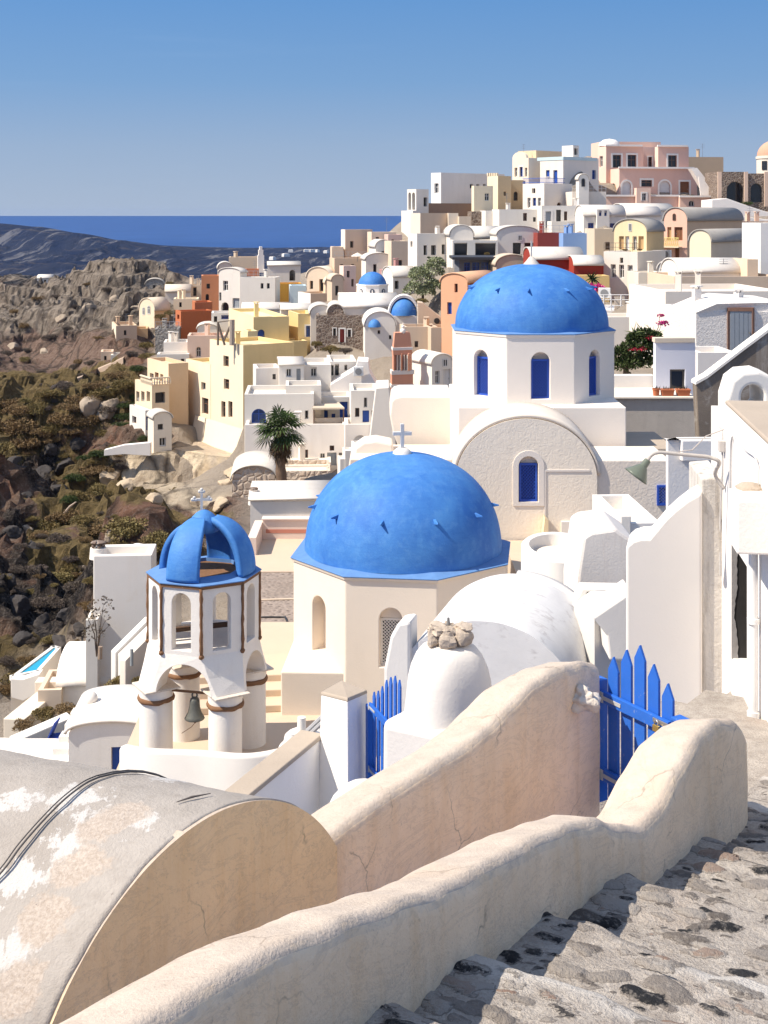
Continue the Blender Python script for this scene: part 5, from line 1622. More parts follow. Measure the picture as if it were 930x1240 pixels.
mb = MB(); c = P(440, 962, 12.0); mb.blob(c + ZV * -0.2, 0.34, 0.3, 0.32, 18, 12, 0.1, 3); o = mb.build("chimney", CHM, smooth=True); tag(o, "low rounded white chimney top peeping over the cream wall", "chimney")
for k, (x, y, Yc, r_) in enumerate(((362, 893, 24.0, 0.30), (352, 905, 23.6, 0.26), (380, 890, 24.2, 0.24))):
    c = P(x, y, Yc); mb = MB(); mb.blob(c + ZV * -r_ * 0.4, r_, r_, r_ * 0.95, 16, 10, 0.12, k)
    if k < 2: mb.cyl(c + Vector((0.05 + 0.0 * k, -0.02, r_ * 0.25)), 0.085, 0.30 - 0.1 * k, 14, 0.075)
    o = mb.build("chimney_dome", W_CLEAN, smooth=True, angle=50)
    tag(o, ("lumpy white dome with the taller pipe beside the stair wall", "lumpy white dome with a stubby pipe, lowest by the stair wall", "plain white dome nearest the white gate pillar")[k], "chimney", "white domed chimneys beside the stair wall")
mb = MB()
for k in range(2): mb.tube([P(372, 885 + 7 * k, 20.5), P(390, 868 + 7 * k, 20.0)], 0.035, 6)
o = mb.build("handrail", paint((0.5, 0.49, 0.48), 0.5)); tag(o, "grey handrail behind the white gate pillar", "railing")

# ---- roofs between the vault and the curved stair wall
bs = thing("roof_basin", "white roof terrace with a rounded parapet and a low dome behind the big vault", "roof terrace", (U(675) * 27, 27, -9.5))
mb = MB(); cx_, cy_ = U(678) * 27.6, 27.6; N = 28
ou = [(1.02, -11), (1.0, V(672) * 27), (0.93, V(672) * 27 + 0.05), (0.80, V(672) * 27 + 0.04), (0.78, V(672) * 27 - 0.25)]
mb.lathe((cx_ - 0.0, cy_, 0), ou, N); mb.v = [(cx_ + (x - cx_) * 0.80, cy_ + (y - cy_) * 1.25, z) for x, y, z in mb.v]; mb.build("parapet", W_CLEAN, bs, smooth=True, angle=50)
mb = MB(); mb.lathe((cx_, cy_, V(672) * 27 - 0.28), [(0.86, 0.0), (0.7, 0.10), (0.4, 0.17), (0.001, 0.2)], 24); mb.v = [(cx_ + (x - cx_) * 0.80, cy_ + (y - cy_) * 1.25, z) for x, y, z in mb.v]; mb.build("roof", W_CREAM, bs, smooth=True)
mb = MB(); mb.cbox((U(693) * 27.2, 27.0, V(668) * 27), 0.12, 0.14, 0.22); mb.build("vent", W_CLEAN, bs); mb = MB(); mb.cbox((U(700) * 27.2, 27.3, V(668) * 27 - 0.05), 0.10, 0.14, 0.22); mb.build("vent", W_CLEAN, bs)
STAINW = plaster((0.78, 0.745, 0.715), 0.05, 0.55, 1.0, 0.3, (0.62, 0.50, 0.42), 0.8)
Ys = 23.0
slab_poly("stained white block with rusty run marks left of the curved stair wall", "house_wall", "wall", Ys, [(697, 720), (700, 690), (706, 650), (716, 644), (745, 640), (772, 658), (772, 760), (697, 760)], 1.6, STAINW, 0.06)
mb = MB(); Yr = 19.6
mb.prism([P(695, 737, 21.4), P(708, 715, 21.8), P(760, 716, 21.0), P(760, 722, 20.4), P(720, 744, 20.0)], (0, 0, -1.5)); o = mb.build("stair_landing", plaster((0.60, 0.60, 0.60), 0.05, 0.1, 1)); tag(o, "white stair landing in shade enclosed by white parapets behind the vault", "landing")  # grey base colour puts shade into the white landing
slab_poly("sloping white parapet beside the shaded landing behind the vault", "stair_parapet", "wall", 19.4, [(718, 748), (765, 716), (765, 800), (738, 800), (735, 770)], 0.7, W_CLEAN, 0.03)
slab_poly("low white parapet edging the back of the shaded landing", "stair_parapet", "wall", 21.6, [(692, 740), (705, 713), (765, 714), (765, 717), (711, 717), (702, 745)], 0.4, W_CLEAN, 0.02)
o = house("small white roof with a square post behind the stained block", 29, 752, 634, 670, 800, rot=3, depth=3, col=(0.80, 0.78, 0.76), base=False, drop=2)
mb = MB(); mb.box((U(751) * 29, 28.9, V(650) * 29), (0.22, 0, 0), (0, 0.25, 0), (0, 0, 0.48)); mb.build("post", W_CLEAN, o, bevel=0.02)
mb = MB(); mb.box((3.3, 31.0, -12), (2.6, 0, 0), (0, 5.3, 0), (0, 0, 3.05)); o = mb.build("yard", FLOORC); structure(o)
mb = MB(); mb.box((1.5, 16.0, -12), (3.0, 0, 0), (0, 9, 0), (0, 0, 2.4)); o = mb.build("lower_yard", W_NEAR); structure(o)
mb = MB(); mb.box((-2.6, 12.2, -12), (3.3, 0, 0), (0, 4.6, 0), (0, 0, 3.6)); o = mb.build("lower_court", W_NEAR); structure(o)

# ================================================================== THE TOWN ON THE HILL
GW = "whitewashed houses on the hillside"
GC = "coloured houses on the hillside"
H = house
GREYROOF = (0.33, 0.32, 0.31); WROOF = (0.60, 0.575, 0.545); TROOF = (0.42, 0.335, 0.255); BROWN = (0.20, 0.135, 0.095)
STONE_KEY = {}


def stone_mat(c1, c2, mortar, scale=2.2):
    m, nt, b = new_mat("rubble_stone")
    v = pos_node(nt)
    n1 = noise(nt, v, 3.0, 4, 0.6)
    vo = nd(nt, 'ShaderNodeTexVoronoi', Scale=scale, feature='DISTANCE_TO_EDGE'); vc = nd(nt, 'ShaderNodeTexVoronoi', Scale=scale)
    wv = mix(nt, 0.12, v, nd_out(nt, v, 4.0))
    nt.links.new(wv, vo.inputs['Vector']); nt.links.new(wv, vc.inputs['Vector'])
    sepc = nt.nodes.new('ShaderNodeSeparateColor'); nt.links.new(vc.outputs['Color'], sepc.inputs['Color'])
    c = mix(nt, sepc.outputs['Red'], c1, c2)
    c = mix(nt, ramp(nt, n1, [(0.4, 0), (0.7, 0.5)]), c, shade(c1, 0.6))
    c = mix(nt, ramp(nt, vo.outputs['Distance'], [(0.03, 1), (0.12, 0)]), c, mortar)
    nt.links.new(c, b.inputs['Base Color']); b.inputs['Roughness'].default_value = 0.95
    bump(nt, b, ramp(nt, vo.outputs['Distance'], [(0.0, 0), (0.2, 1)]), 0.7, 0.12)
    return m


def nd_out(nt, v, s):
    n = nt.nodes.new('ShaderNodeTexNoise'); n.inputs['Scale'].default_value = s
    nt.links.new(v, n.inputs['Vector']); return n.outputs['Color']


STONE_B = stone_mat((0.15, 0.10, 0.075), (0.27, 0.20, 0.155), (0.34, 0.28, 0.23), 4.2)
STONE_P = stone_mat((0.60, 0.46, 0.34), (0.66, 0.53, 0.41), (0.64, 0.53, 0.42), 2.6)
STONE_G = stone_mat((0.26, 0.235, 0.21), (0.40, 0.37, 0.33), (0.36, 0.33, 0.29), 3.4)

# ---------------- top of the hill
H("white house with two tall blind arches, leftmost on the skyline", 152, 504, 229, 262, 519, 493, 35, S_=((494.5, 497.6, 233, 254, 'oa'), (499, 502.4, 233, 254, 'oa')), F_=((513, 517.5, 239, 250, 'o'),), group=GW)
H("small white house below the twin arches on the left skyline", 149, 500, 255, 280, 512, 486, 20, group=GW)
H("large plain house with a big blank grey white wall, left on the skyline", 162, 534, 209, 248, 611, 522, 40, col=(0.78, 0.775, 0.77), S_=((526, 531, 222, 234, 'w'),), F_=((569, 573, 223, 228, 'o'), (577, 580.5, 223, 226, 'o'), (585, 588.5, 223, 226, 'o')), group=GW)
H("tan house with a flat brown terrace below the blank grey white wall", 146, 509, 258, 286, 546, 497, 30, col=(0.62, 0.50, 0.39), col2=PALE, rcol=TROOF, group=GC)
H("low brown roofed house in front of the blank grey white wall", 153, 507, 246, 262, 574, 503, 25, col=(0.30, 0.21, 0.16), rcol=BROWN, par=0.1, group=GC)
H("little cream box house beside the outside stair on the skyline slope", 147, 543, 258, 274, 555, rot=5, col=(0.76, 0.68, 0.57), group=GC)
H("low tan stair house with a sloping side below the cream towers", 146, 556, 262, 276, 570, rot=5, col=(0.62, 0.53, 0.43), group=GC)
H("short cream tower house with one shuttered window on the skyline", 152, 574, 225, 252, 597, 571, 12, col=(0.80, 0.70, 0.52), F_=((587, 592.5, 234, 243, 'w'),), group=GC)
t5 = H("cream tower with toothed battlements on the skyline", 154, 603, 213, 252, 619, 590, 32, col=(0.68, 0.52, 0.32), col2=(0.80, 0.70, 0.53), F_=((610, 613, 232, 237, 'o'),), par=0.1, group=GC)
mb = MB()
for k in range(5): mb.cbox(P(591.5 + 2.7 * k, 213, 154.6 + (4 - k) * 0.5) + Vector((0, 0.3, 0)), 0.16, 0.3, 0.35, R(-50))
mb.build("battlements", plaster((0.80, 0.70, 0.53), 0.06, 0.16, 0.45), t5)
H("ochre remains of a wall with a stair beside the battlemented tower", 156, 618, 218, 250, 634, rot=12, col=(0.66, 0.50, 0.30), F_=((622, 627, 232, 243, 'oa'),), group=GC)
t6 = H("cream neoclassical house with an arched pediment and tall windows", 161, 640, 191, 232, 656, 620.5, 42, col=(0.72, 0.68, 0.62), col2=(0.80, 0.71, 0.58), S_=((623, 626.5, 203, 214, 'w'), (629.3, 633.2, 202, 214, 'bS'), (635.5, 638.5, 203, 214, 'w'), (627, 636, 219, 230, 'w')), group=GC)
mb = MB(); fr = (Vector((U(640) * 161, 161, 0)),); 
dS = Vector((-math.sin(R(42)), math.cos(R(42)), 0)); C_ = Vector((U(640) * 161, 161, V(191) * 161)); 
mb.prism([C_ + dS * (0.35 + 1.15 * (1 - math.cos(math.pi * i / 12))) + ZV * (0.75 * math.sin(math.pi * i / 12)) for i in range(13)], Vector((dS.y, -dS.x, 0)) * 0.4); mb.build("pediment", plaster((0.80, 0.71, 0.58), 0.06, 0.16, 0.45), t6)
mb = MB(); mb.cbox(C_ + Vector((2.2, 5.0, 0)), 5.5, 3, 1.0, R(42)); mb.build("roof_block", plaster((0.72, 0.58, 0.40), 0.06, 0.16, 0.45), t6)
t7 = H("white house with a pale blue cornice and two blue doors over the railing", 158, 682, 190, 226, 725, 654, 40, col=(0.72, 0.69, 0.65), S_=((661, 665.5, 206, 222, 'bd'), (670, 675, 206, 222, 'bd')), F_=((717, 721.7, 206, 217, 'b'),), group=GW)
C_ = Vector((U(682) * 158, 158, 0)); dS = Vector((-math.sin(R(40)), math.cos(R(40)), 0)); dF = Vector((math.cos(R(40)), math.sin(R(40)), 0))
mb = MB(); z7 = V(190) * 158
mb.box(C_ - dF * 0.06 + ZV * (z7 - 0.35), dF * 0.055, dS * 4.2, ZV * 0.4); mb.box(C_ - dS * 0.06 + ZV * (z7 - 0.35), dF * 6.0, dS * 0.055, ZV * 0.4); mb.build("cornice", plaster((0.50, 0.65, 0.72), 0.05, 0.1), t7)
H("little white roof room with a dark opening on the skyline", 160, 694, 176, 191, 701, 680.5, 35, F_=((695.5, 699.5, 179.5, 187.5, 'o'),), group=GW)
t8 = H("white house with a blue terrace railing and three tall narrow windows", 152, 659, 222, 264, 693, 633, 38, col=(0.76, 0.72, 0.68), S_=((644, 648.2, 228, 234, 'o'), (638.7, 642.5, 239.5, 251.5, 'w'), (645, 649, 239.5, 252.5, 'b'), (651.2, 655, 239.5, 251.5, 'w')), F_=((674.5, 680, 245, 254, 'na'),), par=0.05, group=GW)
C_ = Vector((U(659) * 152, 152, V(222) * 152)); dS = Vector((-math.sin(R(38)), math.cos(R(38)), 0)); dF = Vector((math.cos(R(38)), math.sin(R(38)), 0))
mb = MB()
for L_, D_ in ((3.6, dS), (3.4, dF)):
    for z in (0.12, 0.62): mb.tube([C_ + ZV * z, C_ + D_ * L_ + ZV * z], 0.035, 4)
    for k in range(int(L_ / 0.17)): mb.tube([C_ + D_ * (0.17 * k), C_ + D_ * (0.17 * k) + ZV * 0.62], 0.024, 4)
mb.build("railing", paint((0.05, 0.12, 0.45), 0.5), t8)
H("long low white house with two brown windows under the railing house", 144, 604.5, 253.5, 275, 662, rot=5, F_=((633.5, 638.2, 258, 267.5, 'n'), (645.5, 649, 263, 268.5, 'o')), group=GW)
H("white house with a tall grey door and narrow brown windows near the hilltop", 142, 656, 249, 286, 722, rot=5, F_=((660.5, 667.2, 256, 276, 'gdS'), (673.5, 679.5, 254, 268, 'o'), (683, 687, 256, 267, 'n'), (697.5, 701, 258, 266.5, 'n')), group=GW)
H("low white wall house with one brown window under the tall grey door", 139.5, 668, 268, 290, 722, rot=4, F_=((697.5, 701.2, 275, 281, 'n'),), group=GW)
H("beige house behind the small white belfry left of the pink mansion", 150, 693, 232, 256, 734, rot=5, col=(0.70, 0.65, 0.60), group=GC)
bl_ = H("small white gabled bellcote with an arched opening left of the pink mansion", 149, 701, 218, 236, 713, rot=8, roof='vF', rise=7, F_=((704, 708.5, 216, 226, 'oa'),), depth=1.2, name='bellcote', cat='bellcote')
H("brown stone wall with dark patches on the slope under the cream towers", 150, 571, 256, 274, 590, rot=5, mat=STONE_B, group=GC)
H("white ramp house with a curved side beside the brown stone wall", 148, 588, 255, 275, 606, rot=8, col=(0.78, 0.76, 0.73), group=GW)

# pink mansion
pk = H("large pink mansion with white trims and arched doors on the hilltop", 166, 734, 177, 208, 779, 724, 14, col=(0.70, 0.47, 0.40), col2=(0.78, 0.58, 0.50), F_=((742, 752, 187.5, 203, 'nS'), (760, 770.5, 187.5, 203, 'nS')), S_=((726, 730, 189, 202, 'w'),), name='mansion', cat='mansion', rcol=WROOF)  # lighter left side: sunlight put into the wall colour
H("", 168.5, 779, 178, 205, 798, rot=10, col=(0.78, 0.56, 0.48), F_=((785, 789.5, 190, 204, 'nS'),), root=pk)
H("", 166, 797, 177.5, 206, 834, 793, 10, col=(0.69, 0.46, 0.39), col2=(0.78, 0.58, 0.50), F_=((809, 819.5, 188, 203, 'nS'),), root=pk, rcol=WROOF)
H("", 163, 750, 204, 240, 844, 734, 10, col=(0.69, 0.46, 0.39), col2=(0.78, 0.58, 0.50), S_=((738.5, 746.5, 222, 237, 'tda'),), F_=((753.5, 764, 219.5, 237, 'wdaS'), (776.5, 789.5, 218, 226, 'nS'), (798.5, 811.5, 219, 237.5, 'wdaS'), (823.5, 834.5, 220, 237.5, 'ndS')), root=pk, rcol=WROOF)
H("", 158, 734, 238, 256, 823, rot=3, depth=4, col=(0.74, 0.54, 0.46), F_=((796.5, 804.5, 245.5, 254, 'wa'),), root=pk)
H("", 157.3, 771, 227.5, 252, 788, rot=3, depth=1.2, col=(0.74, 0.54, 0.46), F_=((777.5, 782.5, 234, 243, 'wS'),), root=pk)
H("", 157.5, 822, 239, 256, 868, rot=-4, xl=822, depth=4, col=(0.74, 0.54, 0.46), root=pk) if False else H("", 157.6, 823.5, 239, 256, 867, rot=3, depth=4, col=(0.72, 0.50, 0.42), F_=((834, 841, 242.5, 250, 'wa'),), root=pk)
WT = plaster((0.80, 0.77, 0.75), 0.04, 0.1, 0.5)
mb = MB()
for (px0, px1, yy, Yc) in ((734, 779, 177, 165.8), (797, 834, 177.5, 165.8), (750, 844, 204, 162.8), (734, 823, 238, 157.8), (823.5, 867, 239, 157.4)):
    a = P(px0 - 0.5, yy, Yc); b2 = P(px1 + 0.5, yy, Yc + 0.0); d_ = Vector((b2.x - a.x, (b2.x - a.x) * 0.16, 0)) if Yc > 160 else Vector((b2.x - a.x, (b2.x - a.x) * 0.052, 0))
    m1 = MB(); m1.box(a + ZV * 0.003 - Vector((0, 0.06, 0)), d_, (0, 0.5, 0), (0, 0, 0.22)); m1.build("coping", WT, pk)
m1 = MB(); m1.prism([P(837, 204, 160), P(844, 203, 160), P(874, 240, 160), P(874, 252, 160), P(866, 252, 160)], (0, 1.8, 0)); m1.build("stair", WT, pk)
m1 = MB(); m1.prism([P(846, 214, 158.5), P(850, 214, 158.5), P(866, 237, 158.5), P(866, 250, 158.5), P(850, 250, 158.5)], (0, 0.25, 0)); m1.build("stair_rail", WT, pk)
H("", 170, 728, 171.5, 180, 800, rot=6, depth=5, col=(0.72, 0.52, 0.44), root=pk, rcol=WROOF)
m1 = MB(); m1.lathe(P(738, 177, 170), [(1.4, 0), (1.3, 0.4), (0.8, 0.8), (0.01, 0.95)], 16); m1.build("roof_dome", WT, pk, smooth=True)
H("plain tan block of a house behind the pink mansion", 176, 834, 190, 240, 876, rot=5, col=(0.50, 0.39, 0.29), col2=(0.5, 0.39, 0.29), group=GC)
sa = H("dark stone arcade with two tall arches below the pink rotunda", 155, 869, 208, 252, 905, rot=3, depth=5, mat=STONE_B, F_=((880, 900.5, 220, 247, 'oa'),), name='arcade', cat='arcade')
H("", 154.2, 905, 210, 252, 948, rot=3, depth=5, mat=STONE_B, F_=((909, 923, 222, 245, 'oa'), (928, 944, 222, 245, 'oa')), root=sa)
for x in (869.5, 901.5, 926):
    m1 = MB(); m1.box(P(x, 250, 153.9), (0.42, 0, 0), (0, 0.25, 0), (0, 0, V(208) * 154 - V(250) * 154)); m1.build("pilaster", plaster((0.62, 0.47, 0.38), 0.05, 0.1, 0.5), sa)
rt = thing("rotunda", "pink domed rotunda on a pale drum at the right edge of the skyline", "rotunda", P(938, 210, 166))
c_ = P(938, 208, 166); m1 = MB(); m1.lathe(c_, [(2.2, -3), (2.2, 1.6), (2.3, 1.62), (2.3, 1.9), (2.15, 1.95)], 24); m1.build("wall", plaster((0.72, 0.66, 0.58), 0.05, 0.1, 0.5), rt, smooth=True, angle=40)
m1 = MB(); m1.lathe(c_ + ZV * 1.95, [(2.15 * math.cos(t), 2.0 * math.sin(t)) for t in np.linspace(0, math.pi / 2 - 0.01, 12)], 28); m1.build("dome", plaster((0.58, 0.33, 0.24), 0.06, 0.1, 0.5), rt, smooth=True)
for a in (-50, -15, 20):
    m1 = MB(); p_ = c_ + Vector((2.2 * math.sin(R(a)), -2.2 * math.cos(R(a)), 0.2)); m1.cbox(p_, 0.7, 0.12, 1.1, R(a)); m1.build("window", glass_dark(), rt)
slab_poly("long white sloping retaining wall on the upper right slope", "retaining_wall", "wall", 148, [(862, 242), (880, 240), (905, 249), (945, 262), (945, 300), (862, 300)], 5, WT, 0.05)
slab_poly("second white retaining wall stepping down on the upper right slope", "retaining_wall", "wall", 138, [(850, 268), (900, 262), (945, 268), (945, 300), (850, 300)], 5, WT, 0.05)

# ---------------- right middle
mh = H("white vaulted house with a blue trimmed door and small blue windows under the pink mansion", 135, 707, 262, 288, 757, rot=5, roof='vS', rise=13, rcol=WROOF, F_=((712, 719, 270, 282, 'b'), (725.5, 733, 267.5, 277, 'bda'), (738.5, 745, 270.5, 276, 'b')), group=GW)
H("", 134.6, 723, 253.5, 265, 738, rot=5, depth=2.2, F_=((725.3, 728.6, 255, 261.5, 'b'), (731.8, 735, 255, 261.5, 'b')), root=mh)
H("pale vaulted house end with a grey curved roof right of the small blue windows", 139, 757, 262, 282, 800, rot=6, roof='vS', rise=11, rcol=(0.6, 0.57, 0.55), group=GW)
H("long white barrel roofed house at the foot of the pink mansion", 143, 755, 256, 275, 815, rot=5, roof='vS', rise=9, rcol=WROOF, group=GW)
yh = H("yellow vaulted house with tan shutters and a balcony opening", 112, 783, 281, 330, 804, 743.5, -36, col=(0.76, 0.64, 0.42), col2=(0.62, 0.48, 0.28), roof='vF', rise=15, rcol=GREYROOF, F_=((749.5, 755.5, 286, 302, 'td'), (757, 762, 286, 303.5, 'wd'), (766, 771, 286, 303, 'w'), (773, 779.5, 286, 302, 'td'), (761, 765, 270.5, 280, 'w')), group=GC)  # darker side colour adds painted shade to that wall
H("white house with three narrow windows under the yellow vaulted house", 107, 772, 305, 362, 806, 731, -32, F_=((739.5, 745.5, 320, 336.5, 'w'), (749.5, 755.5, 320.5, 336.5, 'w'), (760, 766, 321, 337.5, 'w'), (750.5, 754.5, 312, 318.5, 'o')), drop=6, group=GW)
H("plain cream buttress house with a battered foot right of the three narrow windows", 104, 773, 330, 394, 806, rot=6, col=(0.76, 0.71, 0.63), drop=5, group=GC)
ph = H("pink vaulted house with a yellow balcony and a niche in its gable", 118, 832, 268, 325, 899, 804, -38, col=(0.76, 0.50, 0.40), col2=(0.60, 0.45, 0.32), roof='vF', rise=16, rcol=GREYROOF, F_=((808, 813, 275, 291, 'td'), (816.5, 826.5, 275, 291, 'nd'), (817, 822.5, 300, 315, 'nd'), (808, 811.5, 302, 310, 'w'), (814.5, 818.5, 258.5, 267, 'na')), group=GC)
q = R(38); Cc = Vector((U(832) * 118, 118, 0)); dF = Vector((-math.cos(q), math.sin(q), 0)); nF = Vector((-math.sin(q), -math.cos(q), 0))
m1 = MB(); z0 = V(300) * 118 
m1.box(Cc + dF * 0.5 + ZV * z0, dF * 2.3, nF * 0.7, ZV * 0.10)
bal = m1.build("balcony", plaster((0.76, 0.66, 0.5), 0.05, 0.1), ph)
m1 = MB()
for k in range(13): m1.tube([Cc + dF * (0.5 + 2.3 * k / 12) + nF * 0.66 + ZV * (z0 + 0.1), Cc + dF * (0.5 + 2.3 * ((k + 1) % 13) / 12) + nF * 0.66 + ZV * (z0 + 0.85)], 0.03, 4)
for k in range(13): m1.tube([Cc + dF * (0.5 + 2.3 * k / 12) + nF * 0.66 + ZV * (z0 + 0.85), Cc + dF * (0.5 + 2.3 * min(12, k + 1) / 12) + nF * 0.66 + ZV * (z0 + 0.1)], 0.03, 4)
m1.tube([Cc + dF * 0.5 + nF * 0.66 + ZV * (z0 + 0.88), Cc + dF * 2.8 + nF * 0.66 + ZV * (z0 + 0.88)], 0.04, 4)
m1.build("railing", paint((0.70, 0.58, 0.22), 0.5), bal)
H("tan flat roofed house with a rust parapet beside the pink vaulted house", 128, 885, 268, 290, 948, rot=5, col=(0.66, 0.52, 0.42), rcol=(0.5, 0.3, 0.2), group=GC)
ac = H("cream vaulted house with a grey roof and an air conditioner on its side", 100, 861, 294, 318, 922, 835, -38, col=(0.78, 0.70, 0.54), col2=(0.68, 0.58, 0.46), roof='vF', rise=15, rcol=GREYROOF, group=GC)
def ac_unit(p, rz, label, s=1.0):
    g_ = thing("air_conditioner", label, "air conditioner", p)
    m_ = MB(); m_.cbox(Vector(p), 0.85 * s, 0.35 * s, 0.75 * s, rz); c0 = m_.build("casing", paint((0.70, 0.70, 0.68), 0.5, 0.05, 0), g_, bevel=0.02)
    d_ = Vector((math.sin(rz), -math.cos(rz), 0)); m_ = MB(); cc_ = Vector(p) + d_ * 0.18 * s + ZV * 0.37 * s
    x_ = Vector((math.cos(rz), math.sin(rz), 0)); m_.prism([cc_ + (x_ * math.cos(t) + ZV * math.sin(t)) * 0.28 * s for t in np.linspace(0, 2 * math.pi, 16, endpoint=False)], d_ * 0.02)
    m_.build("fan_grille", paint((0.25, 0.25, 0.25), 0.5), g_)
ac_unit(P(908, 308, 99.5), R(8), "white air conditioner on the side of the cream vaulted house")
ac_unit(P(732, 361, 96.0), R(-15), "white air conditioner beside the white railed terrace")
ac_unit(P(807, 313, 116.8), R(-38), "white air conditioner under the yellow balcony")
H("long low white vault in front of the cream vaulted house", 90, 822, 331, 345, 906, rot=5, roof='vS', rise=16, rcol=(0.64, 0.62, 0.60), depth=4, group=GW)
H("tan block end of the long low white vault", 89, 905, 314, 345, 918, rot=5, depth=3, col=(0.70, 0.58, 0.45), group=GC)
H("wide tan roof house above the pale wall with the grey door", 86, 817, 335, 360, 950, rot=4, col=(0.66, 0.53, 0.41), rcol=TROOF, group=GC)
cw = H("wide plain pale cream house under the tan roof", 74, 806, 353, 440, 950, rot=4, col=(0.80, 0.74, 0.67), depth=8, drop=6, group=GC)
m1 = MB(); m1.blob(P(824, 376, 73.9), 0.32, 0.15, 0.13, 12, 8, 0.4, 7); m1.build("waterspout", plaster((0.42, 0.30, 0.22), 0.1, 0.3, 3), cw, smooth=True)
H("little white house with a dark arched doorway left of the wide cream house", 100, 818, 327, 360, 824, 797, -22, roof='vF', rise=10, depth=3, rcol=WROOF, F_=((805.5, 812.5, 337, 356.5, 'oa'), (811.5, 815.5, 322, 329, 'o')), group=GW)
dh = H("rough white house with a grey door in a brown frame at right", 66, 843, 378, 470, 950, rot=3, depth=6, mat=plaster((0.74, 0.72, 0.705), 0.05, 0.1, 0.9, 0.5, tex='coarse'), drop=5, F_=((884, 911, 377, 426, 'gd'),), base=True)
m1 = MB(); yd = 65.9
for (a, b2, c2_, d2) in ((881, 884, 373, 426), (911, 914, 373, 426), (881, 914, 372.5, 377)):
    m1.box(P(a, d2, yd + 1.0 * (a - 843) / 107 * 0.0 + 0.12), (U(b2) * yd - U(a) * yd, 0.05, 0), (0, 0.2, 0), (0, 0, (V(c2_) - V(d2)) * yd))
m1.v = [(x, y - 0.0, z) for x, y, z in m1.v]
m1.build("door_frame", paint((0.28, 0.15, 0.10), 0.8, 0.3, 0.3, 0.5, (0.5, 0.42, 0.35), 5), dh)
m1 = MB(); m1.prism([P(843, 378.5, 65.95), P(868, 368, 65.95), P(890, 362.5, 66.5), P(950, 366, 66.5), P(950, 378.5, 66.5)], (0, 5.5, 0)); m1.build("gable", plaster((0.74, 0.72, 0.705), 0.05, 0.1, 0.9, 0.5, tex='coarse'), dh)
H("low rough white wall house in front of the grey door house", 60, 845, 427, 480, 892, rot=2, depth=3, col=(0.74, 0.72, 0.71), drop=4, group=GW)
lh = H("small lilac blue house with one dark window behind the flower pots", 48.5, 794, 415, 476, 842, 791, 4, mat=plaster((0.66, 0.69, 0.80), 0.03, 0.05, 1, 0.15), depth=5, rcol=TROOF, F_=((811.5, 829.5, 447.5, 474, 'o'),), bev=0.02, par=0.15, rec=0.06)
m1 = MB(); m1.box(P(793, 415, 48.45) + ZV * 0.003, (1.50, 0.1, 0), (0, 0.5, 0), (0, 0, 0.16)); m1.build("coping", plaster((0.68, 0.60, 0.50), 0.08, 0.2, 1), lh)
# terrace with the pots, grey retaining wall, dark stair wall
m1 = MB(); m1.prism([P(742, 483, 46.4), P(843, 483, 46.4), P(846, 560, 46.4), P(742, 560, 46.4)], (0.05, 4.5, 0)); o = m1.build("retaining_wall", GREY_PL, bevel=0.02); tag(o, "grey cement retaining wall in shade below the flower pots", "wall")
m1 = MB(); m1.box(P(742, 483, 46.3) + ZV * 0.003, (2.95, 0, 0), (0, 4.6, 0), (0, 0, 0.05)); m1.build("coping", plaster((0.70, 0.65, 0.58), 0.06, 0.15, 1), o)
H("low white planter wall under the cactus bushes beside the far blue dome", 48.9, 740, 455, 480, 792.5, rot=2, depth=0.5, col=(0.74, 0.72, 0.70), drop=0.6, base=False, par=0.05, name='planter_wall', cat='wall')
POT = paint((0.42, 0.13, 0.055), 0.8, 0.15, 0.2)
for i, (x, w_, lab) in enumerate(((794.5, 9, "small round terracotta pot with a spiky plant beside the lilac house"), (808, 15, "square terracotta planter under the dark window of the lilac house"), (827, 16, "rightmost terracotta planter with dry sprigs on the grey wall"))):
    yp = 46.75; p_ = P(x, 481.2, yp); p_.z = V(483) * 46.4 + 0.056
    g_ = thing("flower_pot", lab, "flower pot", p_, "terracotta pots on the grey wall")
    r_ = w_ / 2 / F * yp
    m1 = MB()
    if i == 0: m1.lathe(p_, [(0.001, 0), (r_ * 0.75, 0), (r_ * 0.95, 0.22), (r_ * 1.1, 0.23), (r_ * 1.1, 0.27), (r_ * 0.9, 0.27), (r_ * 0.85, 0.2), (0.001, 0.2)], 18)
    else:
        loft(m1, [[p_ + Vector((sx * r_ * 0.88, sy * 0.13, 0)) for sx, sy in ((-1, -1), (1, -1), (1, 1), (-1, 1))], [p_ + Vector((sx * r_, sy * 0.16, 0.21)) for sx, sy in ((-1, -1), (1, -1), (1, 1), (-1, 1))]])
        m1.box(p_ + Vector((-r_ * 1.06, -0.175, 0.2)), (2.12 * r_, 0, 0), (0, 0.35, 0), (0, 0, 0.05))
    m1.build("pot", POT, g_, bevel=0.008)
    m1 = MB()
    for k in range(26):
        a = random.uniform(0, 6.28); q_ = p_ + Vector((random.uniform(-0.8, 0.8) * r_, random.uniform(-0.08, 0.08), 0.23)); e_ = q_ + Vector((math.cos(a) * 0.10, math.sin(a) * 0.06, random.uniform(0.05, 0.16)))
        m1.poly([q_ + Vector((-0.012, 0, 0)), q_ + Vector((0.012, 0, 0)), e_]); m1.poly([q_ + Vector((0, -0.012, 0)), q_ + Vector((0, 0.012, 0)), e_])
    m1.build("plant", paint((0.10, 0.085, 0.05), 0.8), g_, weld=0)
DARKST = plaster((0.22, 0.185, 0.155), 0.25, 0.6, 0.9, 0.6, (0.50, 0.47, 0.43), 0.5)
o = slab_poly("dark mouldy sloping stair wall with a thin white edge at right", "stair_wall", "wall", 40, [(843, 466), (857, 458), (900, 425), (950, 388), (950, 560), (848, 560)], 0.5, DARKST, 0.02)
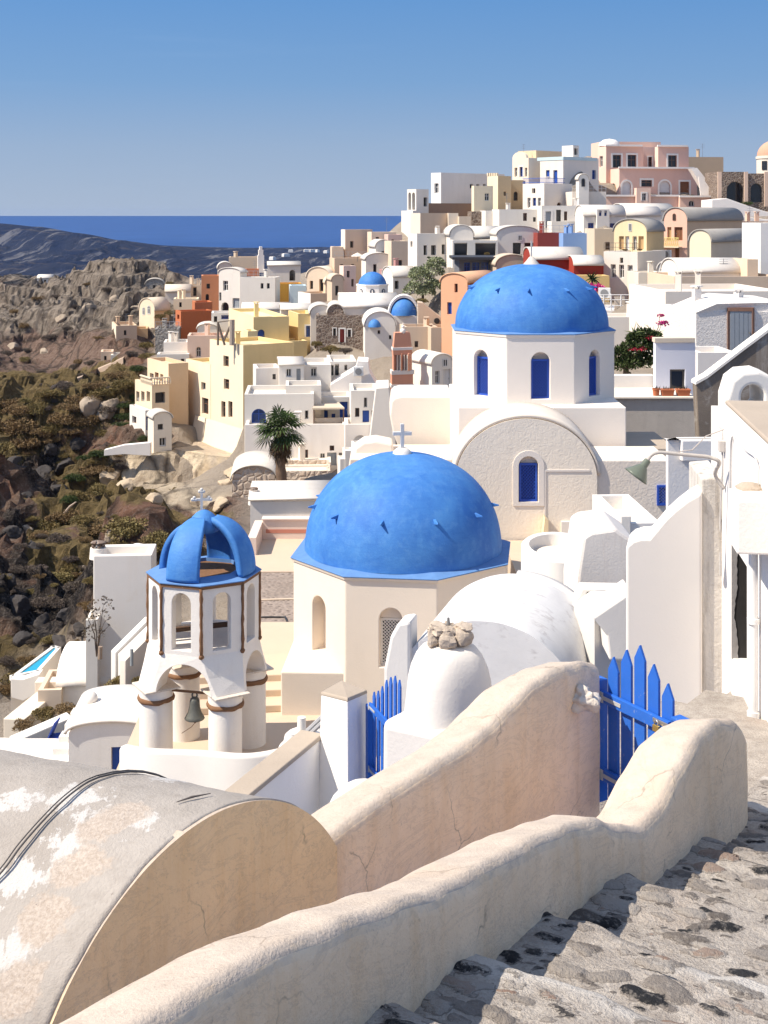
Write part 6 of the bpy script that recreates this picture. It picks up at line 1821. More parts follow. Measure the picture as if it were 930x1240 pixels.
m1 = MB(); m1.prism([P(842.5, 466, 39.95), P(843, 462, 39.95), P(857, 454.5, 39.95), P(900, 421.5, 39.95), P(950, 384, 39.95), P(950, 388, 39.95), P(900, 425, 39.95), P(857, 458, 39.95)], (0, 0.62, 0)); m1.build("coping", W_CLEAN, o)
H("white house corner with a wire fence at the right edge", 92, 921, 270, 345, 950, rot=3, col=(0.80, 0.79, 0.78), depth=4, group=GW)
# railed terrace
rl = thing("railed_terrace", "white metal railed terrace with a canvas panel behind the far blue dome", "terrace", P(740, 376, 96))
m1 = MB(); m1.prism([P(705, 376, 95), P(772, 376, 95), P(772, 400, 95), P(705, 400, 95)], (0, 6, 0)); m1.build("base_wall", plaster((0.80, 0.78, 0.76), 0.04, 0.1, 0.6), rl)
m1 = MB()
for x in (713, 722, 731, 740, 752, 765): m1.tube([P(x, 376, 95.1), P(x, 357, 95.1)], 0.05, 5)
for y in (357, 363, 370): m1.tube([P(713, y, 95.1), P(765, y, 95.1)], 0.035, 5)
for x in (740, 765): m1.tube([P(x, 357, 95.1), P(x - 3, 353, 98.5)], 0.04, 5)
m1.build("railing", paint((0.66, 0.66, 0.66), 0.5), rl)
m1 = MB(); m1.box(P(744, 375, 95.6), (0.75, 0, 0), (0, 0.05, 0), (0, 0, 0.95)); m1.build("panel", plaster((0.58, 0.52, 0.46), 0.08, 0.2), rl)
H("white terrace wall under the railed terrace behind the far blue dome", 88, 735, 384, 420, 806, rot=4, col=(0.80, 0.78, 0.75), group=GW)
slab_poly("white sloping buttress beside the railed terrace", "buttress", "wall", 92, [(763, 395), (772, 372), (776, 372), (776, 410), (752, 410)], 2.5, WT, 0.03)

# ---------------- red, maroon and blue walls
rh = H("dark red house under a long white barrel roof", 108, 643, 315, 345, 706, rot=3, roof='vS', rise=14, rcol=WROOF, col=(0.30, 0.045, 0.03), F_=((666, 672, 323.5, 329.5, 'o'), (698, 704, 325, 332, 'w')), depth=4, group=GC)
H("dark red house end with a short white barrel roof right of the long one", 106, 695, 322, 345, 731, rot=3, roof='vS', rise=11, rcol=WROOF, col=(0.32, 0.045, 0.03), depth=3.2, group=GC)
H("low ochre yellow wall under the dark red houses", 103, 655, 334, 358, 738, rot=3, depth=2, col=(0.66, 0.48, 0.22), group=GC)
H("maroon wall of a terrace below the long white house", 123, 651, 282, 305, 684, rot=3, depth=3, col=(0.28, 0.06, 0.05), group=GC)
H("flat blue house wall between the maroon terrace and the yellow house", 121, 682, 282.5, 315, 721, rot=3, depth=4, col=(0.22, 0.36, 0.66), rcol=(0.5, 0.55, 0.62), group=GC)
H("beige house with one low window left of the yellow vaulted house", 118, 720, 277, 310, 746, rot=4, depth=4, col=(0.62, 0.53, 0.42), F_=((733, 738.5, 293, 302.5, 'n'),), group=GC)

# ---------------- centre middle
wc = H("white house complex with vaulted terraces above the pale tree", 128, 505, 283, 340, 548, 494, 22, F_=((535, 539, 296, 308, 'o'), (513, 517, 297, 309, 'o'), (522, 528, 297, 309, 'o')), S_=((497, 499.5, 292, 299, 'o'),), group=GW)
H("", 126, 545, 286, 315, 573, rot=4, roof='vF', rise=13, rcol=WROOF, F_=((557, 563.5, 296, 309, 'o'),), depth=5, root=wc)
H("", 124, 548, 291, 316, 603, rot=3, depth=4, F_=((575.5, 600.5, 294, 310, 'o'), (550, 566, 294, 310, 'o')), root=wc)
H("", 130, 566, 289, 300, 606, rot=4, roof='vS', rise=14, rcol=WROOF, depth=4, root=wc)
H("white house with a rounded end and plants in its dark terrace openings", 125, 602, 285, 318, 653, rot=6, roof='vF', rise=11, rcol=WROOF, F_=((627, 632.5, 284.5, 291.5, 'w'), (621, 631, 294, 308, 'o'), (635, 646, 294, 308, 'o')), group=GW)
cp = H("dark glazed veranda under a flat black canopy", 116, 556, 314, 338, 606, rot=3, depth=4, col=(0.16, 0.17, 0.20), F_=((562, 569, 318, 331, 'b'), (572, 580, 318, 331, 'b'), (583, 591, 318, 331, 'b'), (594, 603, 318, 331, 'b')), name='veranda', cat='veranda')
m1 = MB(); m1.box(P(548, 314.5, 114.6), (U(617) * 114.6 - U(548) * 114.6, 0, 0), (0, 6, 0), (0, 0, 0.22)); m1.build("canopy", paint((0.03, 0.03, 0.035), 0.5), cp)
H("tan house with a low rounded roof right of the black canopy", 113, 601, 322, 345, 641, rot=5, roof='vF', rise=13, col=(0.52, 0.43, 0.33), rcol=(0.55, 0.47, 0.38), F_=((608, 612.5, 327, 334, 'oa'),), group=GC)
H("orange rounded house with a small blue door left of the far blue dome", 104, 566, 343, 392, 603, 534, -30, roof='vF', rise=11, col=(0.72, 0.41, 0.26), col2=(0.50, 0.24, 0.14), rcol=(0.66, 0.40, 0.26), F_=((550.3, 554.2, 343.5, 354, 'n'), (541.5, 547, 366, 380.5, 'bd')), S_=((569.5, 573, 343.5, 348.5, 'o'), (588, 591.5, 334, 339, 'o')), group=GC)  # right side's shade is put into its darker colour
H("orange flat roofed wing behind the orange rounded house", 108, 566, 331, 365, 604, rot=10, col=(0.60, 0.31, 0.19), rcol=(0.6, 0.42, 0.3), F_=((588, 592, 334.5, 340, 'o'),), group=GC)
mv = H("low mauve house with a pale painted panel behind the small blue dome", 130, 462, 327, 348, 493, rot=4, col=(0.45, 0.25, 0.25), rcol=(0.5, 0.3, 0.3), group=GC)
m1 = MB(); m1.box(P(463.5, 334.5, 129.9), (0.95, 0.06, 0), (0, 0.06, 0), (0, 0, 0.55)); m1.build("panel", plaster((0.66, 0.62, 0.60), 0.05, 0.1), mv)
m1 = MB(); m1.box(P(473, 334.5, 130), (0.01, 0, 0), (0, 0.05, 0), (0, 0, 0.4))
H("tan and white flat roofed house at the left end of the upper town", 150, 418, 278, 310, 451, 413, 20, col=(0.66, 0.53, 0.43), col2=(0.78, 0.70, 0.62), F_=((424, 428, 292, 300, 'o'),), group=GC)
H("low tan block left of the flat roofed house on the sea skyline", 148, 402, 299, 320, 416, rot=6, col=(0.66, 0.54, 0.43), group=GC)
H("pale house with a curved stair roof right of the sea skyline block", 147, 450, 281, 306, 480, rot=10, col=(0.70, 0.60, 0.49), F_=((455, 459, 287, 295, 'o'), (466, 470, 288, 296, 'o')), group=GC)
H("pink block house above the curved white stairs", 144, 470, 284, 308, 487, rot=8, col=(0.66, 0.48, 0.43), F_=((474, 477, 290, 298, 'o'),), group=GC)
H("white arched house end among the curved stairs", 141, 455, 300, 325, 474, rot=14, roof='vF', rise=9, rcol=WROOF, F_=((461, 467, 304, 315, 'oa'),), group=GW)
H("tan house with a tall shadowed side left of the pale tree", 137, 474, 292, 330, 495, rot=14, col=(0.66, 0.55, 0.44), F_=((482, 487, 315, 322, 'o'),), group=GC)
H("white curved parapet house with a low opening below the arched house end", 138, 443, 315, 340, 475, rot=10, roof='vF', rise=8, rcol=WROOF, col=(0.74, 0.70, 0.65), F_=((452, 456, 320, 330, 'o'),), group=GW)
H("tan terrace house with a white sunshade on its roof", 143, 405, 313, 340, 444, rot=12, col=(0.60, 0.47, 0.36), rcol=TROOF, F_=((412, 415.5, 320, 328, 'o'), (425, 429, 320, 328, 'o')), group=GC)
H("small pale pink house with two dark openings under the terrace", 134, 416, 322, 352, 431, 411, 20, col=(0.74, 0.60, 0.53), F_=((420, 423.5, 328, 336, 'o'), (425.5, 428.5, 338, 347, 'o')), group=GC)
H("narrow tan house with a rounded roof beside the small pink house", 133, 402, 340, 366, 416, rot=12, roof='vF', rise=7, col=(0.60, 0.49, 0.38), rcol=(0.6, 0.5, 0.4), F_=((406, 410, 346, 358, 'o'),), group=GC)
um = thing("sunshade", "small pale sunshade on the tan terrace above the small blue dome", "parasol", P(433, 316, 142))
m1 = MB(); m1.tube([P(433, 317, 142), P(433, 307, 142)], 0.04, 5); m1.build("pole", paint((0.4, 0.35, 0.3)), um)
m1 = MB(); m1.lathe(P(433, 309, 142), [(0.75, -0.12), (0.4, 0.1), (0.01, 0.28)], 8); m1.build("canopy", plaster((0.72, 0.66, 0.58)), um)

# church with the small blue dome
sc_ = thing("domed_church", "small white church with little arched windows under a small blue dome at centre", "church", P(451, 385, 122))
SW = plaster((0.80, 0.78, 0.76), 0.04, 0.1, 0.6, 0.2)
c0 = (U(451) * 122, 122.0)
m1 = MB(); loft(m1, [octo(c0, 1.55, -22.5, V(380) * 120), octo(c0, 1.55, -22.5, V(346) * 121)]); m1.build("drum_wall", SW, sc_)
for ang in (-45, 0, 45):
    o_, d_, n_ = face_frame(c0, 1.55 * math.cos(R(22.5)), ang, V(360) * 121)
    m1 = MB(); m1.prism(arch_outline(o_, d_, 0.42, 0.78, 10), n_ * 0.03); wn2 = m1.build("window", paint((0.05, 0.06, 0.09), 0.4), sc_)
    m1 = MB(); m1.prism(arch_outline(o_ + n_ * 0.03, d_, 0.12, 0.7, 8), n_ * 0.02); m1.build("frame", SW, wn2)
dome_mesh(c0, 1.30, 1.24, V(346) * 121, 32, 14).build("dome", DOMEM, sc_, smooth=True)
m1 = MB(); loft(m1, [octo(c0, 1.62, -22.5, V(346) * 121), octo(c0, 1.62, -22.5, V(346) * 121 + 0.1)]); m1.build("cornice", SW, sc_)
H("", 118, 412, 373, 400, 482, rot=4, roof='vS', rise=15, rcol=(0.80, 0.77, 0.74), depth=5.5, root=sc_)
ac_ = H("white arched apse with a bright blue half dome inside its arch", 113.5, 471, 383, 412, 507, rot=3, depth=3.5, col=(0.78, 0.76, 0.74), F_=(), name='apse', cat='church')
m1 = MB(); N = 24; xc_, rr_ = U(489) * 113.4, 1.36
ou = [Vector((xc_ + rr_ * math.cos(math.pi * i / N), 114.6, V(383) * 113.5 + 1.75 * math.sin(math.pi * i / N))) for i in range(N + 1)]
m1.prism(ou, (0, 0.5, 0)); m1.build("arch_wall", SW, ac_)
m1 = MB(); rows = []
for i in range(N + 1):
    a = math.pi * i / N
    rows.append([Vector((xc_ + (rr_ * k) * math.cos(a), yy, V(383) * 113.5 + 1.78 * (k if k > 1 else k) * math.sin(a))) for k, yy in ((0.88, 114.0), (1.0, 113.95), (1.03, 114.3), (1.03, 115.2))])
m1.grid(rows); m1.build("arch_rim", SW, ac_, smooth=True, angle=50)
m1 = MB(); m1.lathe((xc_, 114.5, V(382.5) * 113.5), [(1.18 * math.cos(t), 1.5 * math.sin(t)) for t in np.linspace(0, math.pi / 2 - 0.005, 14)], 36, math.pi, 2 * math.pi); m1.build("half_dome", DOMEM, ac_, smooth=True)
sa_ = H("white church end with a small blue fan over its worn wall", 112, 442, 396, 432, 479, rot=3, roof='vF', rise=18, rcol=(0.78, 0.76, 0.74), depth=4.5, col=(0.76, 0.74, 0.71), F_=((457.3, 460.3, 400, 404.5, 'o'), (471, 474, 406, 411, 'o')), name='church', cat='church')
m1 = MB(); m1.lathe((U(453.5) * 112, 112.05, V(396) * 112), [(0.54 * math.cos(t), 0.66 * math.sin(t)) for t in np.linspace(0, math.pi / 2 - 0.005, 10)], 24, math.pi, 2 * math.pi); m1.build("fan", DOMEM, sa_, smooth=True)
st_h = H("brown rubble stone house with a red door and framed windows", 116, 383, 382, 424, 443, rot=3, depth=4, mat=STONE_B, F_=((411.5, 417, 398.5, 414.5, 'rdS'), (403.3, 406.8, 397.5, 406.5, 'nS'), (421, 425, 399, 408, 'nS')), rcol=TROOF)
st_h["group"] = GC
H("white barrel vault left of the stone arch", 119, 376, 381, 390, 401, rot=5, roof='vF', rise=11, rcol=WROOF, depth=4, group=GW)
H("stone fronted barrel vault over the brown rubble house", 117.5, 397, 381, 392, 416, rot=3, roof='vF', rise=12, rcol=WROOF, mat=STONE_B, depth=5, group=GC)
H("small white vault peeping behind the small blue dome", 127, 476, 336, 360, 504, rot=20, roof='vS', rise=12, rcol=WROOF, depth=3, F_=((478, 483, 340, 350, 'o'),), group=GW)
H("tan house with two small windows under the blue half dome", 106, 490, 396, 436, 530, rot=7, col=(0.62, 0.51, 0.40), rcol=TROOF, F_=((502, 506.5, 413, 420.5, 'n'),), group=GC)
H("tan house corner with a narrow window left of the far big dome", 105, 522, 397, 440, 550, rot=10, col=(0.58, 0.47, 0.36), rcol=TROOF, F_=((534, 538, 415, 422.5, 'o'),), group=GC)
o = slab_poly("sloping tan wall with a round hole right of the blue half dome", "sloping_wall", "wall", 110, [(506, 366), (512, 367), (528, 380), (552, 396), (552, 412), (506, 412)], 2.0, plaster((0.58, 0.48, 0.38), 0.08, 0.2, 0.6), 0.03)
m1 = MB(); m1.cyl((0, 0, 0), 0.24, 0.05, 16); c9 = P(529, 388.5, 109.97); m1.v = [(c9.x + x, c9.y - z, c9.z + y) for x, y, z in m1.v]; m1.build("hole", paint((0.03, 0.03, 0.03)), o)

# pink bell gable
pb = thing("bell_tower", "salmon pink bell tower with white bands and a ball on top", "bell tower", P(488, 484, 100))
PBM = plaster((0.62, 0.31, 0.215), 0.06, 0.15, 0.8, 0.2); PBW = plaster((0.74, 0.70, 0.68), 0.05, 0.1, 0.8)
def pbox(x0, x1, y0, y1, d, nm, mt, yo=0.0, taper=0.0):
    m_ = MB(); Y_ = 100 - yo; a, b2 = U(x0) * 100, U(x1) * 100; z0_, z1_ = V(y1) * 100, V(y0) * 100
    lo_ = [Vector((a, Y_, z0_)), Vector((b2, Y_ + 0.5, z0_)), Vector((b2 - 0.3, Y_ + d, z0_)), Vector((a - 0.1, Y_ + d - 0.4, z0_))]
    cx_ = sum(lo_, Vector()) / 4
    hi_ = [p + (cx_ - p) * taper for p in lo_]; hi_ = [Vector((p.x, p.y, z1_)) for p in hi_]
    loft(m_, [lo_, hi_]); m_.build(nm, mt, pb, bevel=0.02)
pbox(474, 501, 470, 500, 1.5, "base_wall", PBM); pbox(473.5, 501.5, 466, 470, 1.6, "band", PBW, 0.05); pbox(474.5, 500.5, 454, 466, 1.45, "wall", PBM); pbox(474, 502, 449, 454, 1.6, "band", PBW, 0.05)
for a, b2 in ((476.5, 481), (486, 489.5), (494.5, 499)): pbox(a, b2, 428, 449, 1.2, "pier", PBM)
for a, b2 in ((481, 482), (485, 486), (489.5, 490.5), (493.5, 494.5)): pbox(a, b2, 430, 449, 1.0, "trim", PBW, -0.05)
pbox(476, 499.5, 421, 430, 1.3, "wall", PBM); pbox(475.5, 500, 421, 424.5, 1.4, "band", PBW, 0.05); pbox(476.5, 499, 403, 421, 1.25, "top_wall", PBM, 0.0, 0.18)
m1 = MB(); m1.blob(P(488, 401, 100.5), 0.22, 0.22, 0.25, 14, 10, 0); m1.blob(P(488, 396, 100.5), 0.13, 0.13, 0.16, 12, 8, 0); m1.cbox(P(488, 395, 100.5), 0.05, 0.05, 0.25); m1.build("finial", PBW, pb, smooth=True)
H("white vaulted house with grey doors right of the pink bell tower", 100, 523, 442, 486, 548, 499, 26, roof='vF', rise=12, rcol=(0.80, 0.76, 0.71), F_=((527, 532.5, 449, 464.5, 'w'), (536.5, 545.5, 447, 470, 'wd'), (536, 542, 434.5, 444, 'w')), group=GW)
H("white house wall with a latticed dark opening behind the pink bell tower", 103, 497, 448, 486, 515, rot=4, depth=3, F_=((501.5, 509, 451, 466, 'w'),), group=GW)

# ---------------- white terraces round the palm
H("white house with a rounded corner under the tall yellow house", 100, 310, 446, 484, 339, rot=10, col=(0.74, 0.70, 0.66), rcol=(0.62, 0.59, 0.56), F_=((330, 334, 453, 459.5, 'o'),), group=GW)
H("white house with a pink framed window and grey door under the yellow house", 99, 338, 443, 480, 368, rot=6, roof='vS', rise=5, depth=4, rcol=(0.62, 0.59, 0.56), F_=((346.5, 353, 446.5, 456.5, 'w'), (359, 364, 446.5, 465, 'gd')), group=GW)
H("white house with one square pink framed window, middle of the white row", 101, 367, 442, 485, 401, rot=6, depth=5, rcol=(0.62, 0.59, 0.56), F_=((376, 383.5, 444.5, 456.5, 'w'),), group=GW)
H("white house with an open brown doorway at the end of the white row", 103.5, 399, 438, 480, 432, rot=5, depth=5, F_=((400.5, 404, 442, 455, 'o'), (405.5, 410.5, 440.5, 455, 'o'), (417, 420.5, 441.5, 448.5, 'o')), group=GW)
o = slab_poly("stepped white wall with an outside air conditioner above the pergola", "house_wall", "wall", 100, [(400, 466), (430, 448), (433, 437), (446, 438), (448, 452), (456, 466), (458, 486), (400, 486)], 3, WT, 0.03)
ac_unit(P(434, 455, 99.7), 0.05, "white air conditioner on the stepped white wall", 0.9)
H("low white parapet house with a flat terrace left of the pergola", 95.5, 346, 467, 490, 389, rot=4, depth=3, group=GW, base=False)
aw = H("white house with a blue arched recess behind the palm", 94, 296, 477.5, 520, 380, rot=3, depth=5, F_=((304.5, 322, 495, 512.5, 'ba'), (369, 373.5, 497, 507.5, 'w')), group=GW, base=False)
H("tall white terrace wall with green grey doors behind the palm", 92, 297, 514.5, 580, 419, rot=3, depth=3, col=(0.77, 0.74, 0.71), F_=((387.5, 393.5, 549, 562.5, 'w'), (396.2, 407.5, 548, 564, 'gd'), (410, 416, 548, 561.5, 'w'), (399.2, 404.7, 539.5, 546, 'n'), (366, 373, 544.5, 556, 'n')), group=GW)
pg = H("white house with blue doors under a reed pergola", 97, 379, 481, 520, 424, rot=3, depth=3, F_=((382.5, 387, 497, 514, 'bd'), (392.5, 397, 497, 512, 'bd'), (401.5, 406, 501, 514, 'bd'), (411.5, 421, 486.5, 506, 'bd')), group=GW, base=False)
m1 = MB(); m1.prism([P(378, 496, 93.2), P(417, 495.5, 93.2), P(410, 489, 96.8), P(383, 489, 96.8)], (0, 0, 0.12)); m1.build("pergola_roof", plaster((0.60, 0.52, 0.42), 0.15, 0.4, 3, 0.5), pg)
for x in (380, 416):
    m1 = MB(); m1.tube([P(x, 515, 93.4), P(x, 495, 93.4)], 0.05, 6); m1.build("pergola_post", paint((0.16, 0.10, 0.07)), pg)
H("white house with a blue door left of the slanted buttress", 91.5, 425, 473, 520, 458, rot=3, depth=4, F_=((440.5, 444.7, 481.5, 493.5, 'w'), (430, 435.2, 494, 505, 'n'), (439, 447, 497, 511.5, 'bd'), (450, 453.5, 497, 506, 'n')), group=GW)
H("white lower wall with a big blind arch beside the big blue dome", 90, 418, 514, 575, 462, rot=3, depth=3, col=(0.76, 0.73, 0.71), F_=((427.5, 445, 527, 546, 'wda'),), group=GW)
slab_poly("slanted white buttress wall left of the cream curved block", "buttress", "wall", 86, [(455, 470), (471, 469), (476, 500), (480, 545), (446, 545)], 4, plaster((0.78, 0.74, 0.69), 0.04, 0.1, 0.6), 0.05)
o = slab_poly("cream block with a curved shoulder beside the farther big dome", "curved_block", "wall", 43.6, [(474, 486), (478, 482), (486, 480), (548, 480), (548, 545), (484, 545), (476, 525), (472, 503)], 3.0, plaster((0.78, 0.73, 0.665), 0.04, 0.1, 0.8), 0.05)
m1 = MB(); m1.prism([P(424, 556, 40.5), P(600, 556, 40.5), P(600, 580, 40.5), P(420, 580, 40.5)], (0, 2.6, 0)); o = m1.build("roof_terrace", plaster((0.72, 0.65, 0.57), 0.06, 0.2, 0.8), bevel=0.03); tag(o, "flat cream roof terrace behind the nearest blue dome's cross", "roof terrace")
slab_poly("low cream wall with a curved hump on the roof behind the cross", "low_wall", "wall", 41.5, [(428, 556), (430, 543), (440, 536), (455, 534), (475, 538), (478, 556)], 1.2, plaster((0.76, 0.70, 0.63), 0.05, 0.12, 0.8), 0.06)
for k, (x, y, w_, h_) in enumerate(((418, 546, 10, 16), (429, 538, 11, 18), (440, 541, 7, 12), (412, 556, 10, 12))):
    H(("little white stepped block lowest of the row", "little white stepped block tallest of the row", "little white stepped block at the right end of the row", "little white stepped block at the left end of the row")[k] + " above the big blue dome", 78, x, y, y + h_ + 14, x + w_, rot=10, depth=1.2, group="white stepped blocks above the big dome", par=0.08)
# stone arch house and wall by the palm's foot
H("peach stone house with a low arched roof left of the palm", 84, 281, 582, 612, 334, rot=4, depth=5, roof='vF', rise=17, mat=STONE_P, rcol=(0.72, 0.68, 0.62), F_=((304, 315, 584, 606, 'o'),), group=GC)
H("peach stone house with white framed windows right of the palm", 86, 332, 571, 612, 400, rot=3, depth=4, mat=STONE_P, rcol=(0.68, 0.62, 0.55), F_=((353.5, 363, 588, 604, 'nS'), (344.5, 350, 587, 603, 'n')), group=GC)
H("flat pale roof slab house behind the palm's foot", 89, 318, 564, 600, 401, rot=3, depth=4, col=(0.74, 0.68, 0.60), rcol=(0.7, 0.65, 0.58), par=0.08, group=GC)
slab_poly("small peach arch stub beside the big blue dome", "arch_stub", "wall", 83, [(386, 612), (386, 592), (390, 583), (397, 580), (404, 583), (406, 612)], 0.8, plaster((0.66, 0.42, 0.32), 0.06, 0.2, 1), 0.03)
slab_poly("small white lean to roof beside the peach arch stub", "lean_to", "shed", 84, [(366, 606), (372, 590), (380, 586), (386, 592), (388, 606)], 1.2, WT, 0.03)
ww = H("white barrel roofed house with a low arched buttress behind the bell tower", 50, 303, 607, 655, 400, rot=3, depth=3.2, roof='vS', rise=3, rcol=(0.76, 0.71, 0.65), col=(0.78, 0.735, 0.68), col2=(0.74, 0.62, 0.45), xl=298, group=GW)
m1 = MB(); m1.prism([P(331, 655, 49.8), P(333, 640, 49.8), P(340, 632, 49.8), P(352, 630, 49.8), P(400, 630, 49.8), P(400, 655, 49.8)], (0, 0.5, 0)); m1.build("buttress", plaster((0.78, 0.735, 0.68), 0.05, 0.12, 1), ww, bevel=0.04)
m1 = MB(); m1.cyl(P(307, 611, 50.9), 0.21, 0.62, 18, 0.17); m1.build("chimney", W_CLEAN, ww, smooth=True, angle=40)
m1 = MB(); m1.cyl(P(307, 592.5, 50.9), 0.19, 0.06, 16, 0.17); m1.build("chimney_cap", STONE_B, ww)

# ---------------- cream and yellow tall houses
cr = H("tall cream house on the cliff edge with its darker yellow side", 106, 294.5, 418, 560, 356, 254, 33, col=(0.74, 0.58, 0.30), col2=(0.78, 0.685, 0.54), rcol=(0.74, 0.62, 0.38), S_=((270.5, 277, 431, 444, 'n'), (271, 277.5, 459, 471.5, 'n'), (268, 273, 486, 505.5, 'n'), (276.5, 281.5, 486, 505.5, 'n')), drop=8, group=GC)
H("", 111.0, 255, 441, 560, 285, 225, 33, col=(0.74, 0.6, 0.36), col2=(0.78, 0.685, 0.54), rcol=(0.74, 0.62, 0.38), S_=((243.7, 249, 463, 472.5, 'g'), (244.6, 252.3, 482, 501.5, 'n')), root=cr, drop=8)
H("", 114.6, 227, 491, 556, 250, 201, 33, col=(0.74, 0.6, 0.36), col2=(0.78, 0.685, 0.54), rcol=(0.74, 0.62, 0.38), root=cr, drop=8)
m1 = MB(); cq = Vector((U(294.5) * 105.7, 105.7, 0)); q = R(33); dS = Vector((-math.sin(q), math.cos(q), 0)); dF = Vector((math.cos(q), math.sin(q), 0))
m1.prism([cq + ZV * (V(519) * 106), cq - dF * 0.5 + ZV * (V(549) * 106), cq - dF * 0.5 + ZV * -27, cq + ZV * -27], dS * 9); m1.build("battered_base", plaster((0.78, 0.685, 0.54), 0.06, 0.16, 0.45), cr)
for pts_ in (((264, 418), (264, 390), (281, 388), (281, 418)), ((264, 392), (272, 418)), ((281, 390), (271, 412))):
    m1 = MB(); m1.tube([P(x, y, 107) for x, y in pts_], 0.10, 5); m1.build("brace", paint((0.17, 0.13, 0.10), 0.8), cr)
m1 = MB(); m1.tube([P(281, 418, 106.6), P(281, 387, 106.6)], 0.22, 8); m1.build("post", paint((0.36, 0.30, 0.25), 0.9), cr)
yt_ = H("tall pale yellow house with a blue arched door on its roof terrace", 118, 307, 384, 445, 350, 277, 18, col=(0.77, 0.63, 0.34), col2=(0.80, 0.70, 0.46), rcol=(0.8, 0.7, 0.45), F_=((312, 320.5, 399, 413.5, 'bda'),), drop=8, group=GC)
H("", 119.5, 361, 380, 445, 384.5, 349, 16, col=(0.76, 0.62, 0.33), col2=(0.66, 0.51, 0.26), rcol=(0.8, 0.7, 0.45), F_=((370.5, 376, 394.5, 408, 'bS'),), root=yt_, drop=8)  # darker side colour stands in for the recess shadow
H("", 117, 320, 414, 450, 372, rot=18, col=(0.77, 0.63, 0.34), rcol=(0.8, 0.7, 0.45), root=yt_, depth=3, drop=8)
H("", 115, 300, 401, 425, 312, rot=18, col=(0.79, 0.68, 0.42), rcol=(0.8, 0.7, 0.45), root=yt_, depth=2)
bh = H("beige house with an arched balcony wing left of the tall cream house", 112, 204, 440.5, 500, 228, 178.5, 30, col=(0.62, 0.47, 0.32), col2=(0.76, 0.63, 0.46), rcol=(0.66, 0.52, 0.40), S_=((181.5, 186, 452, 462, 'w'), (187.5, 192, 451, 462.5, 'nd'), (194, 197.7, 453, 463, 'w')), group=GC)
H("", 110, 184, 466, 500, 205, 163.5, 30, col=(0.74, 0.60, 0.43), col2=(0.78, 0.66, 0.50), S_=((165, 168.8, 474, 486.5, 'o'), (171, 175, 474, 486.5, 'o'), (177.5, 181.7, 474, 486.5, 'o')), F_=((188, 200, 475, 488, 'o'),), root=bh)
cb = Vector((U(184) * 109.9, 109.9, V(466) * 110)); q = R(30); dS = Vector((-math.sin(q), math.cos(q), 0)); dF = Vector((math.cos(q), math.sin(q), 0))
m1 = MB()
for D_, L_ in ((dS, 2.6), (dF, 1.6)):
    n_ = int(L_ / 0.22)
    for k in range(n_ + 1): m1.lathe(cb + D_ * (L_ * k / n_) + ZV * 0.0, [(0.06, 0), (0.09, 0.2), (0.04, 0.35), (0.07, 0.5)], 6)
    m1.box(cb + ZV * 0.5, D_ * L_, Vector((-D_.y, D_.x, 0)) * 0.15, ZV * 0.1)
m1.build("balustrade", plaster((0.76, 0.66, 0.52), 0.05, 0.1), bh)
H("rough grey stone base under the arched balcony", 110.6, 182, 487, 520, 203, 164, 30, mat=STONE_G, depth=2, group=GC)
H("small white house with a blue door left of the round white vault", 109, 176, 497, 528, 183, 157, 30, F_=((177.2, 181.7, 504, 521, 'bd'),), S_=((160, 165, 504, 513, 'n'),), group=GW)
H("small white house with a grey window under a round white vault", 106.5, 186, 508, 552, 208, 179, 24, roof='vF', rise=8, rcol=WROOF, F_=((191, 197.5, 513.5, 520.5, 'o'), (193, 201, 530, 540.5, 'w')), col=(0.78, 0.72, 0.62), group=GW)
slab_poly("long low white wall below the small white vault on the cliff", "low_wall", "wall", 105, [(126, 545), (150, 539), (182, 536), (182, 552), (150, 550), (126, 552)], 0.6, WT, 0.02)
H("pale pink house with an arched window above the white terraces", 120, 227, 406.5, 440, 273, rot=5, col=(0.72, 0.55, 0.46), rcol=(0.7, 0.55, 0.45), F_=((237.5, 243.5, 420, 432.5, 'wa'),), group=GC)
H("upper white terrace block left of the pale pink house", 121, 198, 414.5, 440, 228, rot=6, depth=3, group=GW)
H("lower white terrace block with blue windows left of the pale pink house", 119, 190, 429, 450, 229, rot=6, depth=2, F_=((193, 198, 433.5, 441, 'n'), (209, 213.5, 435, 441.5, 'b'), (219, 223, 434.5, 441, 'n')), group=GW)

# ---------------- upper left quarter
H("rust red house with a slanted roof edge above the pale pink house", 140, 219, 377, 412, 258, 212.5, 24, col=RUST, col2=(0.50, 0.17, 0.08), rcol=(0.5, 0.25, 0.15), S_=((214.6, 217.2, 381, 386.5, 'o'),), group=GC)
H("stepped rust red parapet house behind the slanted rust roof", 144, 236, 366, 392, 257, rot=14, col=(0.48, 0.17, 0.08), rcol=(0.5, 0.25, 0.15), group=GC)
H("tall orange house with a small square window", 150, 244, 334, 380, 266, rot=8, col=(0.58, 0.26, 0.14), rcol=(0.55, 0.35, 0.25), F_=((250, 254.2, 343.5, 349.5, 'o'), (249, 253, 356, 364, 'oa')), group=GC)
H("large white house with two small windows in the upper left town", 146, 333, 336, 378, 339, 290.5, -8, F_=((315.5, 319, 343, 349.5, 'o'), (323, 326.5, 343, 349.5, 'o')), depth=7, group=GW)
H("white house with grey green balconies left of the two small windows", 147, 291, 331, 385, 299, 265, -26, roof='vF', rise=6, rcol=WROOF, F_=((281.5, 290, 361, 373, 'gd'), (259, 268, 354, 364, 'g'), (270, 276, 340, 352, 'w'), (268, 277, 366, 379, 'oa')), group=GW)
H("tan flat roofed block on the skyline by the white campanile", 161, 277, 311.5, 338, 314, rot=5, col=(0.58, 0.48, 0.38), rcol=(0.6, 0.5, 0.4), group=GC)
cmp_ = thing("campanile", "slim white campanile rising above the tan block over the sea", "bell tower", P(315.5, 324, 159))
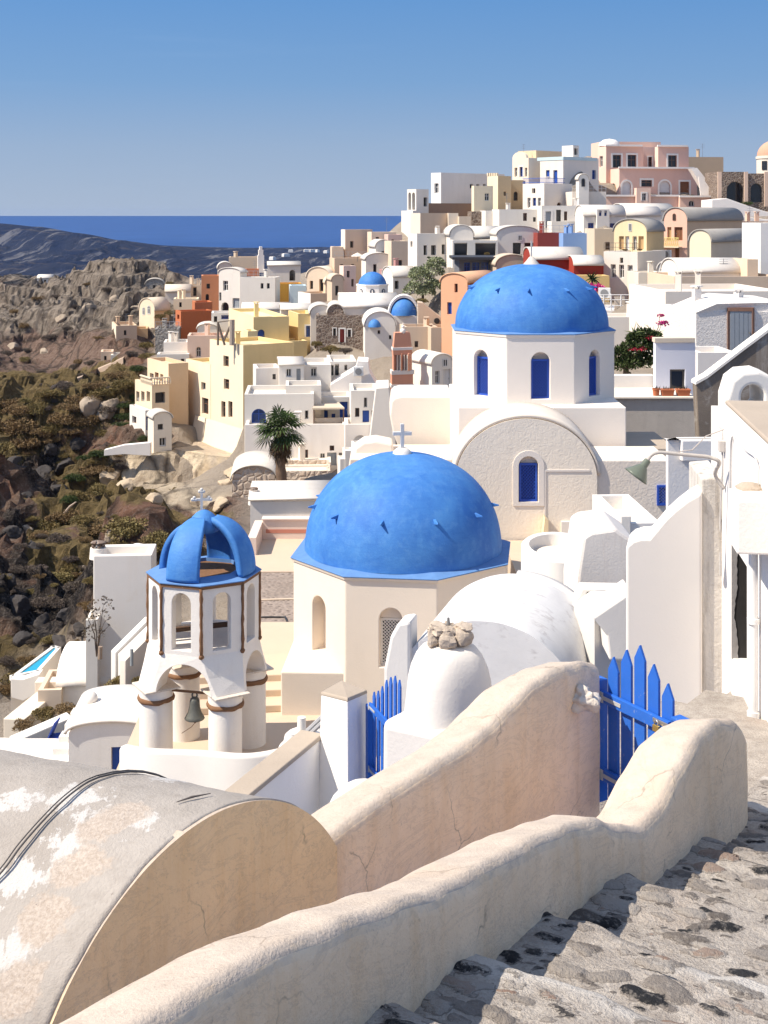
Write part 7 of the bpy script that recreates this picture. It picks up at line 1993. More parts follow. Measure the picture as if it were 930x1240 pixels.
for a, b2, y0, y1 in ((312, 319.5, 309, 330), (313, 318.5, 302.5, 309), (314.2, 317.3, 298.5, 302.5)):
    m1 = MB(); m1.cbox(Vector(((U(a) + U(b2)) / 2 * 159, 159, V(y1) * 159)), (U(b2) - U(a)) * 159, 0.7, (V(y0) - V(y1)) * 159, 0.2); m1.build("stage", SW, cmp_)
H("small white arched roof left of the tan skyline block", 158, 264, 326, 342, 281, rot=8, roof='vF', rise=8, rcol=WROOF, col=(0.7, 0.62, 0.54), group=GW)
H("low red roofed block in front of the tan skyline block", 153, 296, 326, 340, 313, rot=4, depth=2, col=(0.52, 0.20, 0.11), rcol=(0.5, 0.2, 0.1), group=GC)
H("white house with a low curved roof right of the campanile", 157, 324, 322, 348, 364, rot=5, roof='vS', rise=4, rcol=WROOF, depth=4, F_=((350.5, 357.5, 327, 340, 'oa'),), group=GW)
H("ochre yellow house side beside the pale blue wall", 150, 334, 343.5, 372, 365, rot=6, col=(0.62, 0.34, 0.07), rcol=(0.6, 0.4, 0.15), F_=((352, 356, 352, 362, 'o'),), group=GC)
H("pale blue wall house in the upper left town", 146.5, 351, 346, 378, 371, rot=6, depth=3, col=(0.50, 0.63, 0.72), rcol=(0.6, 0.66, 0.7), group=GC)
H("tan vaulted house with a dark door above the white roof terrace", 142, 399, 337, 362, 409, 371.5, -20, roof='vF', rise=13, col=(0.74, 0.62, 0.49), rcol=(0.74, 0.66, 0.56), F_=((386.5, 391.5, 338, 353, 'o'), (375, 379, 340, 350, 'o')), group=GC)
H("small rounded tan house right of the dark door", 139.5, 394, 344, 362, 415, rot=6, roof='vF', rise=9, col=(0.68, 0.55, 0.42), rcol=(0.7, 0.6, 0.48), depth=3, group=GC)
H("tan terrace house with white left side under the tan vaulted house", 138, 376, 355.5, 385, 422, 361, 24, col=(0.62, 0.49, 0.38), col2=(0.80, 0.77, 0.74), rcol=TROOF, group=GC)
H("cream vaulted house with arched windows at the left edge of the town", 152, 187, 377, 396, 205, 168.5, -34, roof='vF', rise=15, col=(0.80, 0.70, 0.54), rcol=(0.7, 0.6, 0.48), col2=(0.66, 0.5, 0.3), F_=((172.5, 175.5, 372, 381, 'wa'), (178.5, 182, 370, 380, 'wa')), group=GC)
H("white and tan house with a barrel roof above the cream vaulted house", 160, 200, 354, 372, 231, rot=6, roof='vS', rise=8, col=(0.76, 0.68, 0.60), rcol=(0.66, 0.58, 0.5), group=GC)
H("tan square house with one tall dark opening below the rock hill", 162, 222, 345.5, 370, 246, rot=8, col=(0.70, 0.57, 0.44), F_=((234, 238, 347.5, 358.5, 'o'),), group=GC)
H("cream low house in front of the tall orange house", 155, 210, 362, 380, 240, rot=6, depth=3, col=(0.78, 0.68, 0.52), F_=((217, 220, 366, 372, 'o'),), group=GC)
H("tan house with a pale left side, lowest at the town's left edge", 148, 140.5, 394.5, 432, 166, 135.5, 16, col=(0.64, 0.49, 0.35), col2=(0.78, 0.68, 0.55), rcol=TROOF, F_=((150, 153, 400, 406, 'o'),), group=GC)
H("stepped ochre house right of the lowest tan house", 149.5, 162, 398, 424, 179, rot=10, depth=3, col=(0.60, 0.42, 0.24), rcol=TROOF, group=GC)
H("grey white terrace house with dark openings under the lowest tan house", 142, 134, 430, 448, 172, rot=8, depth=3, col=(0.66, 0.62, 0.56), rcol=(0.6, 0.58, 0.54), F_=((143, 148.5, 433, 444, 'o'), (156, 164, 434, 444, 'o')), group=GC)
H("small tan block left of the grey white terrace house", 143, 122, 426, 446, 137, rot=10, depth=2.5, col=(0.70, 0.55, 0.42), F_=((126, 129, 431, 438, 'o'),), group=GC)
H("rough grey stone retaining house above the white terrace blocks", 137, 188, 398, 434, 217, rot=6, depth=3, mat=STONE_G, group=GC)
H("long white vault in front of the big white upper left house", 132, 293, 376, 392, 352, rot=4, roof='vS', rise=7, rcol=WROOF, depth=4, group=GW)
H("white house with a blue stripe left of the long white vault", 130, 256, 379, 408, 293, rot=6, depth=3, F_=((268, 277, 381.5, 386.5, 'b'), (259, 263, 383, 390, 'o')), group=GW)
H("small grey white vault in front of the rust red house", 128, 239, 399, 416, 263, rot=6, roof='vF', rise=6, rcol=WROOF, depth=3, group=GW)
H("white stepped house filling the gap behind the yellow roof terrace", 128, 285, 388, 420, 312, rot=6, depth=3, group=GW)
H("white side house between the yellow tower and the stone house", 124, 340, 376, 400, 384, rot=6, roof='vS', rise=6, rcol=WROOF, depth=3, group=GW)

# ruins and the lookout
H("ruined stone house with small windows at the left edge", 232, 6, 345, 378, 34, -14, 20, mat=STONE_B, F_=((8.5, 11, 358, 366, 'w'), (15, 18, 358, 365, 'w'), (24, 27, 352, 358, 'o')), rcol=BROWN, name='ruin', cat='ruin')
H("tiny white chapel on the bare ridge", 232, 45, 337.5, 346, 63, rot=6, roof='vS', rise=4, rcol=WROOF, depth=4, F_=((53, 56, 339, 344, 'o'),), name='chapel', cat='chapel')
H("broken stone fort wall on the summit of the rock hill", 216, 166, 318, 345, 200, rot=6, mat=STONE_G, rcol=BROWN, F_=((186, 190, 323, 331, 'o'),), name='ruin', cat='ruin')
H("low broken stone wall left of the summit fort", 218, 148, 318, 340, 168, rot=4, depth=5, mat=STONE_B, rcol=BROWN, name='ruin', cat='ruin')
H("white arch stub under the summit fort", 212, 154, 328, 340, 167, rot=4, depth=3, name='ruin', cat='ruin')
H("grey vaulted rock house with a dark door on the rock hill", 200, 176, 345, 368, 198, rot=8, roof='vF', rise=7, mat=STONE_G, rcol=(0.45, 0.42, 0.38), F_=((185, 188.5, 345, 352, 'o'),), group=GC)
lk = thing("round_tower", "low round white tower with a brown top on the scrubby slope", "tower", P(57, 505, 140))
cc = P(57, 505, 140.6); m1 = MB(); m1.lathe(cc, [(1.15, -3), (1.05, 0.4), (0.95, 2.2), (0.98, 2.6), (0.7, 2.62), (0.7, 1.9)], 20); m1.build("wall", plaster((0.62, 0.56, 0.49), 0.1, 0.35, 1), lk, smooth=True, angle=40)
m1 = MB(); m1.lathe(cc, [(0.85, 2.65), (0.9, 3.3), (0.5, 3.5), (0.01, 3.55)], 12); m1.build("top", STONE_B, lk, smooth=True)
m1 = MB(); m1.cbox(P(63, 487, 139.9), 0.5, 0.4, 1.0); m1.build("shrine", WT, lk)

# ---------------- lower left terraces
lw = H("big blank white house block with a faded cream stain left of the bell tower", 44, 113, 673, 790, 184, rot=4, depth=1.5, mat=plaster((0.80, 0.775, 0.745), 0.04, 0.35, 0.7, 0.25, (0.72, 0.62, 0.50), 0.4), drop=3, rcol=(0.76, 0.72, 0.68), bev=0.03, group=GW)
m1 = MB(); m1.cyl(P(119, 676, 44.5), 0.30, 0.36, 16, 0.27); m1.build("chimney", W_CLEAN, lw, smooth=True, angle=40)
for k in range(5):
    a = 2 * math.pi * k / 5; c9 = P(119, 663, 44.5)
    m1 = MB(); m1.blob(c9 + Vector((0.17 * math.cos(a), 0.17 * math.sin(a), 0.08)), 0.07, 0.07, 0.08, 8, 6, 0.3, k); m1.build("cap_stone", STONE_B, lw, smooth=True)
m1 = MB(); m1.blob(P(119, 661, 44.5) + ZV * 0.12, 0.27, 0.25, 0.05, 14, 8, 0.3, 4); m1.build("cap_slab", STONE_B, lw, smooth=True)
m1 = MB(); m1.blob(P(166, 674, 46.5), 0.55, 0.6, 0.45, 20, 12, 0.05, 4); m1.build("roof_dome", W_CLEAN, lw, smooth=True)
H("small white block with a dark hole beside the stained white house", 43.4, 104, 751, 790, 118, rot=4, depth=2, F_=((111.5, 115.5, 764, 770, 'oa'),), drop=2, group=GW)
bh2 = H("white house with a shallow curved roof and a navy door left of the bell tower", 36, 83, 889, 950, 182, rot=3, depth=2.6, roof='vF', rise=13, rcol=(0.80, 0.77, 0.73), col=(0.77, 0.77, 0.77), F_=((134.5, 159.5, 904.5, 948, 'bd'),), drop=2, group=GW)
m1 = MB(); c9 = P(110, 846, 37.5); m1.blob(c9, 0.2, 0.2, 0.2, 14, 10, 0.1, 2); m1.build("chimney", W_CLEAN, bh2, smooth=True)
# pool terrace
pool = thing("swimming_pool", "small terrace pool of turquoise water inside white walls", "swimming pool", P(40, 830, 49))
zp = V(812) * 48.0
q0_, q1_, q2_, q3_ = [Vector((U(x) * (zp / V(y)), zp / V(y), 0)) for x, y in ((13, 822), (48, 815), (74, 786), (64, 784))]
m1 = MB(); loft(m1, [[p + ZV * (zp - 1.7) for p in (q0_, q1_, q2_, q3_)], [p + ZV * (zp - 0.08) for p in (q0_, q1_, q2_, q3_)]]); m1.build("basin", W_CLEAN, pool)
for a, b2 in ((q0_, q1_), (q1_, q2_), (q2_, q3_), (q3_, q0_)):
    d_ = b2 - a; n_ = Vector((-d_.y, d_.x, 0)).normalized() * 0.14
    m1 = MB(); m1.box(a + ZV * (zp - 0.075), d_, n_, ZV * 0.16); m1.build("rim", W_CLEAN, pool)
m, nt, b = new_mat("pool_water"); b.inputs['Base Color'].default_value = (0.02, 0.33, 0.50, 1); b.inputs['Roughness'].default_value = 0.08; bump(nt, b, noise(nt, pos_node(nt), 6, 3, 0.5), 0.15, 0.02)
cen = (q0_ + q1_ + q2_ + q3_) / 4
m1 = MB(); m1.poly([cen + (p - cen) * 0.97 + ZV * (zp + 0.04) for p in (q0_, q1_, q2_, q3_)]); m1.build("water", m, pool)
slab_poly("white basin wall in front of the turquoise pool", "pool_wall", "wall", 46.8, [(13, 822), (27, 823), (48, 816), (48, 838), (28, 849), (14, 845)], 0.5, W_CLEAN, 0.02)


def ramp_wall(label, a, b2, h, th, mat, name="terrace_wall"):
    """sloping wall from photo point a to b (x, y, Y), dropping h metres"""
    A_, B_ = P(*a), P(*b2); d_ = Vector((B_.x - A_.x, B_.y - A_.y, 0)).normalized(); n_ = Vector((-d_.y, d_.x, 0)) * th
    m_ = MB(); m_.prism([A_, B_, B_ - ZV * h, A_ - ZV * h], n_)
    o_ = m_.build(name, mat, bevel=0.03); tag(o_, label, "wall"); return o_


CRW = plaster((0.74, 0.67, 0.57), 0.05, 0.15, 0.8, 0.25)
ramp_wall("long cream terrace wall rising to the right beside the pool", (44, 828, 45), (107, 785, 50), 2.0, -0.7, CRW)
ramp_wall("cream terrace wall sloping down to the left edge under the pool", (4, 870, 42), (50, 833, 45), 2.2, -0.7, CRW)
ramp_wall("short cream wall joining the two sloping terrace walls", (42, 826, 44.6), (74, 825, 44.6), 0.9, 0.5, CRW)
vh = H("white vaulted house on the lower left terraces beside the pool wall", 44, 71, 831, 850, 152, rot=3, depth=3.0, roof='vS', rise=27, rcol=(0.78, 0.745, 0.70), drop=2, group=GW)
H("tan gap house between the cream terrace walls", 43.6, 46, 836, 860, 74, rot=4, depth=2, col=(0.62, 0.52, 0.42), drop=2, group=GC)
ramp_wall("white terrace wall sweeping up behind the blue chair", (18, 898, 39), (88, 868, 40), 2.5, 0.5, W_CLEAN)
ramp_wall("low white wall along the lower left terrace", (-10, 899, 38.6), (62, 902, 38.6), 1.2, 0.4, W_CLEAN)
m1 = MB(); m1.box(P(-60, 922, 36.4), (2.9, 0, 0), (0, 1.6, 0), (0, 0, -3)); o = m1.build("lower_terrace", W_NEAR); structure(o)
sp = thing("white_steps", "flight of white steps beside the navy door house", "steps", P(72, 925, 37))
for k in range(5):
    m1 = MB(); y_ = 36.2 + 0.42 * k; m1.box(Vector((U(60) * 36.5 + 0.06 * k, y_, -16)), (0.62, 0, 0), (0, 0.44, 0), (0, 0, 16 + V(922) * 36.2 + 0.17 * k)); m1.build("tread", W_CLEAN, sp)
# blue chair
chz = V(908) * 38.2; chx = U(70) * 38.2
cg_ = thing("chair", "blue canvas folding chair on the lower left white terrace", "chair", (chx, 38.2, chz))
BLC = paint((0.02, 0.05, 0.28), 0.7)
m1 = MB(); m1.prism([Vector((chx - 0.28, 38.0, chz + 0.36)), Vector((chx - 0.06, 38.0, chz + 0.85)), Vector((chx - 0.03, 38.0, chz + 0.84)), Vector((chx - 0.25, 38.0, chz + 0.35))], (0.05, 0.45, 0)); m1.build("backrest", BLC, cg_)
m1 = MB(); m1.box((chx - 0.25, 38.0, chz + 0.35), (0.42, -0.02, 0.05), (0.02, 0.45, 0), (0, 0, 0.03)); m1.build("seat", BLC, cg_)
for dx, dy in ((-0.22, 0.02), (0.15, 0.0), (-0.2, 0.44), (0.17, 0.42)):
    m1 = MB(); m1.tube([Vector((chx + dx, 38.0 + dy, chz + 0.36)), Vector((chx + dx * 0.6, 38.0 + dy, chz))], 0.02, 6); m1.build("leg", paint((0.3, 0.3, 0.3)), cg_)
# stair parapets at the stained block's foot
ramp_wall("white stair parapet climbing towards the bell tower", (140, 790, 41), (182, 748, 42), 1.2, 0.25, W_CLEAN)
ramp_wall("second white stair parapet nearer the bell tower", (152, 800, 39.5), (186, 766, 40.5), 1.4, 0.25, W_CREAM)
m1 = MB(); m1.prism([P(143, 792, 41), P(186, 750, 42), P(186, 772, 41.0), P(160, 800, 40)], (0, 0, -0.8)); o = m1.build("stair_landing", plaster((0.66, 0.65, 0.64), 0.05, 0.15)); structure(o)
ls = thing("lamp_post", "thin grey metal post beside the white stair parapet", "post", P(159.5, 806, 39.4)); m1 = MB(); m1.tube([P(159.5, 806, 39.4), P(159.5, 786, 39.4)], 0.05, 8); m1.build("post", paint((0.25, 0.27, 0.28)), ls)
wd = thing("wooden_post", "short brown wooden post by the white terrace garden", "post", P(122, 798, 42)); m1 = MB(); m1.tube([P(121, 798, 42), P(121.5, 783, 42)], 0.07, 8); m1.build("post", paint((0.30, 0.22, 0.16), 0.9), wd)
m1 = MB(); m1.box(P(92, 792, 47.6), (2.4, 0, 0), (0, 2.0, 0), (0, 0, -2.0)); o = m1.build("garden_terrace", FLOORC); structure(o)
for (x, y, Yb) in ((100, 800, 44), (30, 850, 45), (60, 850, 42), (150, 840, 41), (20, 905, 38), (160, 770, 42), (100, 900, 36), (200, 880, 33), (110, 780, 47)):
    p_ = P(x, y, Yb); BASES.append((p_.x, p_.y, p_.z - 3.4))

# ================================================================== LAND, SEA, HEADLAND
GP = [(-60, 348, 262), (0, 352, 242), (50, 346, 233), (100, 350, 226), (150, 334, 218), (190, 326, 215), (215, 338, 214), (-120, 380, 250),
      (30, 400, 206), (100, 390, 202), (160, 380, 192), (205, 372, 180), (30, 440, 190), (100, 430, 180), (130, 436, 166), (30, 480, 172), (90, 470, 162), (60, 503, 146), (100, 500, 141), (140, 466, 146),
      (30, 545, 152), (90, 545, 131), (140, 520, 124), (165, 532, 114), (30, 605, 130), (90, 605, 113), (150, 552, 108), (135, 606, 104), (200, 616, 104.2), (275, 616, 103.6), (240, 616, 104), (160, 612, 104.5), (180, 560, 107),
      (150, 628, 100), (220, 640, 98), (270, 645, 97), (30, 685, 108), (80, 685, 94), (60, 745, 87), (100, 725, 77), (130, 650, 90), (200, 668, 84), (20, 805, 70), (80, 790, 62), (10, 865, 56),
      (-80, 700, 118), (-80, 500, 180), (-80, 860, 66), (-140, 430, 220), (-160, 600, 160), (-200, 900, 75), (60, 985, 38), (150, 1000, 34), (-60, 990, 40), (210, 720, 60), (240, 690, 72), (110, 660, 84), (300, 640, 70), (330, 622, 78)]
pts = [tuple(P(*g)) for g in GP]
for x in np.linspace(-140, 260, 24):
    for y_, z_ in ((320, -72), (380, -118), (460, -126), (560, -128), (800, -130)):
        pts.append((x * (y_ / 250), y_, z_))
for x in (60, 90, 130): pts += [(x, 160, -2 + (x - 60) * 0.05), (x, 220, -2), (x * 0.7, 100, -4), (x * 0.5, 60, -6), (x * 0.6, 250, -22)]
pts += [tuple(P(*g)) for g in ((300, 578, 93), (300, 576, 99), (310, 588, 95), (320, 592, 90), (288, 572, 100), (330, 590, 94), (306, 560, 96.5), (300, 590, 90))] * 2
pts += [(10, 190, -3), (30, 200, -1), (45, 205, -1), (0, 240, -30), (30, 250, -28), (-20, 235, -28), (-10, 30, -17.5), (-4, 26, -17.6), (0, 20, -14), (6, 40, -12), (12, 24, -9.5), (10, 14, -9), (-8, 14, -15), (-30, 34, -22), (-60, 40, -34), (-110, 60, -55), (-150, 120, -60), (-160, 200, -60), (-10, 60, -15), (0, 66, -16), (-20, 70, -20)]
pts += BASES
PT = np.array(pts, float)


def ground_z(X, Y):
    X = np.asarray(X, float).ravel(); Y = np.asarray(Y, float).ravel(); out = np.empty_like(X)
    for i in range(0, len(X), 6000):
        x = X[i:i + 6000, None]; y = Y[i:i + 6000, None]
        s = np.clip(0.012 * y, 0.6, 3.0)
        d2 = (x - PT[None, :, 0]) ** 2 + (y - PT[None, :, 1]) ** 2
        w = 1.0 / (d2 + s * s) ** 1.9
        out[i:i + 6000] = (w * PT[None, :, 2]).sum(1) / w.sum(1)
    return out


gx = np.concatenate([np.arange(-170, -95, 3.0), np.arange(-95, -12, 0.34), np.arange(-12, -6, 0.6), np.arange(-6, 40, 1.5), np.arange(40, 170, 6)])
gy = np.concatenate([np.arange(17, 60, 0.6), np.arange(60, 140, 0.34), np.arange(140, 245, 0.42), np.arange(245, 600, 12)])
GX, GY = np.meshgrid(gx, gy)
GZ = ground_z(GX, GY).reshape(GX.shape)
PX = GX / GY * F + CX; PY = HY - GZ / GY * F


def blob_mask(cx, cy, rx, ry):
    return np.exp(-(((PX - cx) / rx) ** 2 + ((PY - cy) / ry) ** 2))


wild = 1 / (1 + np.exp(-(215 - PX - (PY - 420) * 0.0) / 12)) * 1.0
wild = np.maximum(wild, blob_mask(200, 640, 90, 50))
for (cx, cy, rx, ry) in ((215, 470, 45, 70), (100, 845, 90, 60), (40, 880, 80, 40)): wild *= 1 - 0.93 * np.clip(blob_mask(cx, cy, rx, ry) * 1.4, 0, 1)
wild *= np.clip((GY - 46) / 14, 0, 1) * np.clip((330 - GY) / 40, 0, 1)
cream = np.clip(blob_mask(215, 582, 90, 34) * 1.7, 0, 1)
dark = np.clip(blob_mask(45, 575, 48, 40) + blob_mask(50, 745, 75, 52) * 1.5 + blob_mask(20, 660, 26, 22) * 0.8, 0, 1)
pale = np.clip(blob_mask(120, 375, 110, 50) * 1.5 + blob_mask(0, 410, 60, 40) + blob_mask(120, 488, 22, 18) * 1.3, 0, 1)
scree = np.clip(blob_mask(60, 450, 80, 28) * 1.3, 0, 1)
wx = GX + 5 * fbm(GX * 0.06, GY * 0.06, 1, 151, 4); wy = GY + 5 * fbm(GX * 0.06, GY * 0.06, 4, 152, 4)
n_big = fbm(wx * 0.05, wy * 0.045, 0, 101, 4, 0.55, True)
n_mid = fbm(wx * 0.17 + wy * 0.05, wy * 0.12, 0, 111, 6, 0.62, True)
n_sml = fbm(wx * 0.8, wy * 0.6, 0, 121, 5, 0.65, True)
amp = wild * (1 - 0.75 * scree) * (1 - 0.35 * cream)
zz = GZ + amp * (n_big * 3.4 + n_mid * 2.3 + n_sml * 0.8)
stp = 1.7 + 0.5 * fbm(GX * 0.03, GY * 0.03, 0, 161, 3); q_ = zz / stp + 0.35 * fbm(GX * 0.1, GY * 0.1, 0, 162, 3); fr_ = q_ - np.floor(q_)
ledge = (np.floor(q_) + np.clip((fr_ - 0.25) / 0.5, 0, 1) ** 1.3 - q_) * stp            # strata: flat ledges and steep risers
GZ2 = zz + 0.75 * ledge * np.clip(amp, 0, 1) + 0.10 * n_sml * (1 - wild)
GX2 = GX + amp * 1.1 * fbm(GX * 0.3, GY * 0.3, 3, 131, 4); GY2 = GY + amp * 1.4 * fbm(GX * 0.3, GY * 0.3, 7, 132, 4)
nr, nc = GX.shape
SPOTS = [(155, 640, 34), (122, 640, 27), (190, 660, 28), (216, 652, 20), (265, 655, 22), (140, 665, 24), (18, 520, 30), (45, 500, 26), (8, 490, 24), (32, 540, 26), (62, 478, 20), (3, 548, 26), (100, 488, 26), (126, 478, 22), (150, 470, 18), (80, 510, 26), (62, 520, 22), (92, 500, 22), (155, 500, 16), (110, 575, 24), (120, 596, 22), (95, 605, 22), (75, 628, 24), (60, 640, 22), (100, 630, 20), (72, 705, 24), (45, 692, 18), (90, 700, 18), (20, 822, 24), (45, 806, 20), (5, 836, 22), (70, 805, 16)]
scrub = np.clip(sum(blob_mask(a_, b_, c_ * 1.25, c_ * 1.1) for a_, b_, c_ in SPOTS), 0, 1)
i = np.arange(nr - 1)[:, None] * nc + np.arange(nc - 1)[None, :]
faces = np.stack([i, i + 1, i + nc + 1, i + nc], -1).reshape(-1, 4)
verts = np.stack([GX2, GY2, GZ2], -1).reshape(-1, 3)
me = bpy.data.meshes.new("hillside"); me.from_pydata(verts.tolist(), [], faces.tolist())
at = me.color_attributes.new("kind", 'FLOAT_COLOR', 'POINT')
at.data.foreach_set("color", np.stack([cream, dark, pale, wild], -1).astype(np.float32).reshape(-1))
at2 = me.color_attributes.new("cut", 'FLOAT_COLOR', 'POINT')
at2.data.foreach_set("color", np.stack([scree, (n_mid + 1) / 2, (n_sml + 1) / 2, scrub], -1).astype(np.float32).reshape(-1))
m, nt, b = new_mat("hillside_rock"); v = pos_node(nt)
a = nt.nodes.new('ShaderNodeAttribute'); a.attribute_name = "kind"; sep = nt.nodes.new('ShaderNodeSeparateColor'); nt.links.new(a.outputs['Color'], sep.inputs['Color'])
a2 = nt.nodes.new('ShaderNodeAttribute'); a2.attribute_name = "cut"; sep2 = nt.nodes.new('ShaderNodeSeparateColor'); nt.links.new(a2.outputs['Color'], sep2.inputs['Color'])
n1 = noise(nt, v, 0.12, 6, 0.65, 0.6); n2 = noise(nt, v, 0.6, 7, 0.7, 0.4); n3 = noise(nt, v, 2.4, 6, 0.72); n4 = noise(nt, v, 0.30, 5, 0.6)
rock = mix(nt, ramp(nt, n2, [(0.35, 0), (0.65, 1)]), (0.105, 0.066, 0.048), (0.22, 0.155, 0.115))
rock = mix(nt, ramp(nt, n4, [(0.44, 0), (0.58, 0.8)]), rock, (0.19, 0.095, 0.060))
palec = mix(nt, ramp(nt, n2, [(0.3, 0), (0.62, 1)]), (0.105, 0.080, 0.062), (0.30, 0.25, 0.20))
palec = mix(nt, ramp(nt, n3, [(0.52, 0), (0.7, 0.6)]), palec, (0.09, 0.066, 0.05))
darkc = mix(nt, ramp(nt, n3, [(0.42, 0), (0.75, 1)]), (0.012, 0.011, 0.012), (0.095, 0.075, 0.062))
darkc = mix(nt, ramp(nt, n1, [(0.52, 0), (0.64, 0.85)]), darkc, (0.165, 0.090, 0.060))
crm = mix(nt, ramp(nt, n2, [(0.3, 0), (0.6, 1)]), (0.36, 0.28, 0.20), (0.55, 0.46, 0.34))
crm = mix(nt, ramp(nt, n3, [(0.58, 0), (0.7, 0.7)]), crm, (0.24, 0.19, 0.155))
scr = mix(nt, ramp(nt, n3, [(0.35, 0), (0.7, 1)]), (0.125, 0.078, 0.060), (0.24, 0.168, 0.128))
jit = math_n(nt, 'MULTIPLY', math_n(nt, 'SUBTRACT', n4, 0.5), 1.1)
sel = lambda s: ramp(nt, math_n(nt, 'ADD', s, jit), [(0.38, 0), (0.58, 1)])
c = mix(nt, sel(sep.outputs['Blue']), rock, palec)
c = mix(nt, sel(sep2.outputs['Red']), c, scr)
c = mix(nt, sel(sep.outputs['Green']), c, darkc)
c = mix(nt, sel(sep.outputs['Red']), c, crm)
crk = nd(nt, 'ShaderNodeTexVoronoi', Scale=0.55, feature='DISTANCE_TO_EDGE'); nt.links.new(mix(nt, 0.35, pos_node(nt, (1, 0.8, 0.5)), nd_out(nt, v, 0.8)), crk.inputs['Vector'])
c = mix(nt, ramp(nt, crk.outputs['Distance'], [(0.0, 0.75), (0.09, 0)]), c, (0.030, 0.024, 0.020))
c = mix(nt, ramp(nt, noise(nt, v, 5.0, 4, 0.7), [(0.5, 0), (0.72, 0.55)]), c, mix(nt, 0.5, c, (0.42, 0.36, 0.30)))
scg = mix(nt, ramp(nt, n3, [(0.35, 0), (0.7, 1)]), (0.085, 0.064, 0.028), (0.22, 0.16, 0.075))
c = mix(nt, ramp(nt, math_n(nt, 'ADD', a2.outputs['Alpha'], math_n(nt, 'MULTIPLY', math_n(nt, 'SUBTRACT', n2, 0.5), 1.4)), [(0.50, 0), (0.64, 0.95)]), c, scg)
town = mix(nt, n3, (0.28, 0.23, 0.18), (0.42, 0.36, 0.30))
c = mix(nt, ramp(nt, a.outputs['Alpha'], [(0.15, 0), (0.5, 1)]), town, c)
nt.links.new(c, b.inputs['Base Color']); b.inputs['Roughness'].default_value = 0.95; b.inputs['Specular IOR Level'].default_value = 0.1
bump(nt, b, mix(nt, 0.5, n3, noise(nt, v, 7.0, 5, 0.75)), 1.0, 0.45)
me.materials.append(m)
HILL = bpy.data.objects.new("hillside", me); COL.objects.link(HILL); structure(HILL)
from mathutils.bvhtree import BVHTree
HB = BVHTree.FromPolygons([tuple(p) for p in verts], [tuple(f) for f in faces])


def on_ground(px, py):
    d = Vector((U(px), 1, V(py))).normalized()
    h = HB.ray_cast(d * 30, d)
    return h[0]


# the cream rock face the tall cream house stands on
mb = MB(); rows = []; us = np.linspace(122, 316, 190); vs = np.linspace(0, 1, 60)
for t in vs:
    row = []
    for x in us:
        top = interp([(122, 556), (150, 550), (200, 540), (232, 548), (262, 552), (292, 556), (305, 566), (316, 586)], x); bot = interp([(122, 610), (160, 618), (230, 624), (300, 622), (316, 620)], x)
        Yt = interp([(122, 107.5), (160, 106.6), (205, 108.0), (240, 106.4), (290, 104.4), (316, 101)], x)
        y_ = lerp(top, bot, t); Y_ = Yt - 3.2 * t ** 1.3
        row.append(P(x, y_, Y_))
    rows.append(row)
A = np.array([[tuple(p) for p in r] for r in rows])
bl_ = fbm(A[..., 0] * 0.28, A[..., 2] * 0.35, 0, 171, 5, 0.6, True) * 1.25 + fbm(A[..., 0] * 1.1, A[..., 2] * 0.9, 0, 172, 4, 0.6, True) * 0.4
A[..., 1] -= np.clip(bl_, -0.9, 1.2) * np.sin(np.pi * np.clip(vs, 0.03, 1) * 0.55)[:, None]
A[..., 2] += 0.5 * fbm(A[..., 0] * 0.5, A[..., 2] * 0.5, 3, 173, 4) * np.sin(np.pi * vs)[:, None]
back = A[0] + np.array([0, 11.0, 0.3]); foot = A[-1] + np.array([0, -0.5, -6])
mb.grid([back.tolist()] + A.tolist() + [foot.tolist()])
m, nt, b = new_mat("cream_cliff"); v = pos_node(nt)
n2 = noise(nt, v, 0.5, 7, 0.7, 0.5); n3 = noise(nt, v, 2.2, 7, 0.72); n5 = noise(nt, v, 0.22, 5, 0.6, 0.5)
c = mix(nt, ramp(nt, n2, [(0.35, 0), (0.62, 1)]), (0.44, 0.345, 0.235), (0.60, 0.505, 0.37))
c = mix(nt, ramp(nt, n3, [(0.54, 0), (0.66, 0.75)]), c, (0.25, 0.195, 0.15))
c = mix(nt, ramp(nt, n5, [(0.52, 0), (0.60, 0.6)]), c, (0.36, 0.30, 0.245))
nt.links.new(c, b.inputs['Base Color']); b.inputs['Roughness'].default_value = 0.95; b.inputs['Specular IOR Level'].default_value = 0.1
bump(nt, b, mix(nt, 0.5, n2, n3), 0.9, 0.4)
o = mb.build("cliff", m, smooth=True, weld=0, angle=40); structure(o)

# sea
mb = MB(); mb.box((-90000, -2000, -120.5), (180000, 0, 0), (0, 130000, 0), (0, 0, 0.5))
m, nt, b = new_mat("sea_water"); v = pos_node(nt, (0.004, 0.0012, 1))
n1 = noise(nt, v, 1.0, 6, 0.6)
c = mix(nt, ramp(nt, n1, [(0.35, 0), (0.65, 1)]), (0.004, 0.042, 0.160), (0.007, 0.055, 0.200))
nt.links.new(c, b.inputs['Base Color']); b.inputs['Roughness'].default_value = 0.6; b.inputs['Specular IOR Level'].default_value = 0.12
o = mb.build("sea", m); structure(o)

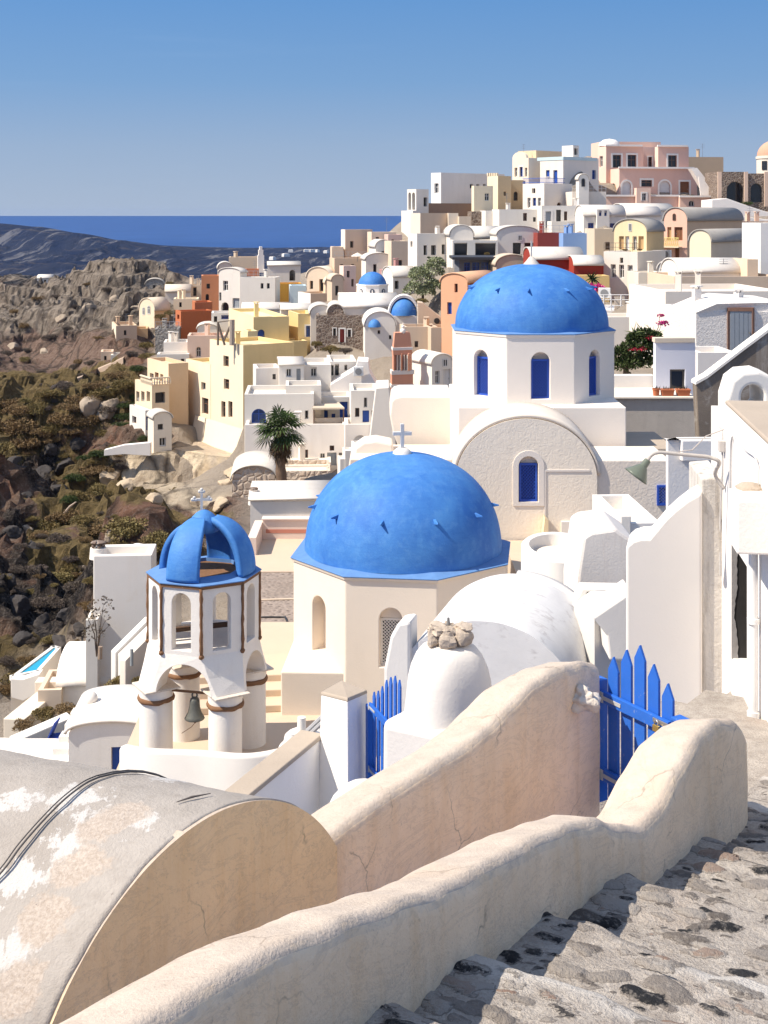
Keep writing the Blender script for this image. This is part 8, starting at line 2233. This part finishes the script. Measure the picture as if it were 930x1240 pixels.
# headland across the water
RIDGE = [(-300, 262, 3400), (-100, 265, 3400), (0, 270.5, 3350), (50, 275, 3300), (100, 283, 3300), (150, 292, 3350), (200, 298, 3450), (250, 300.5, 3700), (300, 302, 4000), (360, 303.5, 4150), (420, 305, 4300), (470, 305.8, 4300), (520, 305.9, 4300)]
SHORE = [(-300, 1900), (0, 2150), (150, 2300), (230, 2440), (300, 2500), (420, 2650), (520, 3300)]
cols = np.linspace(-300, 520, 420); nt_ = 110
rows = []; att = []
for k in range(nt_ + 1):
    t = k / nt_
    row = []
    for px in cols:
        ry = interp([(r[0], r[1]) for r in RIDGE], px); Yr = interp([(r[0], r[2]) for r in RIDGE], px); Y0 = interp(SHORE, px)
        hr = max(1.0, V(ry) * Yr + 120)
        if t < 0.8: Y_ = lerp(Y0, Yr, t / 0.8)
        else: Y_ = lerp(Yr, Yr + 700, (t - 0.8) / 0.2)
        row.append((U(px) * Y_, Y_, hr, t))
    rows.append(row)
A = np.array(rows)
X, Y, Hh, T = A[..., 0], A[..., 1], A[..., 2], A[..., 3]
tt = np.clip(T / 0.8, 0, 1)
cl = np.clip((Hh - 18) / 30, 0, 1)                       # cliffs where the land is high
prof_c = np.interp(tt, [0, 0.10, 0.45, 0.62, 0.82, 0.93, 1.0], [0, 0.10, 0.34, 0.46, 0.90, 0.985, 1.0])
prof_l = np.interp(tt, [0, 0.05, 0.3, 1.0], [0, 0.5, 0.75, 1.0])
Zh = (prof_c * cl + prof_l * (1 - cl)) * np.maximum(Hh, 1)
Zh = np.where(T > 0.8, Hh * (1 - ((T - 0.8) / 0.2) ** 2), Zh)
gul = fbm(X * 0.010, Y * 0.0022, 0, 141, 5, 0.55, True)
Zh = Zh + (gul * 20 + fbm(X * 0.03, Y * 0.02, 0, 142, 4) * 4) * np.sin(np.pi * np.clip(tt, 0.0, 1)) * cl * np.where(T > 0.8, 0, 1) + (1 - cl) * 1.5 * fbm(X * 0.02, Y * 0.008, 0, 143, 4)
Y2 = Y + gul * 110 * cl * np.sin(np.pi * tt)
mb = MB(); mb.grid(np.stack([X, Y2, Zh - 120.2], -1).tolist())
m, nt, b = new_mat("headland_rock"); v = pos_node(nt, (0.012, 0.004, 0.02))
g = nt.nodes.new('ShaderNodeNewGeometry'); sp = nt.nodes.new('ShaderNodeSeparateXYZ'); nt.links.new(g.outputs['True Normal'], sp.inputs[0])
n1 = noise(nt, v, 1.0, 7, 0.65, 0.3); n2 = noise(nt, pos_node(nt, (0.045, 0.002, 0.010)), 1.0, 6, 0.7, 0.5); n3 = noise(nt, pos_node(nt, (0.004, 0.02, 0.05)), 1.2, 5, 0.65)
c = mix(nt, ramp(nt, n1, [(0.35, 0), (0.65, 1)]), (0.006, 0.011, 0.032), (0.024, 0.027, 0.042))  # navy tint puts blue haze and shade into the rock colour
c = mix(nt, ramp(nt, n2, [(0.56, 0), (0.63, 0.8)]), c, (0.15, 0.145, 0.15))
c = mix(nt, ramp(nt, n3, [(0.56, 0), (0.62, 0.5)]), c, (0.075, 0.062, 0.052))
nt.links.new(c, b.inputs['Base Color']); b.inputs['Roughness'].default_value = 0.95; b.inputs['Specular IOR Level'].default_value = 0.0
bump(nt, b, n1, 0.8, 20)
o = mb.build("headland", m, smooth=True, weld=0); structure(o)
WFAR = plaster((0.80, 0.79, 0.77), 0.03, 0.05, 0.1, 0.05)
for k, (x, y, Yh, w_) in enumerate(((352, 304, 3900, 14), (372, 303.5, 4000, 20), (378, 303.6, 4000, 16), (346, 309, 3500, 18), (384, 303.8, 4050, 10), (330, 313, 3200, 12), (395, 305, 3900, 16))):
    p_ = P(x, y + 0.8, Yh); p_.z -= 2
    g_ = thing("far_house", "tiny white house on the low headland across the water", "house", p_, "white houses on the far headland")
    mb = MB(); mb.cbox(p_, w_, 12, 7, 0.2 * k); mb.build("wall", WFAR, g_)
    mb = MB(); mb.cbox(p_ + ZV * 7, w_ * 0.8, 10, 1.2, 0.2 * k); mb.build("roof", WFAR, g_)
# path up the bare slope
mb = MB(); pth = [(62, 472, 150), (80, 466, 152), (100, 459, 152), (118, 450, 150), (132, 444, 148), (150, 436, 146)]
L_, R_ = [], []
for x, y, Yq in pth:
    h = on_ground(x, y) or P(x, y, Yq)
    L_.append(h + Vector((0, 0.35, 0.35))); R_.append(h + Vector((0, -0.35, 0.25)))
mb.grid([L_, R_, [p + Vector((0, 0, -1.5)) for p in R_]]); o = mb.build("path", plaster((0.42, 0.33, 0.26), 0.1, 0.3, 1, 0.4)); structure(o)

# the air over the water: one even volume round camera and scene
mb = MB(); mb.box((-6000, -40, -121.6), (12000, 0, 0), (0, 7000, 0), (0, 0, 142))
m = bpy.data.materials.new("haze_air"); m.use_nodes = True; nt = m.node_tree
for n in list(nt.nodes): nt.nodes.remove(n)
ho = nt.nodes.new('ShaderNodeOutputMaterial'); hv = nt.nodes.new('ShaderNodeVolumePrincipled')
hv.inputs['Color'].default_value = (0.42, 0.60, 1.0, 1); hv.inputs['Density'].default_value = 0.000036; hv.inputs['Anisotropy'].default_value = 0.2
nt.links.new(hv.outputs['Volume'], ho.inputs['Volume'])
o = mb.build("haze", m); o["kind"] = 'stuff'

# ================================================================== PLANTS AND ROCKS
def leaf_mat(name, c1, c2, c3):
    m, nt, b = new_mat(name)
    oi = nt.nodes.new('ShaderNodeObjectInfo'); v = pos_node(nt)
    g = nt.nodes.new('ShaderNodeAttribute'); g.attribute_name = "leaf"
    sep = nt.nodes.new('ShaderNodeSeparateColor'); nt.links.new(g.outputs['Color'], sep.inputs['Color'])
    c = mix(nt, sep.outputs['Red'], c1, c2)
    c = mix(nt, ramp(nt, noise(nt, v, 0.8, 4, 0.6), [(0.4, 0), (0.65, 0.8)]), c, c3)
    c = mix(nt, math_n(nt, 'MULTIPLY', oi.outputs['Random'], 0.5), c, c3)
    nt.links.new(c, b.inputs['Base Color']); b.inputs['Roughness'].default_value = 0.8; b.inputs['Specular IOR Level'].default_value = 0.15
    return m


def leaf_mesh(name, mat, n, shape, size, seed, long=1.6):
    """many small leaf faces through a volume. shape(rng) -> point, outward"""
    rng = np.random.default_rng(seed); V_, F_2, C_2 = [], [], []
    for k in range(n):
        p, out = shape(rng)
        d = Vector(out) + Vector(rng.normal(0, 0.6, 3)); d.normalize()
        s = d.orthogonal().normalized(); s.rotate(Matrix.Rotation(rng.uniform(0, 6.28), 3, d))
        l = size * rng.uniform(0.6, 1.4); w = l / long / 2
        up = (d * 0.7 + d.cross(s) * rng.uniform(-0.5, 0.5)).normalized()
        p = Vector(p); b = len(V_)
        V_ += [tuple(p - s * w * 0.4), tuple(p + up * l * 0.5 - s * w), tuple(p + up * l), tuple(p + up * l * 0.5 + s * w)]
        F_2.append((b, b + 1, b + 2, b + 3)); q = rng.random(); C_2 += [(q, 0, 0, 1)] * 4
    me = bpy.data.meshes.new(name); me.from_pydata(V_, [], F_2)
    at = me.color_attributes.new("leaf", 'FLOAT_COLOR', 'POINT'); at.data.foreach_set("color", np.array(C_2, np.float32).reshape(-1))
    me.materials.append(mat); return me


def dome_shape(lumps):
    def f(rng):
        lx, ly, lz, lr = lumps[rng.integers(len(lumps))]
        d = rng.normal(0, 1, 3); d[2] = abs(d[2]) * 0.9 - 0.15; d /= np.linalg.norm(d)
        r = lr * (rng.uniform(0.55, 1.0) ** 0.5)
        return (lx + d[0] * r, ly + d[1] * r, max(-0.05, lz + d[2] * r * 0.8)), d
    return f


OLIVE = leaf_mat("olive_leaf", (0.11, 0.092, 0.036), (0.27, 0.22, 0.095), (0.20, 0.145, 0.06))
RUSTY = leaf_mat("rusty_leaf", (0.14, 0.092, 0.044), (0.29, 0.19, 0.095), (0.21, 0.145, 0.072))
GREEN = leaf_mat("green_leaf", (0.030, 0.050, 0.016), (0.075, 0.105, 0.035), (0.06, 0.075, 0.028))
DRY = leaf_mat("dry_leaf", (0.10, 0.080, 0.060), (0.17, 0.14, 0.11), (0.13, 0.10, 0.085))
TWIG = paint((0.10, 0.07, 0.05), 0.9)
SH = {}
for nm, mt in (("olive", OLIVE), ("rusty", RUSTY), ("green", GREEN), ("dry", DRY)):
    for vv in range(2):
        rng = np.random.default_rng(len(SH) + 3)
        lumps = [(0, 0, 0.25, 0.62)] + [(rng.uniform(-0.6, 0.6), rng.uniform(-0.6, 0.6), rng.uniform(0.05, 0.45), rng.uniform(0.28, 0.5)) for _ in range(9)]
        SH[(nm, vv)] = leaf_mesh("shrub_foliage", mt, 3600, dome_shape(lumps), 0.105, 40 + len(SH), 2.2)
mb = MB()
for k in range(7):
    a = k * 0.9; mb.tube([(0, 0, -0.3), (0.2 * math.cos(a), 0.2 * math.sin(a), 0.2), (0.5 * math.cos(a), 0.5 * math.sin(a), 0.5)], [0.04, 0.03, 0.012], 5)
STEMS = mb.mesh("stems", TWIG)
SHL = {"olive": ("rounded olive green shrub growing on the cliff slope", "olive shrubs on the cliff slope"), "rusty": ("rusty brown shrub growing on the cliff slope", "rusty shrubs on the cliff slope"),
       "green": ("fresh green shrub growing on the cliff slope", "green shrubs on the cliff slope"), "dry": ("dry grey brown bush growing on the dark rocks", "dry bushes on the dark rocks")}


def shrub(px, py, rpx, kind, i, p=None, label=None, group=None):
    h = p if p is not None else on_ground(px, py)
    if h is None: return
    r = rpx / F * h.y
    lb, gp = SHL[kind]
    g = thing("shrub", label or lb, "shrub", h, group or (gp if not label else None))
    o = bpy.data.objects.new("foliage", SH[(kind, i % 2)]); COL.objects.link(o); o.parent = g
    s = bpy.data.objects.new("stems", STEMS); COL.objects.link(s); s.parent = g
    g.location = h - ZV * r * 0.18
    g.scale = (r * random.uniform(0.9, 1.1), r * random.uniform(0.9, 1.1), r * random.uniform(0.75, 1.0)); g.rotation_euler = (0, 0, random.uniform(0, 6.28))


spots = [(155, 640, 34, "olive"), (122, 640, 27, "rusty"), (190, 660, 28, "olive"), (172, 668, 24, "rusty"), (216, 652, 20, "olive"), (250, 650, 17, "dry"), (275, 655, 16, "olive"), (140, 665, 22, "olive"), (230, 668, 20, "rusty"), (205, 672, 18, "olive"),
         (18, 520, 26, "rusty"), (45, 500, 22, "olive"), (8, 492, 20, "rusty"), (32, 540, 22, "rusty"), (62, 478, 17, "olive"), (3, 548, 24, "olive"), (25, 500, 18, "rusty"), (50, 525, 18, "rusty"), (75, 470, 14, "dry"),
         (100, 486, 21, "rusty"), (126, 476, 20, "olive"), (150, 468, 17, "olive"), (80, 510, 22, "rusty"), (105, 510, 20, "rusty"), (62, 520, 18, "olive"), (128, 498, 15, "dry"), (165, 470, 12, "olive"), (92, 495, 18, "rusty"), (115, 470, 15, "rusty"), (140, 456, 14, "rusty"), (60, 535, 14, "rusty"), (88, 524, 15, "rusty"),
         (156, 492, 14, "green"), (152, 505, 13, "green"), (148, 515, 10, "green"), (163, 482, 10, "green"), (172, 532, 10, "green"), (160, 540, 11, "green"), (146, 548, 10, "green"),
         (110, 572, 20, "rusty"), (120, 596, 18, "olive"), (95, 605, 18, "olive"), (75, 628, 22, "rusty"), (60, 640, 20, "olive"), (122, 552, 15, "green"), (136, 545, 14, "olive"), (100, 630, 18, "olive"), (92, 580, 14, "green"), (105, 556, 12, "green"), (82, 606, 13, "green"),
         (130, 570, 14, "rusty"), (70, 655, 15, "dry"), (45, 650, 14, "rusty"),
         (72, 702, 22, "olive"), (45, 692, 18, "dry"), (90, 712, 16, "dry"), (60, 732, 18, "dry"), (110, 705, 13, "olive"), (85, 690, 14, "olive"), (30, 712, 14, "dry"), (105, 735, 12, "rusty"), (20, 690, 12, "dry"),
         (62, 775, 12, "olive"), (70, 805, 15, "rusty"), (20, 822, 20, "olive"), (45, 806, 17, "olive"), (5, 836, 18, "rusty"), (32, 798, 13, "rusty"), (92, 755, 9, "dry"), (8, 800, 14, "dry"),
         (178, 432, 11, "olive"), (168, 448, 11, "green"), (160, 430, 9, "dry"), (190, 440, 8, "olive"), (150, 448, 9, "olive"), (110, 440, 8, "dry"), (60, 410, 9, "dry"), (30, 395, 9, "rusty"), (70, 360, 8, "dry"), (90, 372, 6, "dry"), (130, 352, 7, "dry"), (205, 345, 7, "olive"), (212, 350, 7, "dry"), (45, 362, 9, "rusty"), (20, 378, 9, "rusty"), (120, 410, 7, "rusty"), (82, 398, 6, "dry"), (155, 395, 6, "dry"), (35, 425, 7, "dry"), (100, 455, 7, "dry"), (185, 395, 6, "rusty"), (145, 405, 6, "dry"), (105, 345, 6, "rusty")]
for i, s_ in enumerate(spots): shrub(*s_, i)
rr = random.Random(5)
for i in range(95):
    shrub(rr.uniform(-10, 150), rr.uniform(430, 790), rr.uniform(4, 11), rr.choice(["rusty", "dry", "olive", "dry"]), i)
# bushes among the houses: placed on their own terraces
for k, (x, y, Yb, rp, kd, lb) in enumerate(((150, 832, 40.5, 25, "olive", "large olive bush between the white vault and the navy door house"), (172, 826, 39.5, 16, "olive", "smaller olive bush behind the bell tower's left pillar"), (132, 842, 41, 15, "rusty", "low brown bush at the edge of the white vaulted house"),
                                            (52, 868, 42, 20, "olive", "olive bush leaning over the lower left terrace wall"), (78, 862, 42, 17, "rusty", "brown bush beside the white vaulted house on the lower left"), (28, 880, 41, 14, "rusty", "low bush at the far left of the lower terrace"),
                                            (400, 424, 113, 13, "olive", "dark bush below the red door of the stone house"), (382, 418, 112, 10, "olive", "dark bush beside the yellow house corner"), (418, 426, 112, 9, "dry", "dry bush under the white church end"),
                                            (195, 384, 150, 9, "olive", "small dark tree like bush right of the cream vaulted house"), (206, 380, 149, 8, "olive", "dark bush beside the rust red house"), (178, 420, 140, 12, "olive", "dark bush left of the grey stone retaining house"), (172, 434, 139, 9, "green", "green bush under the stepped ochre house"))):
    shrub(0, 0, rp, kd, k, P(x, y, Yb), lb)

# boulders and outcrops
RK = {"pale": plaster((0.36, 0.30, 0.24), 0.2, 0.5, 0.8, 1.0, (0.24, 0.19, 0.15), 0.4, tex='x'), "dark": plaster((0.060, 0.055, 0.055), 0.3, 0.5, 0.8, 1.0, (0.15, 0.12, 0.10), 0.4, tex='x'), "cream": plaster((0.48, 0.39, 0.285), 0.15, 0.4, 0.8, 0.8, (0.36, 0.29, 0.23), 0.4, tex='x')}
def rock_mesh(seed): return rock_blob((0, 0, 0), 1, 1, 1, seed).mesh("boulder", None, True, 0.0001, angle=35)
RMESH = {(k, s): None for k in RK for s in range(3)}
for (k, s) in RMESH:
    me_ = rock_mesh(s + 1); me_.materials.append(RK[k]); RMESH[(k, s)] = me_
rocks = [(112, 492, 13, "pale"), (134, 490, 13, "pale"), (125, 500, 8, "pale"), (60, 545, 9, "dark"), (80, 560, 14, "dark"), (50, 575, 14, "dark"), (20, 560, 10, "dark"), (70, 590, 11, "dark"), (30, 600, 9, "dark"), (15, 645, 13, "dark"), (40, 660, 9, "dark"), (95, 535, 9, "dark"), (20, 735, 14, "dark"), (50, 755, 16, "dark"), (80, 745, 14, "dark"), (30, 775, 14, "dark"), (75, 775, 12, "dark"), (100, 760, 9, "dark"), (10, 705, 11, "dark"), (104, 690, 8, "pale"), (135, 648, 8, "pale"), (160, 690, 9, "pale"), (30, 640, 8, "pale"),
         (75, 385, 7, "pale"), (110, 372, 8, "pale"), (140, 362, 8, "pale"), (55, 425, 6, "pale"), (15, 420, 7, "pale"), (165, 372, 6, "pale"),
         (288, 570, 13, "cream"), (298, 582, 11, "cream"), (276, 585, 10, "cream"), (132, 575, 14, "cream"), (150, 590, 12, "cream"), (268, 608, 9, "cream"), (238, 610, 8, "cream"), (185, 606, 9, "cream")]
RL = {"pale": ("pale weathered rock outcrop on the bare hill", "pale outcrops on the hill"), "dark": ("dark lava boulder on the steep left slope", "dark lava boulders on the slope"), "cream": ("cream coloured rock at the foot of the tall cream house", "cream rocks under the cream house")}
for i, (x, y, r_, kd) in enumerate(rocks):
    h = on_ground(x, y)
    if h is None: continue
    s_ = r_ / F * h.y
    o = bpy.data.objects.new("boulder", RMESH[(kd, i % 3)]); COL.objects.link(o)
    o.location = h - ZV * s_ * 0.25; o.scale = (s_ * random.uniform(0.9, 1.3), s_ * random.uniform(0.8, 1.1), s_ * random.uniform(0.7, 1.15)); o.rotation_euler = (random.uniform(-0.4, 0.4), random.uniform(-0.4, 0.4), random.uniform(0, 6.28))
    tag(o, RL[kd][0], "boulder", RL[kd][1])

# fallen branch on the slope
h = on_ground(78, 622)
if h is not None:
    mb = MB(); e_ = P(92, 608, h.y - 1); mb.tube([h, h.lerp(e_, 0.5) + ZV * 0.1, e_], [0.12, 0.09, 0.05], 6); o = mb.build("fallen_branch", paint((0.42, 0.33, 0.26), 0.9)); tag(o, "bare pale branch leaning on the scrubby slope", "branch")

# ---- the palm
pY = 80.0
pb_ = P(342, 608, pY); ptop = P(339.5, 520, pY)
palm = thing("palm_tree", "tall fan palm with a skirt of dead fronds before the white terrace wall", "palm tree", pb_)
mb = MB(); N = 16
tr = [pb_.lerp(ptop, i / N) + Vector((0.06 * math.sin(i * 0.6), 0, 0)) for i in range(N + 1)]
mb.tube(tr, [0.36 - 0.10 * i / N + 0.03 * math.sin(i * 2.2) for i in range(N + 1)], 12)
mb.build("trunk", paint((0.16, 0.105, 0.07), 0.95, 0.35, 0.8, 0.5, (0.05, 0.035, 0.025), 5), palm, smooth=True)


def fans(n, e_lo, e_hi, rlen, fl, seed, droop):
    rng = np.random.default_rng(seed); mb_ = MB(); cols = []
    for k in range(n):
        az = rng.uniform(0, 2 * math.pi); el = math.asin(rng.uniform(math.sin(e_lo), math.sin(e_hi)))
        d = Vector((math.cos(az) * math.cos(el), math.sin(az) * math.cos(el), math.sin(el)))
        L = rlen * rng.uniform(0.7, 1.1); base = ptop + Vector((0, 0, rng.uniform(-0.35, 0.25)))
        hub = base + d * L - ZV * droop * 0.2
        mb_.tube([base, base.lerp(hub, 0.5) + ZV * 0.08, hub], [0.03, 0.022, 0.016], 4)
        nb = 13; side = d.cross(ZV).normalized(); up = side.cross(d).normalized()
        tilt = rng.uniform(-0.5, 0.5); side2 = side * math.cos(tilt) + up * math.sin(tilt); up2 = d.cross(side2)
        for j in range(nb):
            a = -1.9 + 3.8 * j / (nb - 1)
            dr = (d * math.cos(a) + side2 * math.sin(a)).normalized()
            ln = fl * (1 - 0.22 * abs(a) / 1.9) * rng.uniform(0.85, 1.1)
            nrm = up2; w = dr.cross(nrm).normalized() * 0.055
            p0 = hub; p1 = hub + dr * ln * 0.55 + nrm * 0.03; p2 = hub + dr * ln - ZV * (0.22 + droop * 0.35) * ln
            mb_.poly([p0, p1 - w, p2, p1 + w])
    return mb_


fm = leaf_mat("palm_leaf", (0.045, 0.072, 0.022), (0.10, 0.145, 0.05), (0.06, 0.09, 0.028))
mb = fans(40, R(-40), R(85), 0.95, 1.05, 3, 0.2); mb.build("crown", fm, palm, weld=0)
dm_ = leaf_mat("dead_palm_leaf", (0.13, 0.085, 0.045), (0.20, 0.14, 0.08), (0.09, 0.06, 0.035))
mb = fans(26, R(-86), R(-52), 0.85, 0.55, 4, 0.9); mb.build("dead_fronds", dm_, palm, weld=0)
mb = fans(7, R(-89), R(-78), 1.3, 0.45, 14, 1.0); mb.build("dead_fronds", dm_, palm, weld=0)
shrub(0, 0, 8, "green", 1, P(342, 608, 79.6), "green tuft at the palm's foot")


def bush_tree(name, label, cat, base, parts, trunk_h, mat, size, n, seed, long=2.0, twig=None):
    g = thing(name, label, cat, base)
    me_ = leaf_mesh("crown", mat, n, dome_shape(parts), size, seed, long); o = bpy.data.objects.new("crown", me_); COL.objects.link(o); o.parent = g
    mb_ = MB(); c_ = Vector((0, 0, 0))
    mb_.tube([c_, c_ + ZV * trunk_h], [0.14, 0.08], 7)
    for lx, ly, lz, lr in parts[:6]: mb_.tube([c_ + ZV * trunk_h * 0.7, Vector((lx, ly, lz))], [0.06, 0.025], 5)
    t = mb_.mesh("trunk", twig or TWIG); o2 = bpy.data.objects.new("trunk", t); COL.objects.link(o2); o2.parent = g
    return g


PALET = leaf_mat("pale_leaf", (0.16, 0.19, 0.08), (0.42, 0.44, 0.30), (0.24, 0.27, 0.14))
bush_tree("tree", "pale flowering tree spilling over the white house left of the orange house", "tree", P(512, 364, 119), [(0, 0, 1.5, 1.2), (-0.8, 0, 0.8, 0.9), (0.8, 0.2, 2.4, 1.1), (1.2, 0, 3.2, 0.8), (-0.3, 0, 2.3, 0.9), (0.3, -0.4, 0.7, 0.8), (1.0, -0.3, 1.2, 0.8)], 1.2, PALET, 0.22, 5200, 91)
shrub(0, 0, 10, "olive", 0, P(510, 366, 118), "dark shrub at the foot of the pale flowering tree")
CACT = leaf_mat("cactus_leaf", (0.035, 0.055, 0.018), (0.085, 0.115, 0.035), (0.05, 0.065, 0.025))
by_ = 50.5
bush_tree("bush", "leafy dark green bush with thick leaves in the planter beside the far blue dome", "bush", P(758, 456, by_), [(-0.25, 0, 0.35, 0.42), (0.1, 0, 0.45, 0.45), (0.55, 0.1, 0.5, 0.45), (0.95, 0.1, 0.55, 0.42), (0.2, 0.1, 0.95, 0.42), (0.6, 0.1, 1.1, 0.42), (1.0, 0.1, 1.05, 0.38), (0.75, 0.2, 1.5, 0.34), (1.1, 0.2, 1.45, 0.26), (0.4, 0.2, 1.4, 0.28), (-0.2, 0.1, 0.85, 0.3)], 0.5, CACT, 0.16, 5200, 92, 2.6)
AGV = paint((0.14, 0.17, 0.06), 0.6, 0.25)
ag = thing("agave", "spiky grey green agave leaves standing above the planter bush", "plant", P(778, 418, 50.9))
mb = MB(); rng = np.random.default_rng(8)
for k in range(34):
    a = rng.uniform(0, 6.28); c_ = P(rng.choice([768, 779, 790]), rng.uniform(400, 420), 50.9 + rng.uniform(-0.2, 0.2)); el = rng.uniform(0.2, 1.3)
    d = Vector((math.cos(a) * math.cos(el), math.sin(a) * math.cos(el), math.sin(el))); s = d.orthogonal().normalized() * 0.022; L = rng.uniform(0.35, 0.75)
    mb.poly([c_ - s, c_ + d * L * 0.5 - s, c_ + d * L - ZV * 0.06, c_ + d * L * 0.5 + s, c_ + s])
mb.build("leaves", AGV, ag, weld=0)
FLW = {}
for nm, c_ in (("pink", (0.52, 0.03, 0.20)), ("red", (0.48, 0.03, 0.06))):
    m, nt, b = new_mat(nm + "_flower"); b.inputs['Base Color'].default_value = (*c_, 1); b.inputs['Roughness'].default_value = 0.7; FLW[nm] = m
for k, (x, y, Yf, r_, nm, lb) in enumerate(((785, 411, 50.4, 0.15, "red", "red flowers above the cactus bush"), (775, 424, 50.2, 0.13, "red", "red flowers low in the cactus bush"), (765, 424, 50.2, 0.10, "red", "few red flowers at the left of the cactus bush"), (801, 393, 52, 0.16, "pink", "magenta bougainvillea spray against the wide cream wall"), (799, 383, 52, 0.10, "pink", "small magenta spray topmost by the wide cream wall"), (716, 352, 98, 0.55, "pink", "magenta bougainvillea beside the white railed terrace"))):
    g = thing("flowers", lb, "flowers", P(x, y, Yf))
    sh_ = dome_shape([(0, 0, 0, r_), (r_, 0, 0.2 * r_, r_ * 0.6)])
    me_ = leaf_mesh("blossoms", FLW[nm], 130, sh_, r_ * 0.5, 200 + k, 1.2); o = bpy.data.objects.new("blossoms", me_); COL.objects.link(o); o.parent = g
    if k in (3, 4):
        mb = MB(); a_ = P(784 + k, 416, 51) - P(x, y, Yf); mb.tube([a_, a_ * 0.5 + Vector((0.12, 0, 0.1)), Vector((0, 0, 0))], [0.02, 0.015, 0.008], 5); t = mb.mesh("stem", TWIG); o = bpy.data.objects.new("stem", t); COL.objects.link(o); o.parent = g
sp_ = thing("small_palm", "small spiky palm in front of the dark red houses", "palm tree", P(717, 356, 99))
mb = MB(); rng = np.random.default_rng(18); c_ = P(717, 338, 99); mb2 = MB(); mb2.tube([P(717, 356, 99), c_], [0.12, 0.09], 6); mb2.build("trunk", TWIG, sp_)
for k in range(46):
    a = rng.uniform(0, 6.28); el = rng.uniform(-0.5, 1.4); d = Vector((math.cos(a) * math.cos(el), math.sin(a) * math.cos(el), math.sin(el))); s = d.orthogonal().normalized() * 0.05; L = rng.uniform(0.5, 0.95)
    mb.poly([c_ - s, c_ + d * L * 0.5 - s, c_ + d * L - ZV * 0.2, c_ + d * L * 0.5 + s, c_ + s])
mb.build("fronds", fm, sp_, weld=0)
for k, (x, y, Yb, rp, kd, lb) in enumerate(((905, 247, 152.5, 7, "green", "green shrub in front of the stone arcade"), (898, 249, 152, 5, "olive", "dark low shrub left of the green shrub by the arcade"), (838, 238, 158, 4, "green", "small green plant on the pink mansion's terrace"), (630, 310, 123.5, 5, "green", "green plant in the white house's terrace opening"), (641, 309, 123.5, 4, "olive", "dark plant at the right of the terrace opening"), (590, 308, 123, 5, "olive", "dark plant inside the vaulted terrace"), (519, 312, 125, 4, "green", "small green plant on the white house complex"), (757, 303, 110, 4, "rusty", "potted plant under the tan shutters"), (775, 303, 110, 4, "rusty", "second potted plant at the right shutter"))):
    shrub(0, 0, rp, kd, k, P(x, y, Yb), lb)
# young tree by the white stairs
g = thing("sapling", "thin grey leaved sapling in front of the stained white house", "tree", P(117, 795, 43))
mb = MB(); c_ = P(117, 795, 43)
for k in range(7):
    a = k * 0.9; mb.tube([c_, c_ + Vector((0.10 * math.cos(a), 0.1, 0.7)), c_ + Vector((0.40 * math.cos(a), 0.2 * math.sin(a), 1.0 + 0.12 * k))], [0.025, 0.018, 0.006], 5)
mb.build("trunk", TWIG, g)
me_ = leaf_mesh("crown", DRY, 260, dome_shape([(0, 0, 1.2, 0.45), (0.15, 0, 1.6, 0.4), (-0.1, 0, 0.7, 0.35)]), 0.10, 300, 2); o = bpy.data.objects.new("crown", me_); COL.objects.link(o); o.parent = g
